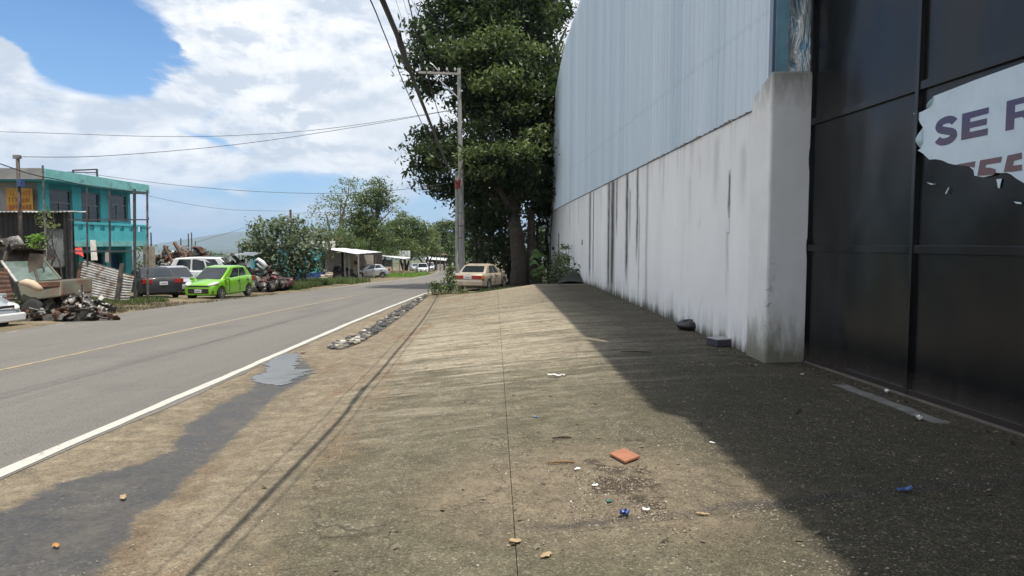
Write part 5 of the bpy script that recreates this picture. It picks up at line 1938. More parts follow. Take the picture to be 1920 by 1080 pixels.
    # nose
    q = [w_(30, 531, 21.0), w_(116, 525, 21.2), w_(114, 556, 20.9), w_(40, 566, 20.7)]
    cab.prism(q, (0, 1.6, 0.0))
    cab.build('nose', OLIVE, wk, bevel=0.06)
    MB().prism([w_(66, 530, 20.95), w_(113, 528, 21.1), w_(112, 537, 21.08), w_(68, 539, 20.93)], (0, -0.03, 0)).build('rusty_grille', RUST, wk, bevel=0.01)
    MB().prism([w_(8, 492, 22.2), w_(86, 491, 22.2), w_(112, 524, 21.3), w_(32, 529, 21.2)], (0, 0.02, 0.03)).build('windscreen', glassg, wk)
    for a, b, m_ in (((3, 490, 22.25), (31, 529, 21.2), SCRAPW), ((86, 491, 22.2), (114, 524, 21.3), OLIVE), ((31, 530, 21.15), (114, 525, 21.25), OLIVE), ((60, 491, 22.15), (72, 527, 21.2), SCRAPD)):
        MB().bar(w_(*a), w_(*b), 0.07).build('window_pillar', m_, wk, bevel=0.01)
    MB().grid(lambda a, b: tuple(w_(lerp(14, 86, a), lerp(471, 466, a) - 2 * math.sin(PI * a), 22.2 + 1.7 * b) + Vector((0, 0, 0.05 * math.sin(5 * a) - 0.25 * b * 0.2))), 10, 6).build('roof', RUST, wk, smooth=True)
    MB().prism([w_(6, 488, 23.4), w_(86, 488, 23.4), w_(88, 467, 23.6), w_(8, 470, 23.6)], (0, .4, 0)).build('dark_cab_interior', SCRAPD, wk)
    for a, b in (((84, 491, 22.2), (86, 467, 22.4)), ((8, 490, 22.3), (14, 471, 22.4))):
        MB().bar(w_(*a), w_(*b), 0.09).build('roof_pillar', OLIVE, wk)
    # torn seat / bonnet hanging in the windscreen
    MB().grid(lambda a, b: tuple(w_(lerp(56, 84, a) - 4 * math.sin(3 * b), lerp(475, 512, b) + 4 * a, 21.6) + Vector((0, .25 * math.sin(PI * a), 0))), 6, 8).build('hanging_bonnet', mk('brown_grime', (0.12, 0.095, 0.075), 0.85, var=0.4, scale=3), wk, smooth=True)
    t = thing('pale_bundle', 'cream coloured cloth bundle draped over the nose of the wrecked van', 'bundle', (0, 0, 0))
    MB().tube([w_(40, 531, 20.7), w_(50, 530, 20.6), w_(60, 533, 20.6), w_(72, 540, 20.55), w_(79, 544, 20.6)], [.08, .12, .14, .10, .06], 10).build('cloth', mk('cream_cloth', (0.50, 0.38, 0.27), 0.9, var=0.2), t, smooth=True)
    t = thing('rusty_corrugated_sheet', 'rust red corrugated sheet leaning left of the wrecked van', 'sheet', (0, 0, 0))
    corrugated(w_(-30, 566, 19.8), w_(26, 562, 20.0), w_(-30, 500, 20.8), w_(14, 506, 20.9), RUST, 'sheet', t, waves=7, amp=0.045)
    t = thing('metal_offcuts', 'pale bent metal offcuts piled on the roof of the wrecked van', 'metal offcuts', (0, 0, 0))
    rnd = random.Random(31)
    mb = MB()
    for k in range(16):
        p = w_(rnd.uniform(-5, 36), rnd.uniform(450, 468), rnd.uniform(22.6, 23.6))
        junk_mesh(mb, p, 0.5, rnd, rnd.choice((0, 0, 1)))
    mb.build('offcut', SCRAPG, t, kind='stuff')
    # sack
    sk_ = MB()
    prof = [(0.02, 1.08), (0.07, 1.0), (0.16, 0.85), (0.25, 0.6), (0.29, 0.35), (0.27, 0.1), (0.2, 0.0)][::-1]
    p = gnd(128, 586)
    M = Matrix.Translation((p.x, p.y + .3, p.z)) @ Matrix.Rotation(0.07, 4, 'Y') @ Matrix.Diagonal((0.82, 0.7, 0.92, 1))
    sk_.lathe(prof, 18, M)
    o = sk_.build('grey_sack', mk('grey_sacking', (0.085, 0.085, 0.095), 0.8, var=0.3, scale=5, bmp=0.03), smooth=True)
    tag(o, 'upright dark grey sack tied at the top, right of the wrecked van', 'sack')
    t = MB().tube([gnd(154, 592), gnd(154, 592) + Vector((.04, 0, .98))], 0.02, 6).build('iron_stake', SCRAPD)
    tag(t, 'thin iron stake stuck upright in the dirt right of the grey sack', 'stake')
    # piles in front of the van
    scrap_heap('engine_parts_heap', 'black greasy engine parts heaped below the cream bundle', tuple(gnd(55, 588) + Vector((0, 1.3, 0))), 1.1, .8, 1.05, 70, 0.45, 41, [SCRAPD, BLACKP, SCRAPD], (2, 2, 2, 5, 0))
    scrap_heap('pale_rubble_heap', 'pale grey crumpled metal heaped between the engine parts and the grey sack', tuple(gnd(98, 592) + Vector((0, 1.0, 0))), 1.1, .7, 0.85, 90, 0.38, 43, [SCRAPW, SCRAPG, SCRAPD, SCRAPW], (7, 2, 0, 1, 0))
    scrap_heap('scrap_edging', 'low line of dark scrap along the road edge beyond the silver white hatchback', tuple(gnd(100, 603) + Vector((0, .5, 0))), 1.5, .35, 0.32, 70, 0.35, 45, [SCRAPD, RUST, SCRAPG], (4, 2, 0, 2, 0))
    for k, (u, v, lab) in enumerate(((50, 600, 'worn black tyre lying against the nose of the silver white hatchback'), (62, 588, 'black tyre leaning on the engine parts heap'))):
        p = gnd(u, v)
        root = thing('old_tyre', lab, 'tyre', (p.x, p.y + .25, p.z), 0.0, 'old tyres by the road')
        M = Matrix.Translation((0, 0, .29)) @ Matrix.Rotation(PI / 2 - .3, 4, 'X') @ Matrix.Rotation(.5 * k, 4, 'Y')
        MB().lathe([(.17, -.09), (.27, -.09), (.29, -.06), (.29, .06), (.27, .09), (.17, .09)], 22, M).build('tyre', RUBBER, root, smooth=True)


left_yard()


# ------------------------------------------------------------------ stalls and low buildings down the road
def far_buildings():
    teal = MATS['turquoise_wall']
    tb = thing('low_turquoise_shop', 'low turquoise shop with a blue base behind the pale leaved bush', 'shop', (0, 0, 0))
    X = -17.2
    y0, y1 = 43.6, 60.3
    fp = [(X, 44.6), (X, y1), (-20.6, y1), (-20.6, 52.6)]
    MB().prism([(a, b, -3.9) for a, b in fp], (0, 0, 3.62)).build('wall', teal, tb)
    fp2 = [(X + .04, 44.5), (X + .04, y1 + .04), (-20.6, y1 + .04), (-20.64, 52.5)]
    MB().prism([(a, b, -3.95) for a, b in fp2], (0, 0, 1.33)).build('painted_base', mk('royal_blue', (0.02, 0.07, 0.33), 0.6, var=0.2, scale=2), tb)
    MB().prism([(a, b, -.279) for a, b in ((X + .15, 44.3), (X + .15, y1 + .2), (-20.7, y1 + .2), (-20.8, 52.4))], (0, 0, .11)).build('roof_slab', MATS['grey_render'], tb)
    MB().box(-21, -18, 62, 68, -0.8, 0.15).build('rear_room', mk('cream_wall', (0.50, 0.47, 0.40), 0.8), tb)
    for a in (46.5, 51.5, 56.0):
        w = MB().box(X + 0.0, X + 0.03, a, a + 1.3, -2.1, -1.0).build('window', MATS['dark_interior'], tb)
    blk = mk('block_wall', (0.23, 0.22, 0.20), 0.9, var=0.3)
    white = mk('white_sheet_roof', (0.70, 0.71, 0.72), 0.5, var=0.1, scale=1)
    dark = MATS['dark_interior']
    wood = mk('brown_wood', (0.13, 0.085, 0.055), 0.8, var=0.3)
    # workshop
    s = thing('roadside_workshop', 'open roadside workshop with white sheet roof and dark interior, nearest of the stalls', 'workshop', (0, 0, 0))
    def a_(u, v, Y):
        return atY(u, v, Y)
    A, B, C_, D = a_(611, 467, 60.8), a_(668, 476.5, 59.5), a_(716, 473, 73), a_(645, 465.5, 75)
    n = 9
    for k in range(n):
        p, q = A.lerp(D, k / n), A.lerp(D, (k + 1) / n)
        p2, q2 = B.lerp(C_, k / n), B.lerp(C_, (k + 1) / n)
        mb = MB()
        lift = Vector((0, 0, 0.012 * (k % 2)))
        mb.prism([p + lift, p2 + lift, q2 + lift, q + lift], (0, 0, 0.03))
        mb.build('roof_sheet', white, s)
    gz = lambda P_: g(P_.x, P_.y)
    MB().prism([(A.x, A.y + .2, -3.7), (A.x - .3, D.y, -3.9), (A.x - .3, D.y, D.z - .05), (A.x, A.y + .2, A.z - 0.03)], (-.12, 0, 0)).build('side_wall', blk, s)
    yb = 76.2
    P0, P1 = a_(600, 460, yb), a_(716, 474, yb)
    MB().box(P0.x, P1.x, yb, yb + .15, -4.3, P1.z).build('back_wall', SCRAPD, s)
    MB().box(A.x - 3.2, A.x + .05, A.y + 6, A.y + 6.15, -3.8, -0.9).build('inner_wall', dark, s)
    for (u, v0, v1, Y) in ((646, 474, 512, 62), (654, 475, 514, 60.5), (672, 477, 520, 60), (704, 474, 500, 71)):
        p = a_(u, v0, Y)
        MB().bar((p.x, Y, g(p.x, Y) - .05), (p.x, Y, p.z + 0.02), 0.10).build('post', SCRAPW if u in (646,) else blk, s)
    for (u0, u1, v0, v1, Y) in ((653, 672, 481, 512, 66), (683, 700, 478, 500, 74)):
        p, q = a_(u0, v0, Y), a_(u1, v1, Y)
        MB().box(p.x, q.x, Y, Y + .08, q.z, p.z).build('pale_panel', MATS['cream_wall'], s)
    MB().box(a_(664, 490, 65.8).x, a_(669, 490, 65.8).x, 65.8, 65.9, a_(664, 496, 65.8).z, a_(664, 489, 65.8).z).build('wall_box', RUST, s)
    MB().box(a_(605, 500, 59.5).x, a_(660, 500, 59.5).x, 59.5, 61.5, -3.9, -3.38).build('floor_slab', mk('red_earth', (0.20, 0.12, 0.08), 0.95, var=0.3), s)
    scrap_heap('workshop_clutter', 'dark clutter of parts on the floor of the open workshop', tuple(a_(630, 512, 64)), 1.6, 1.2, .9, 50, 0.5, 61, [SCRAPD, BLACKP, SCRAPG])
    pst = MB().bar(a_(675, 527, 57), a_(677, 514, 57), 0.13).build('short_post', SCRAPG)
    tag(pst, 'short pale post at the road edge before the open workshop', 'post')
    rb = thing('rubble_step', 'small heap of pale rubble at the blue corner of the low turquoise shop', 'rubble', (0, 0, 0))
    rnd = random.Random(8)
    c = a_(613, 522, 59)
    for k in range(9):
        mb = MB()
        M = Matrix.Translation((c.x + rnd.uniform(-.5, .6), 59 + rnd.uniform(-.6, .6), c.z + rnd.uniform(-.2, .45))) @ Matrix.Rotation(rnd.uniform(0, 3), 4, 'Z') @ Matrix.Rotation(rnd.uniform(-.4, .4), 4, 'X')
        mb.box(-.28, .28, -.2, .2, -.14, .14, M)
        mb.build('stone', MATS['pale_block'], rb, bevel=0.03)
    # second stall
    s = thing('roadside_stall', 'small open stall with thin white roof and pale board sign above, beyond the open workshop', 'stall', (0, 0, 0))
    A, B, C_, D = a_(706, 480, 86), a_(757, 486, 84), a_(770, 484, 90), a_(722, 478, 93)
    MB().prism([A, B, C_, D], (0, 0, 0.07)).build('roof_sheet', white, s)
    for (u, Y) in ((712, 86), (735, 85.4), (749, 84.8), (757, 85), (768, 89)):
        p = a_(u, 485, Y)
        MB().bar((p.x, Y, g(p.x, Y) - .05), (p.x, Y, p.z), 0.12).build('post', MATS['pale_wood'] if u == 749 else blk, s)
    p, q = a_(748, 470, 91), a_(769, 486, 91)
    bd = MB().box(p.x, q.x, 91, 91.12, q.z, p.z).build('sign_board', mk('pale_board', (0.58, 0.59, 0.60), 0.6, var=0.1), s)
    for k in range(1, 4):
        x = lerp(p.x, q.x, k / 4)
        MB().box(x - .02, x + .02, 90.98, 91, q.z, p.z).build('board_seam', SCRAPG, bd)
    p, q = a_(708, 487, 92), a_(734, 500, 92)
    MB().box(p.x, q.x, 92, 92.1, q.z, p.z).build('back_panel', MATS['ribbed_grey'], s)
    p, q = a_(716, 508, 84.5), a_(768, 516, 84.5)
    MB().box(p.x, q.x, 84.5, 84.9, -5, p.z).build('low_wall', mk('ochre_wall', (0.30, 0.235, 0.14), 0.9, var=0.25), s)
    # last stalls
    s = thing('distant_stall', 'farthest low stall with brown and white roofs under the dark round tree', 'stall', (0, 0, 0))
    A, B = a_(802, 477, 132), a_(852, 480, 128)
    MB().prism([A, B, B + Vector((0, 3.5, .1)), A + Vector((0, 3.5, .1))], (0, 0, 0.15)).build('brown_roof', wood, s)
    A, B = a_(797, 486, 126), a_(836, 489, 124)
    MB().prism([A, B, B + Vector((0, 3, .3)), A + Vector((0, 3, .3))], (0, 0, 0.1)).build('white_roof', white, s)
    MB().box(a_(803, 490, 127).x, a_(834, 490, 127).x, 127, 127.1, -5.6, -3.3).build('dark_front', SCRAPD, s)
    for u in (803, 819, 834, 846, 852):
        p = a_(u, 482, 125)
        MB().bar((p.x, 125, -5.7), (p.x, 125, p.z), 0.2).build('post', wood, s)
    MB().box(a_(820, 490, 123).x, a_(830, 490, 123).x, 123, 124, -5.5, a_(820, 496, 123).z).build('counter', SCRAPW, s)
    p = a_(825, 445, 120)
    t = MB().bar((p.x, 120, -5.3), (p.x, 120, p.z), 0.16).build('distant_pole', SCRAPG)
    tag(t, 'thin distant pole standing before the farthest stall', 'pole')


far_buildings()


# ------------------------------------------------------------------ plants
def leaf_mat(name, dark, mid, light, trans=0.35, rough=0.5):
    m, nt, b = newmat(name)
    at = nt.new('ShaderNodeAttribute', attribute_name='tone')
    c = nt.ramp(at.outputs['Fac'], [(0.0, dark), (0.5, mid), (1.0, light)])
    nt.l.new(c, b.inputs['Base Color'])
    b.inputs['Roughness'].default_value = rough
    b.inputs['Specular IOR Level'].default_value = 0.35
    tr = nt.new('ShaderNodeBsdfTranslucent')
    nt.l.new(nt.mix(0.5, c, (0.10, 0.16, 0.02), 'ADD'), tr.inputs[0])
    mx = nt.new('ShaderNodeMixShader')
    mx.inputs[0].default_value = trans
    nt.l.new(b.outputs[0], mx.inputs[1])
    nt.l.new(tr.outputs[0], mx.inputs[2])
    out = [n for n in nt.n if n.type == 'OUTPUT_MATERIAL'][0]
    nt.l.new(mx.outputs[0], out.inputs[0])
    return m


def leaves(clumps, leaf, tw, per=26, flat=0.4, seed=1, tone=(0.15, 0.75), up=0.8, aspect=0.5, shell=0.55, droop=0.0):
    """clumps: (centre, (rx, ry, rz), leaves). Twigs sit in the outer part of each clump, leaves round the twigs."""
    r = np.random.default_rng(seed)
    P, T = [], []
    for c, rad, n in clumps:
        k = max(1, int(n / per))
        d = r.normal(size=(k, 3))
        d /= np.linalg.norm(d, axis=1)[:, None]
        rr = (shell + (1 - shell) * r.random(k) ** 0.7) * (1 + 0.16 * r.normal(size=k))
        tc = np.array(c) + d * np.array(rad) * rr[:, None]
        tt = r.uniform(tone[0], tone[1], k)
        q = np.repeat(tc, per, axis=0) + r.normal(size=(k * per, 3)) * np.array([tw, tw, tw * flat])
        P.append(q)
        T.append(np.clip(np.repeat(tt, per) + r.normal(size=k * per) * 0.12, 0, 1))
    P = np.concatenate(P)
    T = np.concatenate(T)
    n = len(P)
    nrm = r.normal(size=(n, 3)) * 0.6
    nrm[:, 2] += up
    nrm /= np.linalg.norm(nrm, axis=1)[:, None]
    a = r.normal(size=(n, 3))
    a -= (a * nrm).sum(1)[:, None] * nrm
    a /= np.linalg.norm(a, axis=1)[:, None]
    a[:, 2] -= droop
    b = np.cross(nrm, a)
    s = leaf * r.uniform(0.6, 1.25, n)[:, None]
    V = np.stack([P - a * s * .5, P + b * s * aspect * .5, P + a * s * .5, P - b * s * aspect * .5], axis=1).reshape(-1, 3)
    return V, T


BARK = mk('bark', (0.085, 0.068, 0.052), 0.95, var=0.35, scale=4, bmp=0.05)
PALEBARK = mk('pale_bark', (0.23, 0.20, 0.165), 0.9, var=0.3, scale=3, bmp=0.03)
L_DARK = leaf_mat('mango_leaves', (0.014, 0.028, 0.010), (0.050, 0.078, 0.026), (0.165, 0.200, 0.075), 0.25)
L_MID = leaf_mat('green_leaves', (0.032, 0.056, 0.018), (0.085, 0.122, 0.042), (0.19, 0.22, 0.09))
L_PALE = leaf_mat('pale_leaves', (0.045, 0.068, 0.036), (0.11, 0.145, 0.08), (0.26, 0.29, 0.20), 0.25)
L_AIRY = leaf_mat('airy_leaves', (0.055, 0.085, 0.03), (0.12, 0.15, 0.065), (0.24, 0.26, 0.14))
L_BRIGHT = leaf_mat('bright_leaves', (0.07, 0.15, 0.02), (0.14, 0.27, 0.04), (0.28, 0.40, 0.09), 0.45)
L_BROWN = leaf_mat('brown_leaves', (0.06, 0.045, 0.03), (0.13, 0.10, 0.065), (0.24, 0.20, 0.14), 0.2)


def limbs(mb, base, tops, r0, rnd, n=7, wob=0.25):
    for tp, r1 in tops:
        b, t = Vector(base), Vector(tp)
        pts, rs = [], []
        for i in range(n + 1):
            s = i / n
            p = b.lerp(t, s)
            p.x += rnd.uniform(-wob, wob) * math.sin(PI * s)
            p.y += rnd.uniform(-wob, wob) * math.sin(PI * s)
            p.z += (t - b).length * 0.06 * math.sin(PI * s)
            pts.append(p)
            rs.append(lerp(r0, r1, s ** 0.8))
        mb.tube(pts, rs, 9)


def px_clumps(specs, dens=1.0, deep=1.0):
    out = []
    for (u, v, Y, ru, rv, *k) in specs:
        c = atY(u, v, Y)
        rx_, rz = ru * Y / F, rv * Y / F
        n = dens * rx_ * rz * (k[0] if k else 1)
        out.append((tuple(c), (rx_, rx_ * 0.85 * deep, rz), int(n)))
    return out


def tree(name, label, base, clumps, leaf, tw, mat, bark=BARK, tops=(), r0=0.2, seed=1, cat='tree', group=None, trunk=True, **kw):
    root = thing(name, label, cat, tuple(base), 0, group)
    B = Vector(base)
    V, T = leaves(clumps, leaf, tw, seed=seed, **kw)
    V = V - np.array(tuple(base))
    quads_mesh('crown' if trunk else 'foliage', V, mat, root, T)
    if trunk:
        mb = MB()
        rnd = random.Random(seed)
        tp = list(tops)
        if not tp:
            tp = [(c, r0 * 0.25) for c, _, _ in clumps[:6]]
        limbs(mb, (0, 0, -.3), [(Vector(t) - B, r) for t, r in tp], r0, rnd)
        mb.build('trunk', bark, root, smooth=True)
    return root


def vegetation():
    # the great tree behind the sedan
    sp = [(842, 30, 38, 55, 45), (905, 25, 37, 70, 60), (975, 40, 39, 70, 60), (1035, 15, 41, 45, 32), (800, 108, 37, 38, 36), (862, 112, 36, 55, 42),
          (940, 120, 35.5, 65, 50), (1015, 135, 39, 55, 50), (797, 158, 38, 32, 20), (872, 192, 37, 26, 22), (925, 205, 37, 62, 44), (1000, 215, 39, 52, 55),
          (812, 255, 38, 38, 20), (855, 288, 35.5, 60, 26), (935, 290, 35, 78, 30), (1000, 300, 38.5, 48, 44), (795, 290, 37.5, 30, 24), (805, 325, 37.5, 34, 24), (840, 352, 38, 44, 26),
          (905, 355, 38.5, 55, 34), (975, 350, 40, 45, 34), (1020, 385, 40, 32, 26), (890, 410, 41, 26, 26), (930, 60, 42, 95, 90, .7), (930, 230, 42, 85, 110, .7), (1020, 260, 42, 45, 110, .7),
          (860, -70, 38, 80, 60), (960, -80, 38, 90, 70), (1050, -60, 41, 50, 40), (800, 60, 37, 30, 22)]
    base = Vector((0.5, 41.0, g(0.5, 41.0)))
    tops = [(atY(u, v, Y + 3), r) for u, v, Y, r in ((935, 300, 37.5, .22), (1000, 290, 39, .2), (870, 300, 36.5, .10), (1062, 52, 41, .07), (900, 60, 38, .1), (985, 60, 39, .1), (1056, 80, 41, .05), (820, 280, 37.5, .07), (830, 120, 37, .07))]
    root = thing('great_tree', 'very tall dark green tree towering over the sedan beside the warehouse', 'tree', tuple(base))
    sp = [(a, b, c + 3.4, *d) for a, b, c, *d in sp]
    sp += [(975, 335, 39.8, 40, 26), (945, 385, 41, 34, 22), (1005, 350, 40.5, 30, 34), (910, 330, 40.5, 44, 30), (885, 375, 41, 26, 18), (1000, 180, 42, 60, 50), (900, 150, 41, 60, 50)]
    cl = px_clumps(sp, 880)
    V, T = leaves(cl, 0.34, 0.40, per=30, flat=0.55, seed=3, tone=(0.0, 0.55), up=0.8, aspect=0.42, shell=0.42, droop=0.35)
    quads_mesh('crown', V - np.array(tuple(base)), L_DARK, root, T)
    # boughs with sunlight painted on as lighter leaf tones
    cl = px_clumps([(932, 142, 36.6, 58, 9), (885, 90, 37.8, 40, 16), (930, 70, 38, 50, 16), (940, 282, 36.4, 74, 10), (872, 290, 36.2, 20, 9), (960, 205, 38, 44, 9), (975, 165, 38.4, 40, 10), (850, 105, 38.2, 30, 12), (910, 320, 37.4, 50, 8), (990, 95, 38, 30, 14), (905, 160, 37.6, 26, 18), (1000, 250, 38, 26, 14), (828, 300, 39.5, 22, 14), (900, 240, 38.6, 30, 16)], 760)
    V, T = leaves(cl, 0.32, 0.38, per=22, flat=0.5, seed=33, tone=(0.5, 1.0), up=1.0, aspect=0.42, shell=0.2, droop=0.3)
    quads_mesh('sunlit_foliage', V - np.array(tuple(base)), L_DARK, root, T)
    mb = MB()
    rnd = random.Random(2)
    fork = atY(975, 405, 41.0)
    limbs(mb, (0, 0, -.3), [(Vector(fork) - base + Vector((-.35, 0, 0)), .36)], .62, rnd, wob=.12)
    limbs(mb, (.75, .3, -.3), [(Vector(atY(996, 395, 41.4)) - base, .22)], .34, rnd, wob=.1)
    limbs(mb, Vector(fork) - base + Vector((-.35, 0, 0)), [(Vector(t) - base, r) for t, r in tops], .28, rnd, wob=.35)
    mb.build('trunk', BARK, root, smooth=True)
    # hanging roots and stems around it
    for i, (u, v0, Y) in enumerate(((925, 420, 39.5), (905, 430, 40), (948, 430, 41), (1012, 400, 41.5), (885, 420, 42), (1022, 415, 42.5), (915, 420, 43))):
        p = atY(u, v0, Y + 3)
        Y = Y + 3
        b = Vector((p.x + rnd.uniform(-.4, .4), Y, g(p.x, Y)))
        rt = thing('slender_tree', ['thin dark stem just left of the great trunk', 'dark stem rising behind the roof of the champagne sedan', 'crooked stem between the great trunk and the thin dark stem', 'thin trunk close to the warehouse corner post',
                                    'leftmost thin trunk in the shade, beside the tall concrete pole', 'rearmost thin trunk beside the warehouse wall', 'bent trunk low in the dark undergrowth behind the sedan'][i], 'tree', tuple(b), 0, 'thin trunks under the great tree')
        m_ = MB()
        limbs(m_, (0, 0, -.2), [(p - b + Vector((0, 0, 1.0)), .05)], rnd.uniform(.09, .16), rnd, wob=.12)
        m_.build('trunk', BARK, rt, smooth=True)
        V, T = leaves([(tuple(p + Vector((0, 0, .6))), (1.1, 1.1, 1.3), 700), (tuple(p - Vector((0, 0, 1.2))), (.8, .8, 1.0), 260)], 0.26, 0.25, seed=50 + i, tone=(0.0, 0.5))
        quads_mesh('crown', V - np.array(tuple(b)), L_DARK, rt, T)
    # dark wood behind
    for i, (sp, lab, mt) in enumerate((([(905, 440, 50, 34, 46), (890, 480, 50, 26, 22), (880, 410, 52, 22, 26)], 'dense dark tree behind the concrete utility pole', L_DARK),
                                       ([(955, 440, 47, 34, 50), (945, 490, 46, 38, 30), (930, 400, 50, 26, 26)], 'dense dark bushy tree directly behind the great trunk', L_DARK),
                                       ([(1010, 455, 49, 26, 34), (1025, 490, 47, 26, 32), (1020, 425, 52, 20, 18)], 'dark shrubby tree in the gap before the warehouse corner', L_DARK),
                                       ([(845, 462, 95, 18, 26), (862, 475, 90, 20, 26)], 'mid green tree seen left of the utility poles by the far bend', L_MID))):
        cl = px_clumps(sp, 420 if i < 3 else 160)
        b = Vector((cl[0][0][0], cl[0][0][1], g(cl[0][0][0], cl[0][0][1])))
        tree('dark_tree', lab, b, cl, 0.34 if i < 3 else .6, 0.5, mt, r0=.2, seed=70 + i, tone=(0.0, 0.55))
    cl = px_clumps([(895, 482, 62, 16, 14), (885, 470, 64, 14, 10)], 420)
    b = Vector((cl[0][0][0], 62, g(cl[0][0][0], 62)))
    tree('sunlit_bush', 'bright yellow green bush in sun seen over the roof of the champagne sedan', b, cl, .3, .3, L_BRIGHT, r0=.06, seed=81, cat='bush', tone=(.3, .9))
    # pale leaved bush before the turquoise shop
    sp = [(530, 450, 45.5, 50, 36), (490, 462, 45.5, 34, 26), (575, 460, 45.8, 34, 34), (545, 425, 46, 40, 16), (500, 435, 46, 26, 18), (470, 472, 45.5, 14, 14), (530, 490, 45.5, 38, 26), (570, 495, 45.6, 24, 22), (600, 478, 46, 14, 14), (555, 510, 45.4, 26, 14), (590, 500, 45.4, 16, 9)]
    base = gnd(545, 534)
    base = Vector((atY(545, 520, 45.5).x, 45.5, g(-15.1, 45.5)))
    tree('pale_bush', 'broad bush with pale grey green leaves before the low turquoise shop', base, px_clumps(sp, 520), .34, .30, L_PALE, PALEBARK, r0=.13, seed=5, cat='bush', tone=(.12, .95), aspect=.42, flat=.6, droop=.3, shell=.6)
    # airy trees on the left of the group
    for i, (sp, lab, mt, leaf, dens, tone) in enumerate((
            ([(655, 345, 88, 22, 14, .7), (640, 375, 88, 36, 24, .55), (610, 395, 87, 34, 24, .6), (690, 360, 89, 26, 22, .5), (600, 430, 86, 34, 24, .8), (650, 420, 88, 32, 26, .6), (725, 370, 90, 26, 20, .30), (745, 385, 90, 18, 14, .3)],
             'tall thinly leaved tree with pale branches against the sky, leftmost of the tree group', L_AIRY, .40, 105, (.2, .95)),
            ([(690, 395, 84, 30, 40), (715, 370, 84, 20, 22), (670, 430, 83, 30, 28), (700, 440, 83, 34, 26), (712, 345, 85, 14, 12, .6)],
             'vine covered full tree in the middle of the group behind the open workshop', L_MID, .42, 190, (.15, .75)),
            ([(640, 450, 78, 34, 20), (605, 455, 78, 22, 16), (668, 458, 79, 26, 16)], 'low olive green tree just above the open workshop roof', L_MID, .38, 200, (.2, .8)),
            ([(760, 425, 98, 30, 26), (735, 440, 96, 26, 28), (785, 440, 98, 22, 26), (750, 462, 95, 36, 18)], 'rounded bright green tree above the stall with the board sign', L_MID, .45, 190, (.2, .9)),
            ([(800, 450, 110, 18, 26), (780, 470, 108, 24, 16), (812, 470, 112, 12, 14)], 'yellowish green tree at the right end of the group above the distant cars', L_MID, .5, 180, (.3, 1.0)),
            ([(840, 432, 170, 30, 20), (820, 440, 168, 20, 18), (850, 455, 172, 34, 24), (830, 470, 170, 30, 16), (875, 445, 172, 24, 28)], 'big dark umbrella shaped tree beyond the farthest stall', L_DARK, .7, 90, (.15, .8)),
            ([(710, 455, 92, 30, 20), (725, 475, 90, 26, 10)], 'dark green tree between the open workshop and the board sign', L_MID, .42, 200, (.0, .6)))):
        cl = px_clumps(sp, dens * (2.6 if i == 0 else 3.6))
        u0 = sp[0][0] if i != 0 else 630
        Yb = sp[0][2]
        bx = atY(u0, 480, Yb).x
        b = Vector((bx, Yb, g(bx, Yb) if bx < 0 else -5))
        tops = [(c, .05 if i == 0 else .07) for c, _, _ in cl]
        tree('roadside_tree', lab, b, cl, leaf * .8, .5, mt, PALEBARK if i == 0 else BARK, tops=tops, r0=.34 if i in (0, 1, 5) else .22, seed=100 + i, tone=tone, group='trees behind the roadside stalls')
    # bare branched brownish shrub
    cl = px_clumps([(625, 448, 74, 20, 12), (600, 440, 74, 14, 10)], 130)
    b = Vector((atY(620, 480, 74).x, 74, g(-20, 74)))
    tree('dry_shrub', 'dry brownish shrub between the pale bush and the open workshop', b, cl, .3, .35, L_BROWN, r0=.08, seed=140, cat='shrub')
    # the far wood that closes the view along the valley edge
    sp = []
    rnd = random.Random(17)
    for k in range(26):
        sp.append((rnd.uniform(560, 1060), rnd.uniform(455, 475), rnd.uniform(230, 300), rnd.uniform(14, 26), rnd.uniform(10, 18)))
    V, T = leaves(px_clumps(sp, 26), 1.3, 1.3, seed=160, tone=(.1, .7))
    o = quads_mesh('far_wood', V, L_DARK, None, T)
    tag(o, 'distant dark line of wood behind the roadside trees', 'wood', kind='stuff')
    # bushes of the valley beyond the scrap yard
    for i, (sp, lab) in enumerate((([(385, 482, 120, 26, 10), (360, 480, 118, 16, 8)], 'low green bush behind the white wagon and the scrap stack'),
                                   ([(258, 470, 47, 14, 14), (262, 490, 47, 12, 14)], 'green bush between the turquoise house and the block pillar'),
                                   ([(425, 481, 260, 20, 5), (395, 478, 270, 14, 4)], 'small dark clump of trees far down in the valley'))):
        cl = px_clumps(sp, 200 if i != 2 else 20)
        b = Vector((cl[0][0][0], cl[0][0][1], g(cl[0][0][0], cl[0][0][1])))
        tree('valley_bush', lab, b, cl, .35 if i != 2 else 1.2, .4 if i != 2 else 1.0, L_MID, seed=170 + i, cat='bush', r0=.1, tone=(.1, .6))
    # plants among the junk on the left
    cl = px_clumps([(96, 412, 27.8, 16, 10), (88, 425, 27.7, 14, 8), (100, 400, 27.9, 10, 7), (84, 445, 27.6, 8, 14)], 900)
    b = Vector((cl[0][0][0], 27.8, -2.5))
    tree('climbing_shrub', 'green leafy shrub against the dark lean-to above the grey door panel', b, cl, .2, .16, L_MID, r0=.04, seed=181, cat='shrub', tone=(.3, 1))
    cl = px_clumps([(70, 452, 26, 12, 9), (62, 458, 26, 10, 6), (78, 445, 26, 8, 8)], 1200)
    b = Vector((cl[0][0][0], 26, -2.4))
    tree('junkyard_shrub', 'bright green shrub behind the rusty roof of the wrecked van', b, cl, .2, .16, L_BRIGHT, r0=.04, seed=182, cat='shrub', tone=(.2, .8))
    p = gnd(52, 592)
    V, T = leaves([((p.x - .3, p.y + .9, p.z + .45), (.8, .4, .38), 700)], .14, .12, seed=183, tone=(.3, .9))
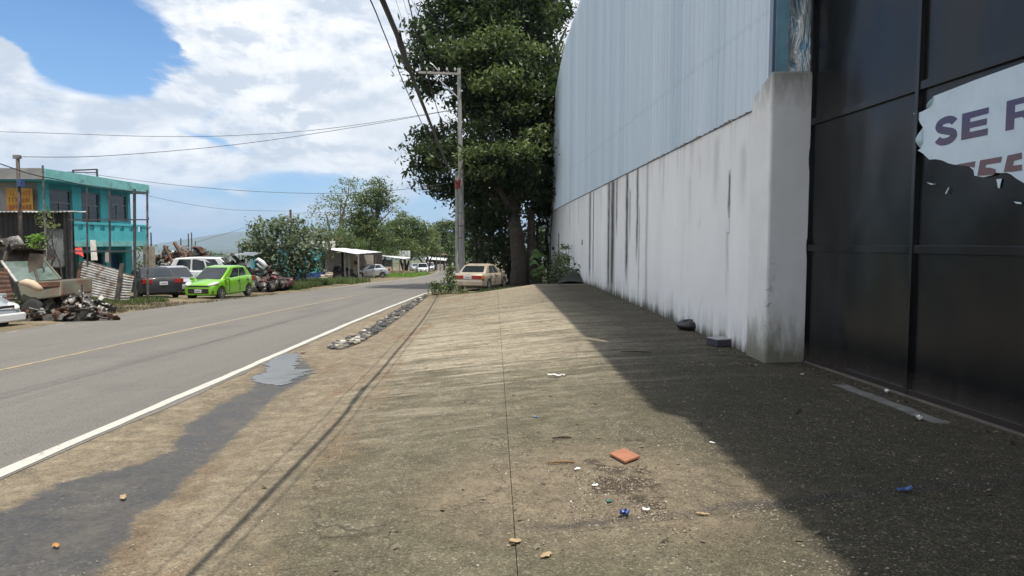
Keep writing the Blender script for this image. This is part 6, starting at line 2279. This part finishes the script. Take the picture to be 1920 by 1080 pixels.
    o = tree('weed_clump', 'olive weeds growing through the engine parts heap', (p.x - .3, p.y + .9, p.z), [((p.x - .3, p.y + .9, p.z + .45), (.8, .4, .38), 700)], .14, .12, L_AIRY, seed=183, cat='weeds', trunk=False, tone=(.3, .9))
    # bushes where the apron meets the road
    for i, (sp, lab) in enumerate((([(821, 540, 29.5, 13, 12), (812, 545, 29.3, 8, 7)], 'small dark leafy bush at the far left corner of the concrete apron'),
                                   ([(842, 530, 30.5, 14, 20), (846, 510, 31, 8, 14), (855, 548, 30.2, 22, 8)], 'taller dark weeds hugging the left rear corner of the champagne sedan'))):
        cl = px_clumps(sp, 3600)
        b = Vector((cl[0][0][0], cl[0][0][1], g(cl[0][0][0], cl[0][0][1])))
        tree('verge_bush', lab, b, cl, .13, .11, L_DARK, seed=190 + i, cat='bush', r0=.02, tone=(.2, .9), flat=.7)
    # vines and weeds along the far end of the white wall
    cl = px_clumps([(1045, 500, 37, 18, 22), (1075, 500, 33, 14, 20), (1060, 520, 31, 22, 12), (1035, 525, 32, 18, 12), (1085, 517, 29, 9, 12), (1015, 520, 34, 16, 16)], 1500)
    b = Vector((2.9, 32, g(2.9, 32)))
    tree('wall_creeper', 'tangled dark weeds and creeper against the far end of the white wall', b, cl, .17, .16, L_DARK, seed=201, cat='weeds', r0=.03, tone=(.1, .8), flat=.8)
    rnd = random.Random(6)
    rt = thing('wiry_vine', 'thin wiry vine stems climbing the far end of the white wall', 'vine', (0, 0, 0))
    for k in range(12):
        Y = rnd.uniform(29, 38)
        x = wallx(Y) - 0.12
        z = g(x, Y)
        pts = [(x, Y, z + .3)]
        dx = rnd.uniform(-.15, .1)
        for j in range(6):
            pts.append((x - .1 * j * rnd.random(), Y + dx * j * 1.8, z + .3 + rnd.uniform(.2, .3) * (j + 1)))
        MB().tube(pts, 0.012, 5).build('stem', SCRAPG, rt)
    V, T = leaves([((wallx(33) - .35, 33, -1.0), (.3, 4.0, .9), 900)], .13, .12, seed=205, tone=(.2, .9))
    quads_mesh('foliage', V, L_MID, rt, T)
    # broad banana-like leaves in the sun patch right of the trunk
    rt = thing('broad_leaf_plant', 'sunlit broad leaved plant between the great trunk and the warehouse', 'plant', (0, 0, 0))
    for k in range(13):
        u, v = rnd.uniform(1000, 1016), rnd.uniform(468, 525)
        c = atY(u, v, rnd.uniform(39.5, 41))
        a = rnd.uniform(-.6, .9)
        l = rnd.uniform(.5, .9)
        w = .09

        def fn(s, t, c=c, a=a, l=l, w=w):
            ww = w * math.sin(PI * min(1, s * .9 + .08))
            return (c.x + math.cos(a) * l * (s - .5), c.y - .5 * (s - .5) + .2 * math.sin(a), c.z + .25 * math.sin(PI * s) + (t - .5) * 2 * ww + .1 * math.sin(a) * s)
        MB().grid(fn, 6, 2).build('leaf', mk('banana_leaf', (0.10, 0.19, 0.045), 0.5, var=.3), rt, smooth=True)
    # grass: verge beside the wrecks, tufts, dry straw
    r = np.random.default_rng(9)

    def grass(name, label, regions, mat, hgt, seed, width=.012):
        r = np.random.default_rng(seed)
        VV, TT = [], []
        for (x0, x1, y0, y1, n) in regions:
            xs, ys_ = r.uniform(x0, x1, n), r.uniform(y0, y1, n)
            keep = (np.sin(xs * 3.1 + np.sin(ys_ * 2.2) * 2) + np.sin(ys_ * 2.7)) > -0.6
            xs, ys_ = xs[keep], ys_[keep]
            zs = np.array([g(a, b) for a, b in zip(xs, ys_)])
            m = len(xs)
            h = hgt * r.uniform(.4, 1.25, m)
            a = r.uniform(0, 2 * PI, m)
            ln = r.uniform(.1, .7, m) * h
            P = np.stack([xs, ys_, zs], 1)
            W = np.stack([np.cos(a), np.sin(a), 0 * a], 1) * width
            D = np.stack([-np.sin(a) * ln, np.cos(a) * ln, h], 1)
            V = np.stack([P - W, P + W, P + D], 1)
            VV.append(V.reshape(-1, 3))
            TT.append(r.uniform(0, 1, m))
        o = quads_mesh(name, np.concatenate(VV), mat, None, np.concatenate(TT), n=3)
        tag(o, label, 'grass', kind='stuff')
    def reg(u0, u1, v0, v1, n):
        a, b = gnd(u0, v1), gnd(u1, v0)
        return (min(a.x, b.x), max(a.x, b.x), min(a.y, b.y), max(a.y, b.y), n)
    grass('verge_grass', 'bright green grass on the verge before the pale bush', [(-15.4, -12.9, 40, 48, 14000), (-16.5, -11.6, 48, 55, 8000)], L_MID, .40, 3, .022)
    grass('yard_grass', 'short green grass at the foot of the pipe framework', [(-17.8, -14.6, 26.2, 28.4, 7000)], L_MID, .22, 4)
    grass('dry_grass', 'flattened dry straw on the dirt verge before the corrugated panels', [(-18.5, -13.0, 21.0, 27.6, 9000), (-13.2, -12.6, 27, 36, 1200)], L_BROWN, .10, 5, .014)
    grass('stall_grass', 'tufts of green grass by the road before the board sign stall', [(-15.5, -11.2, 74, 92, 5000)], L_BRIGHT, .4, 6, .03)
    grass('shade_grass', 'sparse weeds on the shaded dirt beyond the concrete apron', [(-1.5, 3.0, 27, 37, 5000)], L_DARK, .16, 7)


vegetation()


# ------------------------------------------------------------------ poles and wires
def poles():
    conc = mk('pole_concrete', (0.30, 0.295, 0.28), 0.85, var=0.2, scale=2, bmp=0.01)
    wire = mk('black_cable', (0.018, 0.018, 0.020), 0.6)
    thin = mk('grey_wire', (0.05, 0.052, 0.06), 0.6)
    Yp = 37.2
    b = atY(867, 488, Yp)
    top = atY(860.5, 128, Yp)
    bz = g(b.x, Yp) - .1
    base = Vector((b.x, Yp, bz))
    up = thing('concrete_utility_pole', 'tall concrete utility pole with wooden crossarm left of the great tree', 'utility pole', tuple(base))
    hgt = top.z - bz
    pts = [Vector((lerp(0, top.x - b.x, t), 0, hgt * t)) for t in (0, .25, .5, .75, 1)]
    MB().tube(pts, [.175, .16, .145, .125, .105], 14).build('post', conc, up, smooth=True, angle=.8)
    ca, cb = atY(785, 136, Yp - .2) - base, atY(864, 139, Yp - .2) - base
    MB().bar(ca, cb, .11, .12).build('crossarm', mk('grey_timber', (0.30, 0.28, 0.25), .85, var=.2), up, bevel=.01)
    MB().bar(atY(814, 140, Yp - .25) - base, atY(860, 184, Yp - .25) - base, .06).build('brace', MATS['galvanised'], up)
    MB().tube([atY(806, 118, Yp - .2) - base, atY(812, 122, Yp - .2) - base, atY(823, 134, Yp - .2) - base], .03, 6).build('brace', MATS['galvanised'], up)
    ins = []
    for u in (787, 800, 823, 838, 853):
        p = atY(u, 136, Yp - .2)
        M = Matrix.Translation(p - base + Vector((0, 0, .05)))
        MB().lathe([(.02, 0), (.02, .05), (.06, .06), (.065, .10), (.045, .13), (.055, .16), (.03, .21)], 10, M).build('insulator', mk('porcelain', (.45, .44, .42), .3), up, smooth=True)
        ins.append(p + Vector((0, 0, .22)))
    b2 = atY(857, 490, 36.6)
    z2 = g(b2.x, 36.6) - .1
    sp = thing('steel_pole', 'thinner grey pole standing close on the left of the concrete pole with a red clamp', 'pole', (b2.x, 36.6, z2))
    t2 = atY(856, 322, 36.6)
    MB().tube([(0, 0, 0), (t2.x - b2.x, 0, t2.z - z2)], [.095, .085], 12).build('post', conc, sp, smooth=True, angle=.8)
    red = mk('red_clamp', (0.24, 0.035, 0.03), .5, var=.25)
    q = atY(857.5, 346, 36.4) - Vector((b2.x, 36.6, z2))
    MB().lathe([(.10, -.22), (.15, -.18), (.15, .18), (.10, .22)], 10, Matrix.Translation(q)).build('clamp', red, sp, bevel=.01)
    MB().box(-.05, .12, -.2, .05, -.1, .1, Matrix.Translation(q + Vector((.1, 0, .16)))).build('clamp_box', red, sp, bevel=.02)
    for k, v in enumerate((400, 424, 447)):
        q = atY(862, v, 36.7) - Vector((b2.x, 36.6, z2))
        MB().tube([q + Vector((-.1, 0, 0)), q + Vector((.12, .3, .05))], .02, 5).build('strap', wire, sp)
    # cables
    def cable(nm, pts, r, label, mat=wire, group=None, seg=10, cat='cable'):
        P_ = [Vector(p) for p in pts]
        out = []
        for i in range(len(P_) - 1):        # Catmull-Rom through the points
            p0, p1, p2, p3 = P_[max(i - 1, 0)], P_[i], P_[i + 1], P_[min(i + 2, len(P_) - 1)]
            for k in range(seg):
                t = k / seg
                out.append(0.5 * ((2 * p1) + (p2 - p0) * t + (2 * p0 - 5 * p1 + 4 * p2 - p3) * t * t + (3 * p1 - p0 - 3 * p2 + p3) * t ** 3))
        out.append(P_[-1])
        o = MB().tube(out, r, 6).build(nm, mat, smooth=True)
        return tag(o, label, cat, group)
    end = atY(857, 345, 36.4)
    main = [(-.85, -8, 2.9), (-.92, 0, 2.15), (-1.01, 5.2, 1.90), (-1.10, 6.8, 1.94), (-1.23, 9.5, 1.88), (-1.75, 19, 2.02), (end.x, end.y, end.z)]
    cable('cable_bundle', main, .024, 'thick black cable bundle sweeping down to the red clamp on the thinner pole')
    cable('cable_splice', [(-1.062, 6.35, 1.95), (-1.085, 6.6, 1.935), (-1.10, 6.85, 1.93), (-1.12, 7.1, 1.925), (-1.135, 7.3, 1.92)], .034, 'thick splice sleeve on the black cable bundle against the tree', seg=3, cat='splice')
    for i, (dx, dz, r) in enumerate(((-.16, .10, .006), (.14, .16, .006))):
        cable('overhead_cable', [Vector(p) + Vector((dx, 0, dz + .05 * math.sin(k))) for k, p in enumerate(main[:-1])] + [main[-1]], r,
              ['thin cable hanging just left of the black cable bundle', 'thin cable hanging just right of the black cable bundle'][i], group='telephone cables over the apron')
    # bare conductors on the crossarm, running overhead towards us
    for i, (u, p) in enumerate(zip((742, 756, 772, 786, 797), ins)):
        q = atY(u, 0, 27)
        d = (q - p)
        far = p + d * 4.2
        far.z = q.z + .9
        cable('overhead_wire', [p + Vector((.2, 40, -.5)), p, q, far], .007, ['leftmost bare wire of the crossarm running up out of the picture', 'second bare wire from the left on the crossarm', 'middle bare wire on the crossarm', 'fourth bare wire from the left on the crossarm',
              'bare wire nearest the concrete pole on the crossarm'][i], thin, 'wires on the crossarm')
    # service drops across the road
    att = atY(862, 204, Yp)
    lp = Vector(atY(33, 294, 24.5))
    cable('service_wire', [lp, atY(200, 292, 26), atY(450, 270, 29.5), atY(680, 236, 33.5), att], .013, 'wire from the concrete pole across the road to the dark post by the yellow sign', thin, 'service wires across the road')
    cable('service_wire', [atY(-500, 238, 34), atY(0, 247, 34), atY(300, 256, 34.5), atY(480, 252, 35), atY(640, 238, 35.5), att], .012, 'higher wire crossing the whole sky from the left edge to the concrete pole', thin, 'service wires across the road')
    cable('service_wire', [atY(160, 325, 39), atY(330, 347, 38), atY(500, 360, 37.5), atY(650, 362, 37), atY(775, 353, 37), atY(858, 340, 36.6)], .012, 'lower wire from the roof of the turquoise house to the poles', thin, 'service wires across the road')
    tp = atY(545, 396, 62)
    cable('service_wire', [atY(180, 340, 50), atY(300, 372, 54), atY(420, 392, 58), tp], .015, 'faint sagging wire from behind the turquoise house to the brown pole', thin, 'service wires across the road')
    cable('service_wire', [atY(366, 455, 70), atY(450, 430, 66), tp + Vector((0, 0, -.3)), atY(600, 399, 64), atY(640, 396, 66)], .015, 'short wire slanting up to the brown pole behind the pale bush', thin, 'service wires across the road')
    cable('service_wire', [atY(0, 298 + 9, 23), atY(60, 327, 25), atY(110, 337, 26.5), atY(185, 352, 27.5), atY(277, 361, 27.7)], .02, 'thick dark wire sagging in front of the yellow sign to the pipe framework', wire, 'service wires across the road')
    # brown pole behind the bush
    t = MB().tube([(tp.x, 62, -3.8), (tp.x - .02, 62, tp.z + .15)], [.14, .10], 8).build('brown_pole', mk('brown_pole', (.10, .055, .045), .8))
    tag(t, 'short brown pole sticking up behind the pale bush', 'pole')
    # post by the yellow sign
    r_ = thing('dark_post', 'tall dark post with a bracket and blue box standing before the yellow sign', 'post', (lp.x, 24.5, -2.4))
    bt = atY(42, 520, 24.5)
    MB().tube([(bt.x - lp.x, 0, 0), (0, 0, lp.z + 2.4)], [.075, .06], 8).build('post', SCRAPD, r_, smooth=True)
    MB().box(-.14, .10, -.06, .06, lp.z + 2.33, lp.z + 2.46).build('bracket', SCRAPG, r_)
    z = atY(36, 343, 24.5).z + 2.4
    MB().box(.0, .17, -.1, .06, z - .14, z + .14).build('blue_box', mk('blue_plastic', (.03, .08, .22), .5), r_, bevel=.01)
    t = atY(80, 310, 26.8)
    o = MB().bar((atY(86, 480, 26.8).x, 26.8, -2.5), (t.x, 26.8, t.z), .055).build('thin_pole', SCRAPG)
    tag(o, 'thin pale pole rising before the corner of the turquoise house', 'pole')
    # rods behind the parked cars
    for i, (u, v0, v1, Y) in enumerate(((339, 447, 485, 52), (353, 438, 470, 52), (359, 436, 466, 52), (448, 452, 490, 55), (454, 455, 486, 55), (283, 436, 470, 44), (366, 452, 482, 60))):
        a, b_ = atY(u, v0, Y), atY(u, v1, Y)
        zb = g(b_.x, Y)
        o = MB().bar((b_.x, Y, zb), (a.x, Y, a.z), .06).build('iron_rod', SCRAPD)
        tag(o, ['iron rod above the middle of the scrap heap', 'tallest pair of rods, left one, above the rusty scrap stack', 'tallest pair of rods, right one, above the rusty scrap stack', 'left one of two rods by the left edge of the pale bush', 'right one of two rods by the left edge of the pale bush',
                'short rod beside the end of the turquoise balcony', 'low rod at the right end of the scrap stack'][i], 'rod', 'rods standing in the yard')


poles()


# ------------------------------------------------------------------ gutter stones and litter
def gutter():
    root = bpy.data.objects.new('stone_gutter', None)
    COL.objects.link(root)
    tag(root, 'shallow gutter of loose stones running between the white road line and the apron', 'gutter')
    rnd = random.Random(12)
    mats = [mk('stone_pale', (.34, .30, .24), .9, var=.25, scale=7, bmp=.02), mk('stone_grey', (.13, .125, .12), .8, var=.3, scale=7, bmp=.02), mk('stone_white', (.44, .41, .35), .85, var=.2, scale=7), mk('stone_dark', (.055, .052, .052), .75, var=.3, scale=7)]
    protos = []
    for k in range(6):
        bm = bmesh.new()
        bmesh.ops.create_icosphere(bm, subdivisions=2, radius=1)
        for v in bm.verts:
            n = 1 + .22 * math.sin(v.co.x * 3 + k) * math.cos(v.co.y * 4 + k * 2) + .12 * math.sin(v.co.z * 7 + k)
            v.co = v.co * n
            v.co.z *= .6
        me = bpy.data.meshes.new('stone')
        bm.to_mesh(me)
        bm.free()
        protos.append(me)
    meshes = {}
    L_ = [(612, 653), (640, 640), (680, 622), (720, 598), (755, 575), (795, 552)]
    R_ = [(640, 656), (672, 645), (708, 625), (742, 602), (772, 580), (803, 555)]
    Lp, Rp = [gnd(*q) for q in L_], [gnd(*q) for q in R_]
    # dark wet bed
    def fn(a, b):
        t = b * 5
        i = min(4, int(t))
        p = Lp[i].lerp(Lp[i + 1], t - i).lerp(Rp[i].lerp(Rp[i + 1], t - i), a)
        return (p.x, p.y, g(p.x, p.y) + .014 - .0 * math.sin(PI * a))
    MB().grid(fn, 4, 40).build('gutter_bed', mk('gutter_mud', (.075, .068, .058), .6, var=.4, scale=4, bmp=.02), root)
    n = 0
    for k in range(290):
        t = (k / 290) ** 1.15
        i = min(4, int(t * 5))
        f = t * 5 - i
        p = Lp[i].lerp(Lp[i + 1], f).lerp(Rp[i].lerp(Rp[i + 1], f), rnd.uniform(.02, .98))
        s = rnd.uniform(.025, .07)
        early = t < .33
        mi = rnd.choices(range(4), (5, 2, .4, 2) if early else ((1, 4, .3, 4) if t < .62 else (1, 5, .6, 2)))[0]
        key = (rnd.randrange(6), mi)
        if key not in meshes:
            me = protos[key[0]].copy()
            me.materials.append(mats[mi])
            meshes[key] = me
        o = bpy.data.objects.new('stone', meshes[key])
        COL.objects.link(o)
        o.parent = root
        o.location = (p.x, p.y, g(p.x, p.y) + .014 + s * .3)
        o.scale = (s, s * rnd.uniform(.7, 1.2), s * rnd.uniform(.7, 1.1))
        o.rotation_euler = (rnd.uniform(-.3, .3), rnd.uniform(-.3, .3), rnd.uniform(0, 6))
    # a few larger stones: the two white ones
    for (u, v, s, mi) in ((643, 645, .085, 2), (632, 652, .06, 2), (568, 664, .05, 0), (660, 632, .10, 0), (688, 618, .09, 0)):
        p = gnd(u, v)
        me = protos[mi].copy()
        me.materials.append(mats[mi])
        o = bpy.data.objects.new('stone', me)
        COL.objects.link(o)
        o.parent = root
        o.location = (p.x, p.y, p.z + .02 + s * .25)
        o.scale = (s, s * .7, s * .7)


def flake(name, label, cat, u, v, size, mat, seed=0, lift=.012, curl=.3, aspect=.6, group=None, rot=None):
    """small crumpled scrap, leaf or wrapper lying on the ground"""
    p = gnd(u, v)
    rnd = random.Random(seed + int(u))
    a = rot if rot is not None else rnd.uniform(0, 6.28)
    ph = rnd.uniform(0, 6)
    mb = MB()
    n = 6
    for j in range(n + 1):
        for i in range(n + 1):
            s, t = i / n - .5, j / n - .5
            rr = 1 - .35 * abs(2 * t) ** 2 + .12 * math.sin(7 * t + ph)
            x, y = s * size * rr, t * size * aspect * (1 - .3 * abs(2 * s) + .1 * math.sin(9 * s + ph))
            z = size * curl * (0.35 * (s * s + t * t) * 2 + .16 * math.sin(8 * s + ph) * math.cos(7 * t + ph) + .16)
            mb.v.append((x * math.cos(a) - y * math.sin(a), x * math.sin(a) + y * math.cos(a), z))
    for j in range(n):
        for i in range(n):
            q = j * (n + 1) + i
            mb.f.append((q, q + 1, q + n + 2, q + n + 1))
    o = mb.build(name, mat)
    md = o.modifiers.new('thickness', 'SOLIDIFY')
    md.thickness = .002
    o.location = (p.x, p.y, g(p.x, p.y) + lift)
    return tag(o, label, cat, group)


def litter():
    terra = mk('terracotta', (0.36, 0.15, 0.085), .85, var=.18, scale=9, bmp=.008)
    q = [gnd(*k) for k in ((1143, 857), (1170, 847), (1200, 862), (1172, 873))]
    t = MB().prism([p + Vector((0, 0, .014)) for p in q], (0, 0, .018)).build('terracotta_tile', terra, bevel=.003)
    tag(t, 'square terracotta tile lying flat on the sunlit concrete', 'tile')
    white = mk('white_litter', (.72, .71, .68), .6, var=.1)
    brown = mk('dry_leaf', (.20, .105, .045), .8, var=.3, scale=20)
    tanl = mk('tan_leaf', (.36, .26, .15), .8, var=.2, scale=20)
    blue = mk('blue_wrapper', (.025, .045, .20), .4, var=.3, scale=20)
    blue2 = mk('light_blue_plastic', (.08, .16, .34), .4, var=.2)
    greenp = mk('green_plastic', (.04, .14, .10), .4)
    orange = mk('yellow_leaf', (.40, .20, .05), .7)
    dkw = mk('dark_stick', (.045, .032, .022), .9, var=.3)
    F_ = flake
    F_('crumpled_paper', 'strip of white paper lying on the sunlit apron left of the shadow edge', 'paper', 1042, 708, .22, white, 1, aspect=.28, rot=-.15)
    F_('white_scrap', 'round white scrap left of the dark soil patch', 'litter', 1083, 883, .055, white, 2)
    F_('white_scrap', 'white scrap at the left tip of the dark soil patch', 'litter', 1116, 914, .05, white, 3)
    F_('white_scrap', 'bright white crumpled scrap right of the blue wrapper', 'litter', 1211, 962, .05, white, 4, curl=.8)
    F_('white_scrap', 'white scrap in the shadow just inside the shade edge', 'litter', 1335, 833, .05, white, 5)
    F_('blue_wrapper', 'crumpled dark blue wrapper below the dark soil patch', 'litter', 1172, 971, .075, blue, 6, curl=1.0, aspect=.8)
    F_('green_scrap', 'small green plastic scrap left of the blue wrapper', 'litter', 1142, 944, .05, greenp, 7)
    F_('blue_plastic_strip', 'light blue plastic strip lying in the deep shade at lower right', 'litter', 1697, 924, .14, blue2, 8, aspect=.3, rot=.3)
    F_('blue_scrap', 'tiny blue scrap on the sunlit apron above the tile', 'litter', 1004, 784, .05, blue2, 9)
    F_('dry_leaf', 'orange dry leaf lying in the dark wet stain near the bottom left', 'leaf', 105, 1028, .06, orange, 10)
    F_('dry_leaf', 'pale curled leaf lying in the middle of the wet stain', 'leaf', 231, 937, .09, tanl, 11, aspect=.45)
    F_('dry_leaf', 'curled tan leaf right of the blue wrapper', 'leaf', 1318, 968, .07, tanl, 12, aspect=.35, rot=-.3)
    F_('dry_leaf', 'tan leaf at the bottom centre of the apron', 'leaf', 966, 1019, .07, tanl, 13)
    F_('dry_leaf', 'pale leaf near the bottom edge left of the tan one', 'leaf', 1024, 1046, .07, tanl, 14)
    F_('white_pebble', 'white lump in the gate rail groove', 'litter', 1662, 739, .08, white, 15, curl=1)
    F_('white_pebble', 'second white lump at the end of the cement smear', 'litter', 1723, 790, .08, white, 16, curl=1)
    F_('white_pebble', 'white speck on the shaded concrete below the pillar', 'litter', 1504, 705, .04, white, 17, curl=1)
    for i, (u, v, l, a, lab) in enumerate(((1052, 872, .20, .06, 'brown stick lying left of the terracotta tile'), (1497, 774, .17, .75, 'black stick lying in the shade before the gate'), (1054, 825, .16, .1, 'dark twig on the sunlit apron above the tile'),
                                           (1192, 662, .45, -.05, 'thin twig lying in the shade near the white wall'))):
        p = gnd(u, v)
        d = Vector((math.cos(a), math.sin(a) * 1.6, 0)) * l / 2
        o = MB().tube([p - d + Vector((0, 0, .02)), p + Vector((.01, .015, .022)), p + d + Vector((0, 0, .018))], [.006, .009, .005], 6).build('stick', dkw if i != 0 else brown, smooth=True)
        tag(o, lab, 'stick')
    # boxes by the wall
    p = gnd(1352, 648)
    bx = thing('flattened_carton', 'crushed pale topped carton lying at the foot of the white wall by the pillar', 'carton', (p.x, p.y, p.z), .3)
    MB().box(-.17, .15, -.15, .15, .01, .11).build('carton_body', mk('dark_card', (.05, .045, .06), .8), bx, bevel=.01)
    MB().box(-.18, .14, -.16, .13, .112, .128).build('carton_lid', mk('pale_card', (.34, .33, .34), .8), bx, bevel=.004)
    p = gnd(1291, 619)
    bg_ = MB()
    bg_.grid(lambda a, b: (p.x + .22 * math.cos(2 * PI * a) * math.sin(PI * b), p.y + .2 * math.sin(2 * PI * a) * math.sin(PI * b), p.z + .09 + .09 * math.cos(PI * b) * (1 + .3 * math.sin(6 * PI * a))), 16, 8)
    o = bg_.build('black_bag', mk('black_plastic', (.02, .02, .022), .35), smooth=True)
    tag(o, 'small black crumpled bag on the ground by the white wall', 'bag')
    # pale rags and dark net at the far end of the wall
    nt_ = thing('dark_net_heap', 'dark green netting heaped against the far end of the white wall', 'net', (0, 0, 0))
    p0, p1, p2 = atY(1083, 496, 28.6), gnd(1030, 536), gnd(1108, 532)
    def fn(a, b):
        base = Vector((lerp(1.0, wallx(27) - .1, a), lerp(31.5, 26.9, b), 0))
        h = .95 * math.sin(PI * min(1, .12 + .5 * a)) ** 1.5 * math.sin(PI * (.1 + .8 * b)) * (.8 + .2 * math.sin(7 * a + 4 * b)) * a
        return (base.x, base.y, g(base.x, min(base.y, 26.3) if base.y < 26.4 else base.y) + .02 + h)
    MB().grid(fn, 18, 16).build('netting', mk('dark_net', (.028, .036, .026), .9, var=.5, scale=4, bmp=.05), nt_, smooth=True)
    o = flake('white_rag', 'crumpled white rag at the foot of the wall by the dark netting', 'rag', 1100, 531, .5, white, 20, curl=.9)
    # fallen leaves gathered along the wall and the gate
    r = np.random.default_rng(14)
    P = []
    for n, fx, y0, y1, sd in ((420, lambda q: wallx(q) - .10, 9.6, 26.0, .16), (130, lambda q: 3.9 + .09 * (8.89 - q) - .1, 4.0, 8.8, .12), (60, lambda q: 3.2 + 0 * q, 8.6, 8.8, .3), (170, lambda q: .8 + 0 * q, 3.2, 12, 1.5)):
        ys_ = r.uniform(y0, y1, n)
        P.append(np.stack([fx(ys_) - np.abs(r.normal(size=n)) * sd * (1 if sd < 1 else r.choice([-1, 1], n)), ys_], 1))
    P = np.concatenate(P)
    n = len(P)
    P = np.concatenate([P, np.array([g(a, b) for a, b in P])[:, None] + .014], 1)
    a = r.uniform(0, 2 * PI, n)
    s = r.uniform(.012, .035, n)[:, None]
    A = np.stack([np.cos(a), np.sin(a), r.uniform(-.2, .5, n)], 1) * s
    B = np.stack([-np.sin(a), np.cos(a), r.uniform(-.3, .3, n)], 1) * s * .45
    V = np.stack([P - A, P + B, P + A, P - B], 1).reshape(-1, 3)
    o = quads_mesh('leaf_litter', V, L_BROWN, None, r.uniform(0, 1, n))
    tag(o, 'small fallen brown leaves gathered along the foot of the wall', 'leaves', kind='stuff')
    # chips of stone and glass scattered over the apron
    r = np.random.default_rng(4)
    VV, TT = [], []
    for n, (x0, x1, y0, y1), s0, s1 in ((3600, (-2.2, 3.6, 2.9, 6.0), .002, .006), (2200, (-2.4, 3.6, 6.0, 10), .003, .007), (1500, (-.1, 1.6, 3.4, 5.6), .002, .008), (1400, (.35, .95, 3.75, 4.7), .003, .009)):
        xs, ys_ = r.uniform(x0, x1, n), r.uniform(y0, y1, n)
        s = r.uniform(s0, s1, n) * r.choice([1, 1, 1, 1.8], n)
        P = np.stack([xs, ys_, np.array([g(a, b) for a, b in zip(xs, ys_)]) + .007], 1)
        a = r.uniform(0, 2 * PI, n)
        A = np.stack([np.cos(a), np.sin(a), r.uniform(-.2, .2, n)], 1) * s[:, None]
        B = np.stack([-np.sin(a), np.cos(a), r.uniform(-.2, .2, n)], 1) * (s * r.uniform(.4, .9, n))[:, None]
        U = np.stack([0 * a, 0 * a, s * .7], 1)
        for q in ((P - A, P - B, P + U), (P - B, P + A, P + U), (P + A, P + B, P + U), (P + B, P - A, P + U)):
            VV.append(np.stack(q, 1).reshape(-1, 3))
            TT.append(None)
    V = np.concatenate(VV)
    tone = r.uniform(0, 1, len(V) // 3)
    m, nt, b = newmat('gravel_chips')
    at = nt.new('ShaderNodeAttribute', attribute_name='tone')
    nt.l.new(nt.ramp(at.outputs['Fac'], [(0, (.05, .04, .03)), (.45, (.20, .16, .11)), (.85, (.27, .23, .17)), (.96, (.33, .29, .22)), (1, (.58, .56, .50))]), b.inputs['Base Color'])
    b.inputs['Roughness'].default_value = .8
    o = quads_mesh('gravel_chips', V, m, None, tone, n=3)
    tag(o, 'fine stone chips scattered over the near apron', 'gravel', kind='stuff')


gutter()
litter()


# ------------------------------------------------------------------ air
def haze():
    m = bpy.data.materials.new('haze_air')
    m.use_nodes = True
    nt = NT(m.node_tree)
    for nd in list(nt.n):
        nt.n.remove(nd)
    out = nt.new('ShaderNodeOutputMaterial')
    v = nt.new('ShaderNodeVolumePrincipled')
    v.inputs['Color'].default_value = (0.62, 0.78, 1.0, 1)
    v.inputs['Density'].default_value = HAZE
    v.inputs['Anisotropy'].default_value = 0.2
    nt.l.new(v.outputs[0], out.inputs['Volume'])
    o = MB().box(-9500, 9500, -300, 12500, -90, 420).build('haze', m)
    o['kind'] = 'stuff'


HAZE = 1.1e-4
haze()
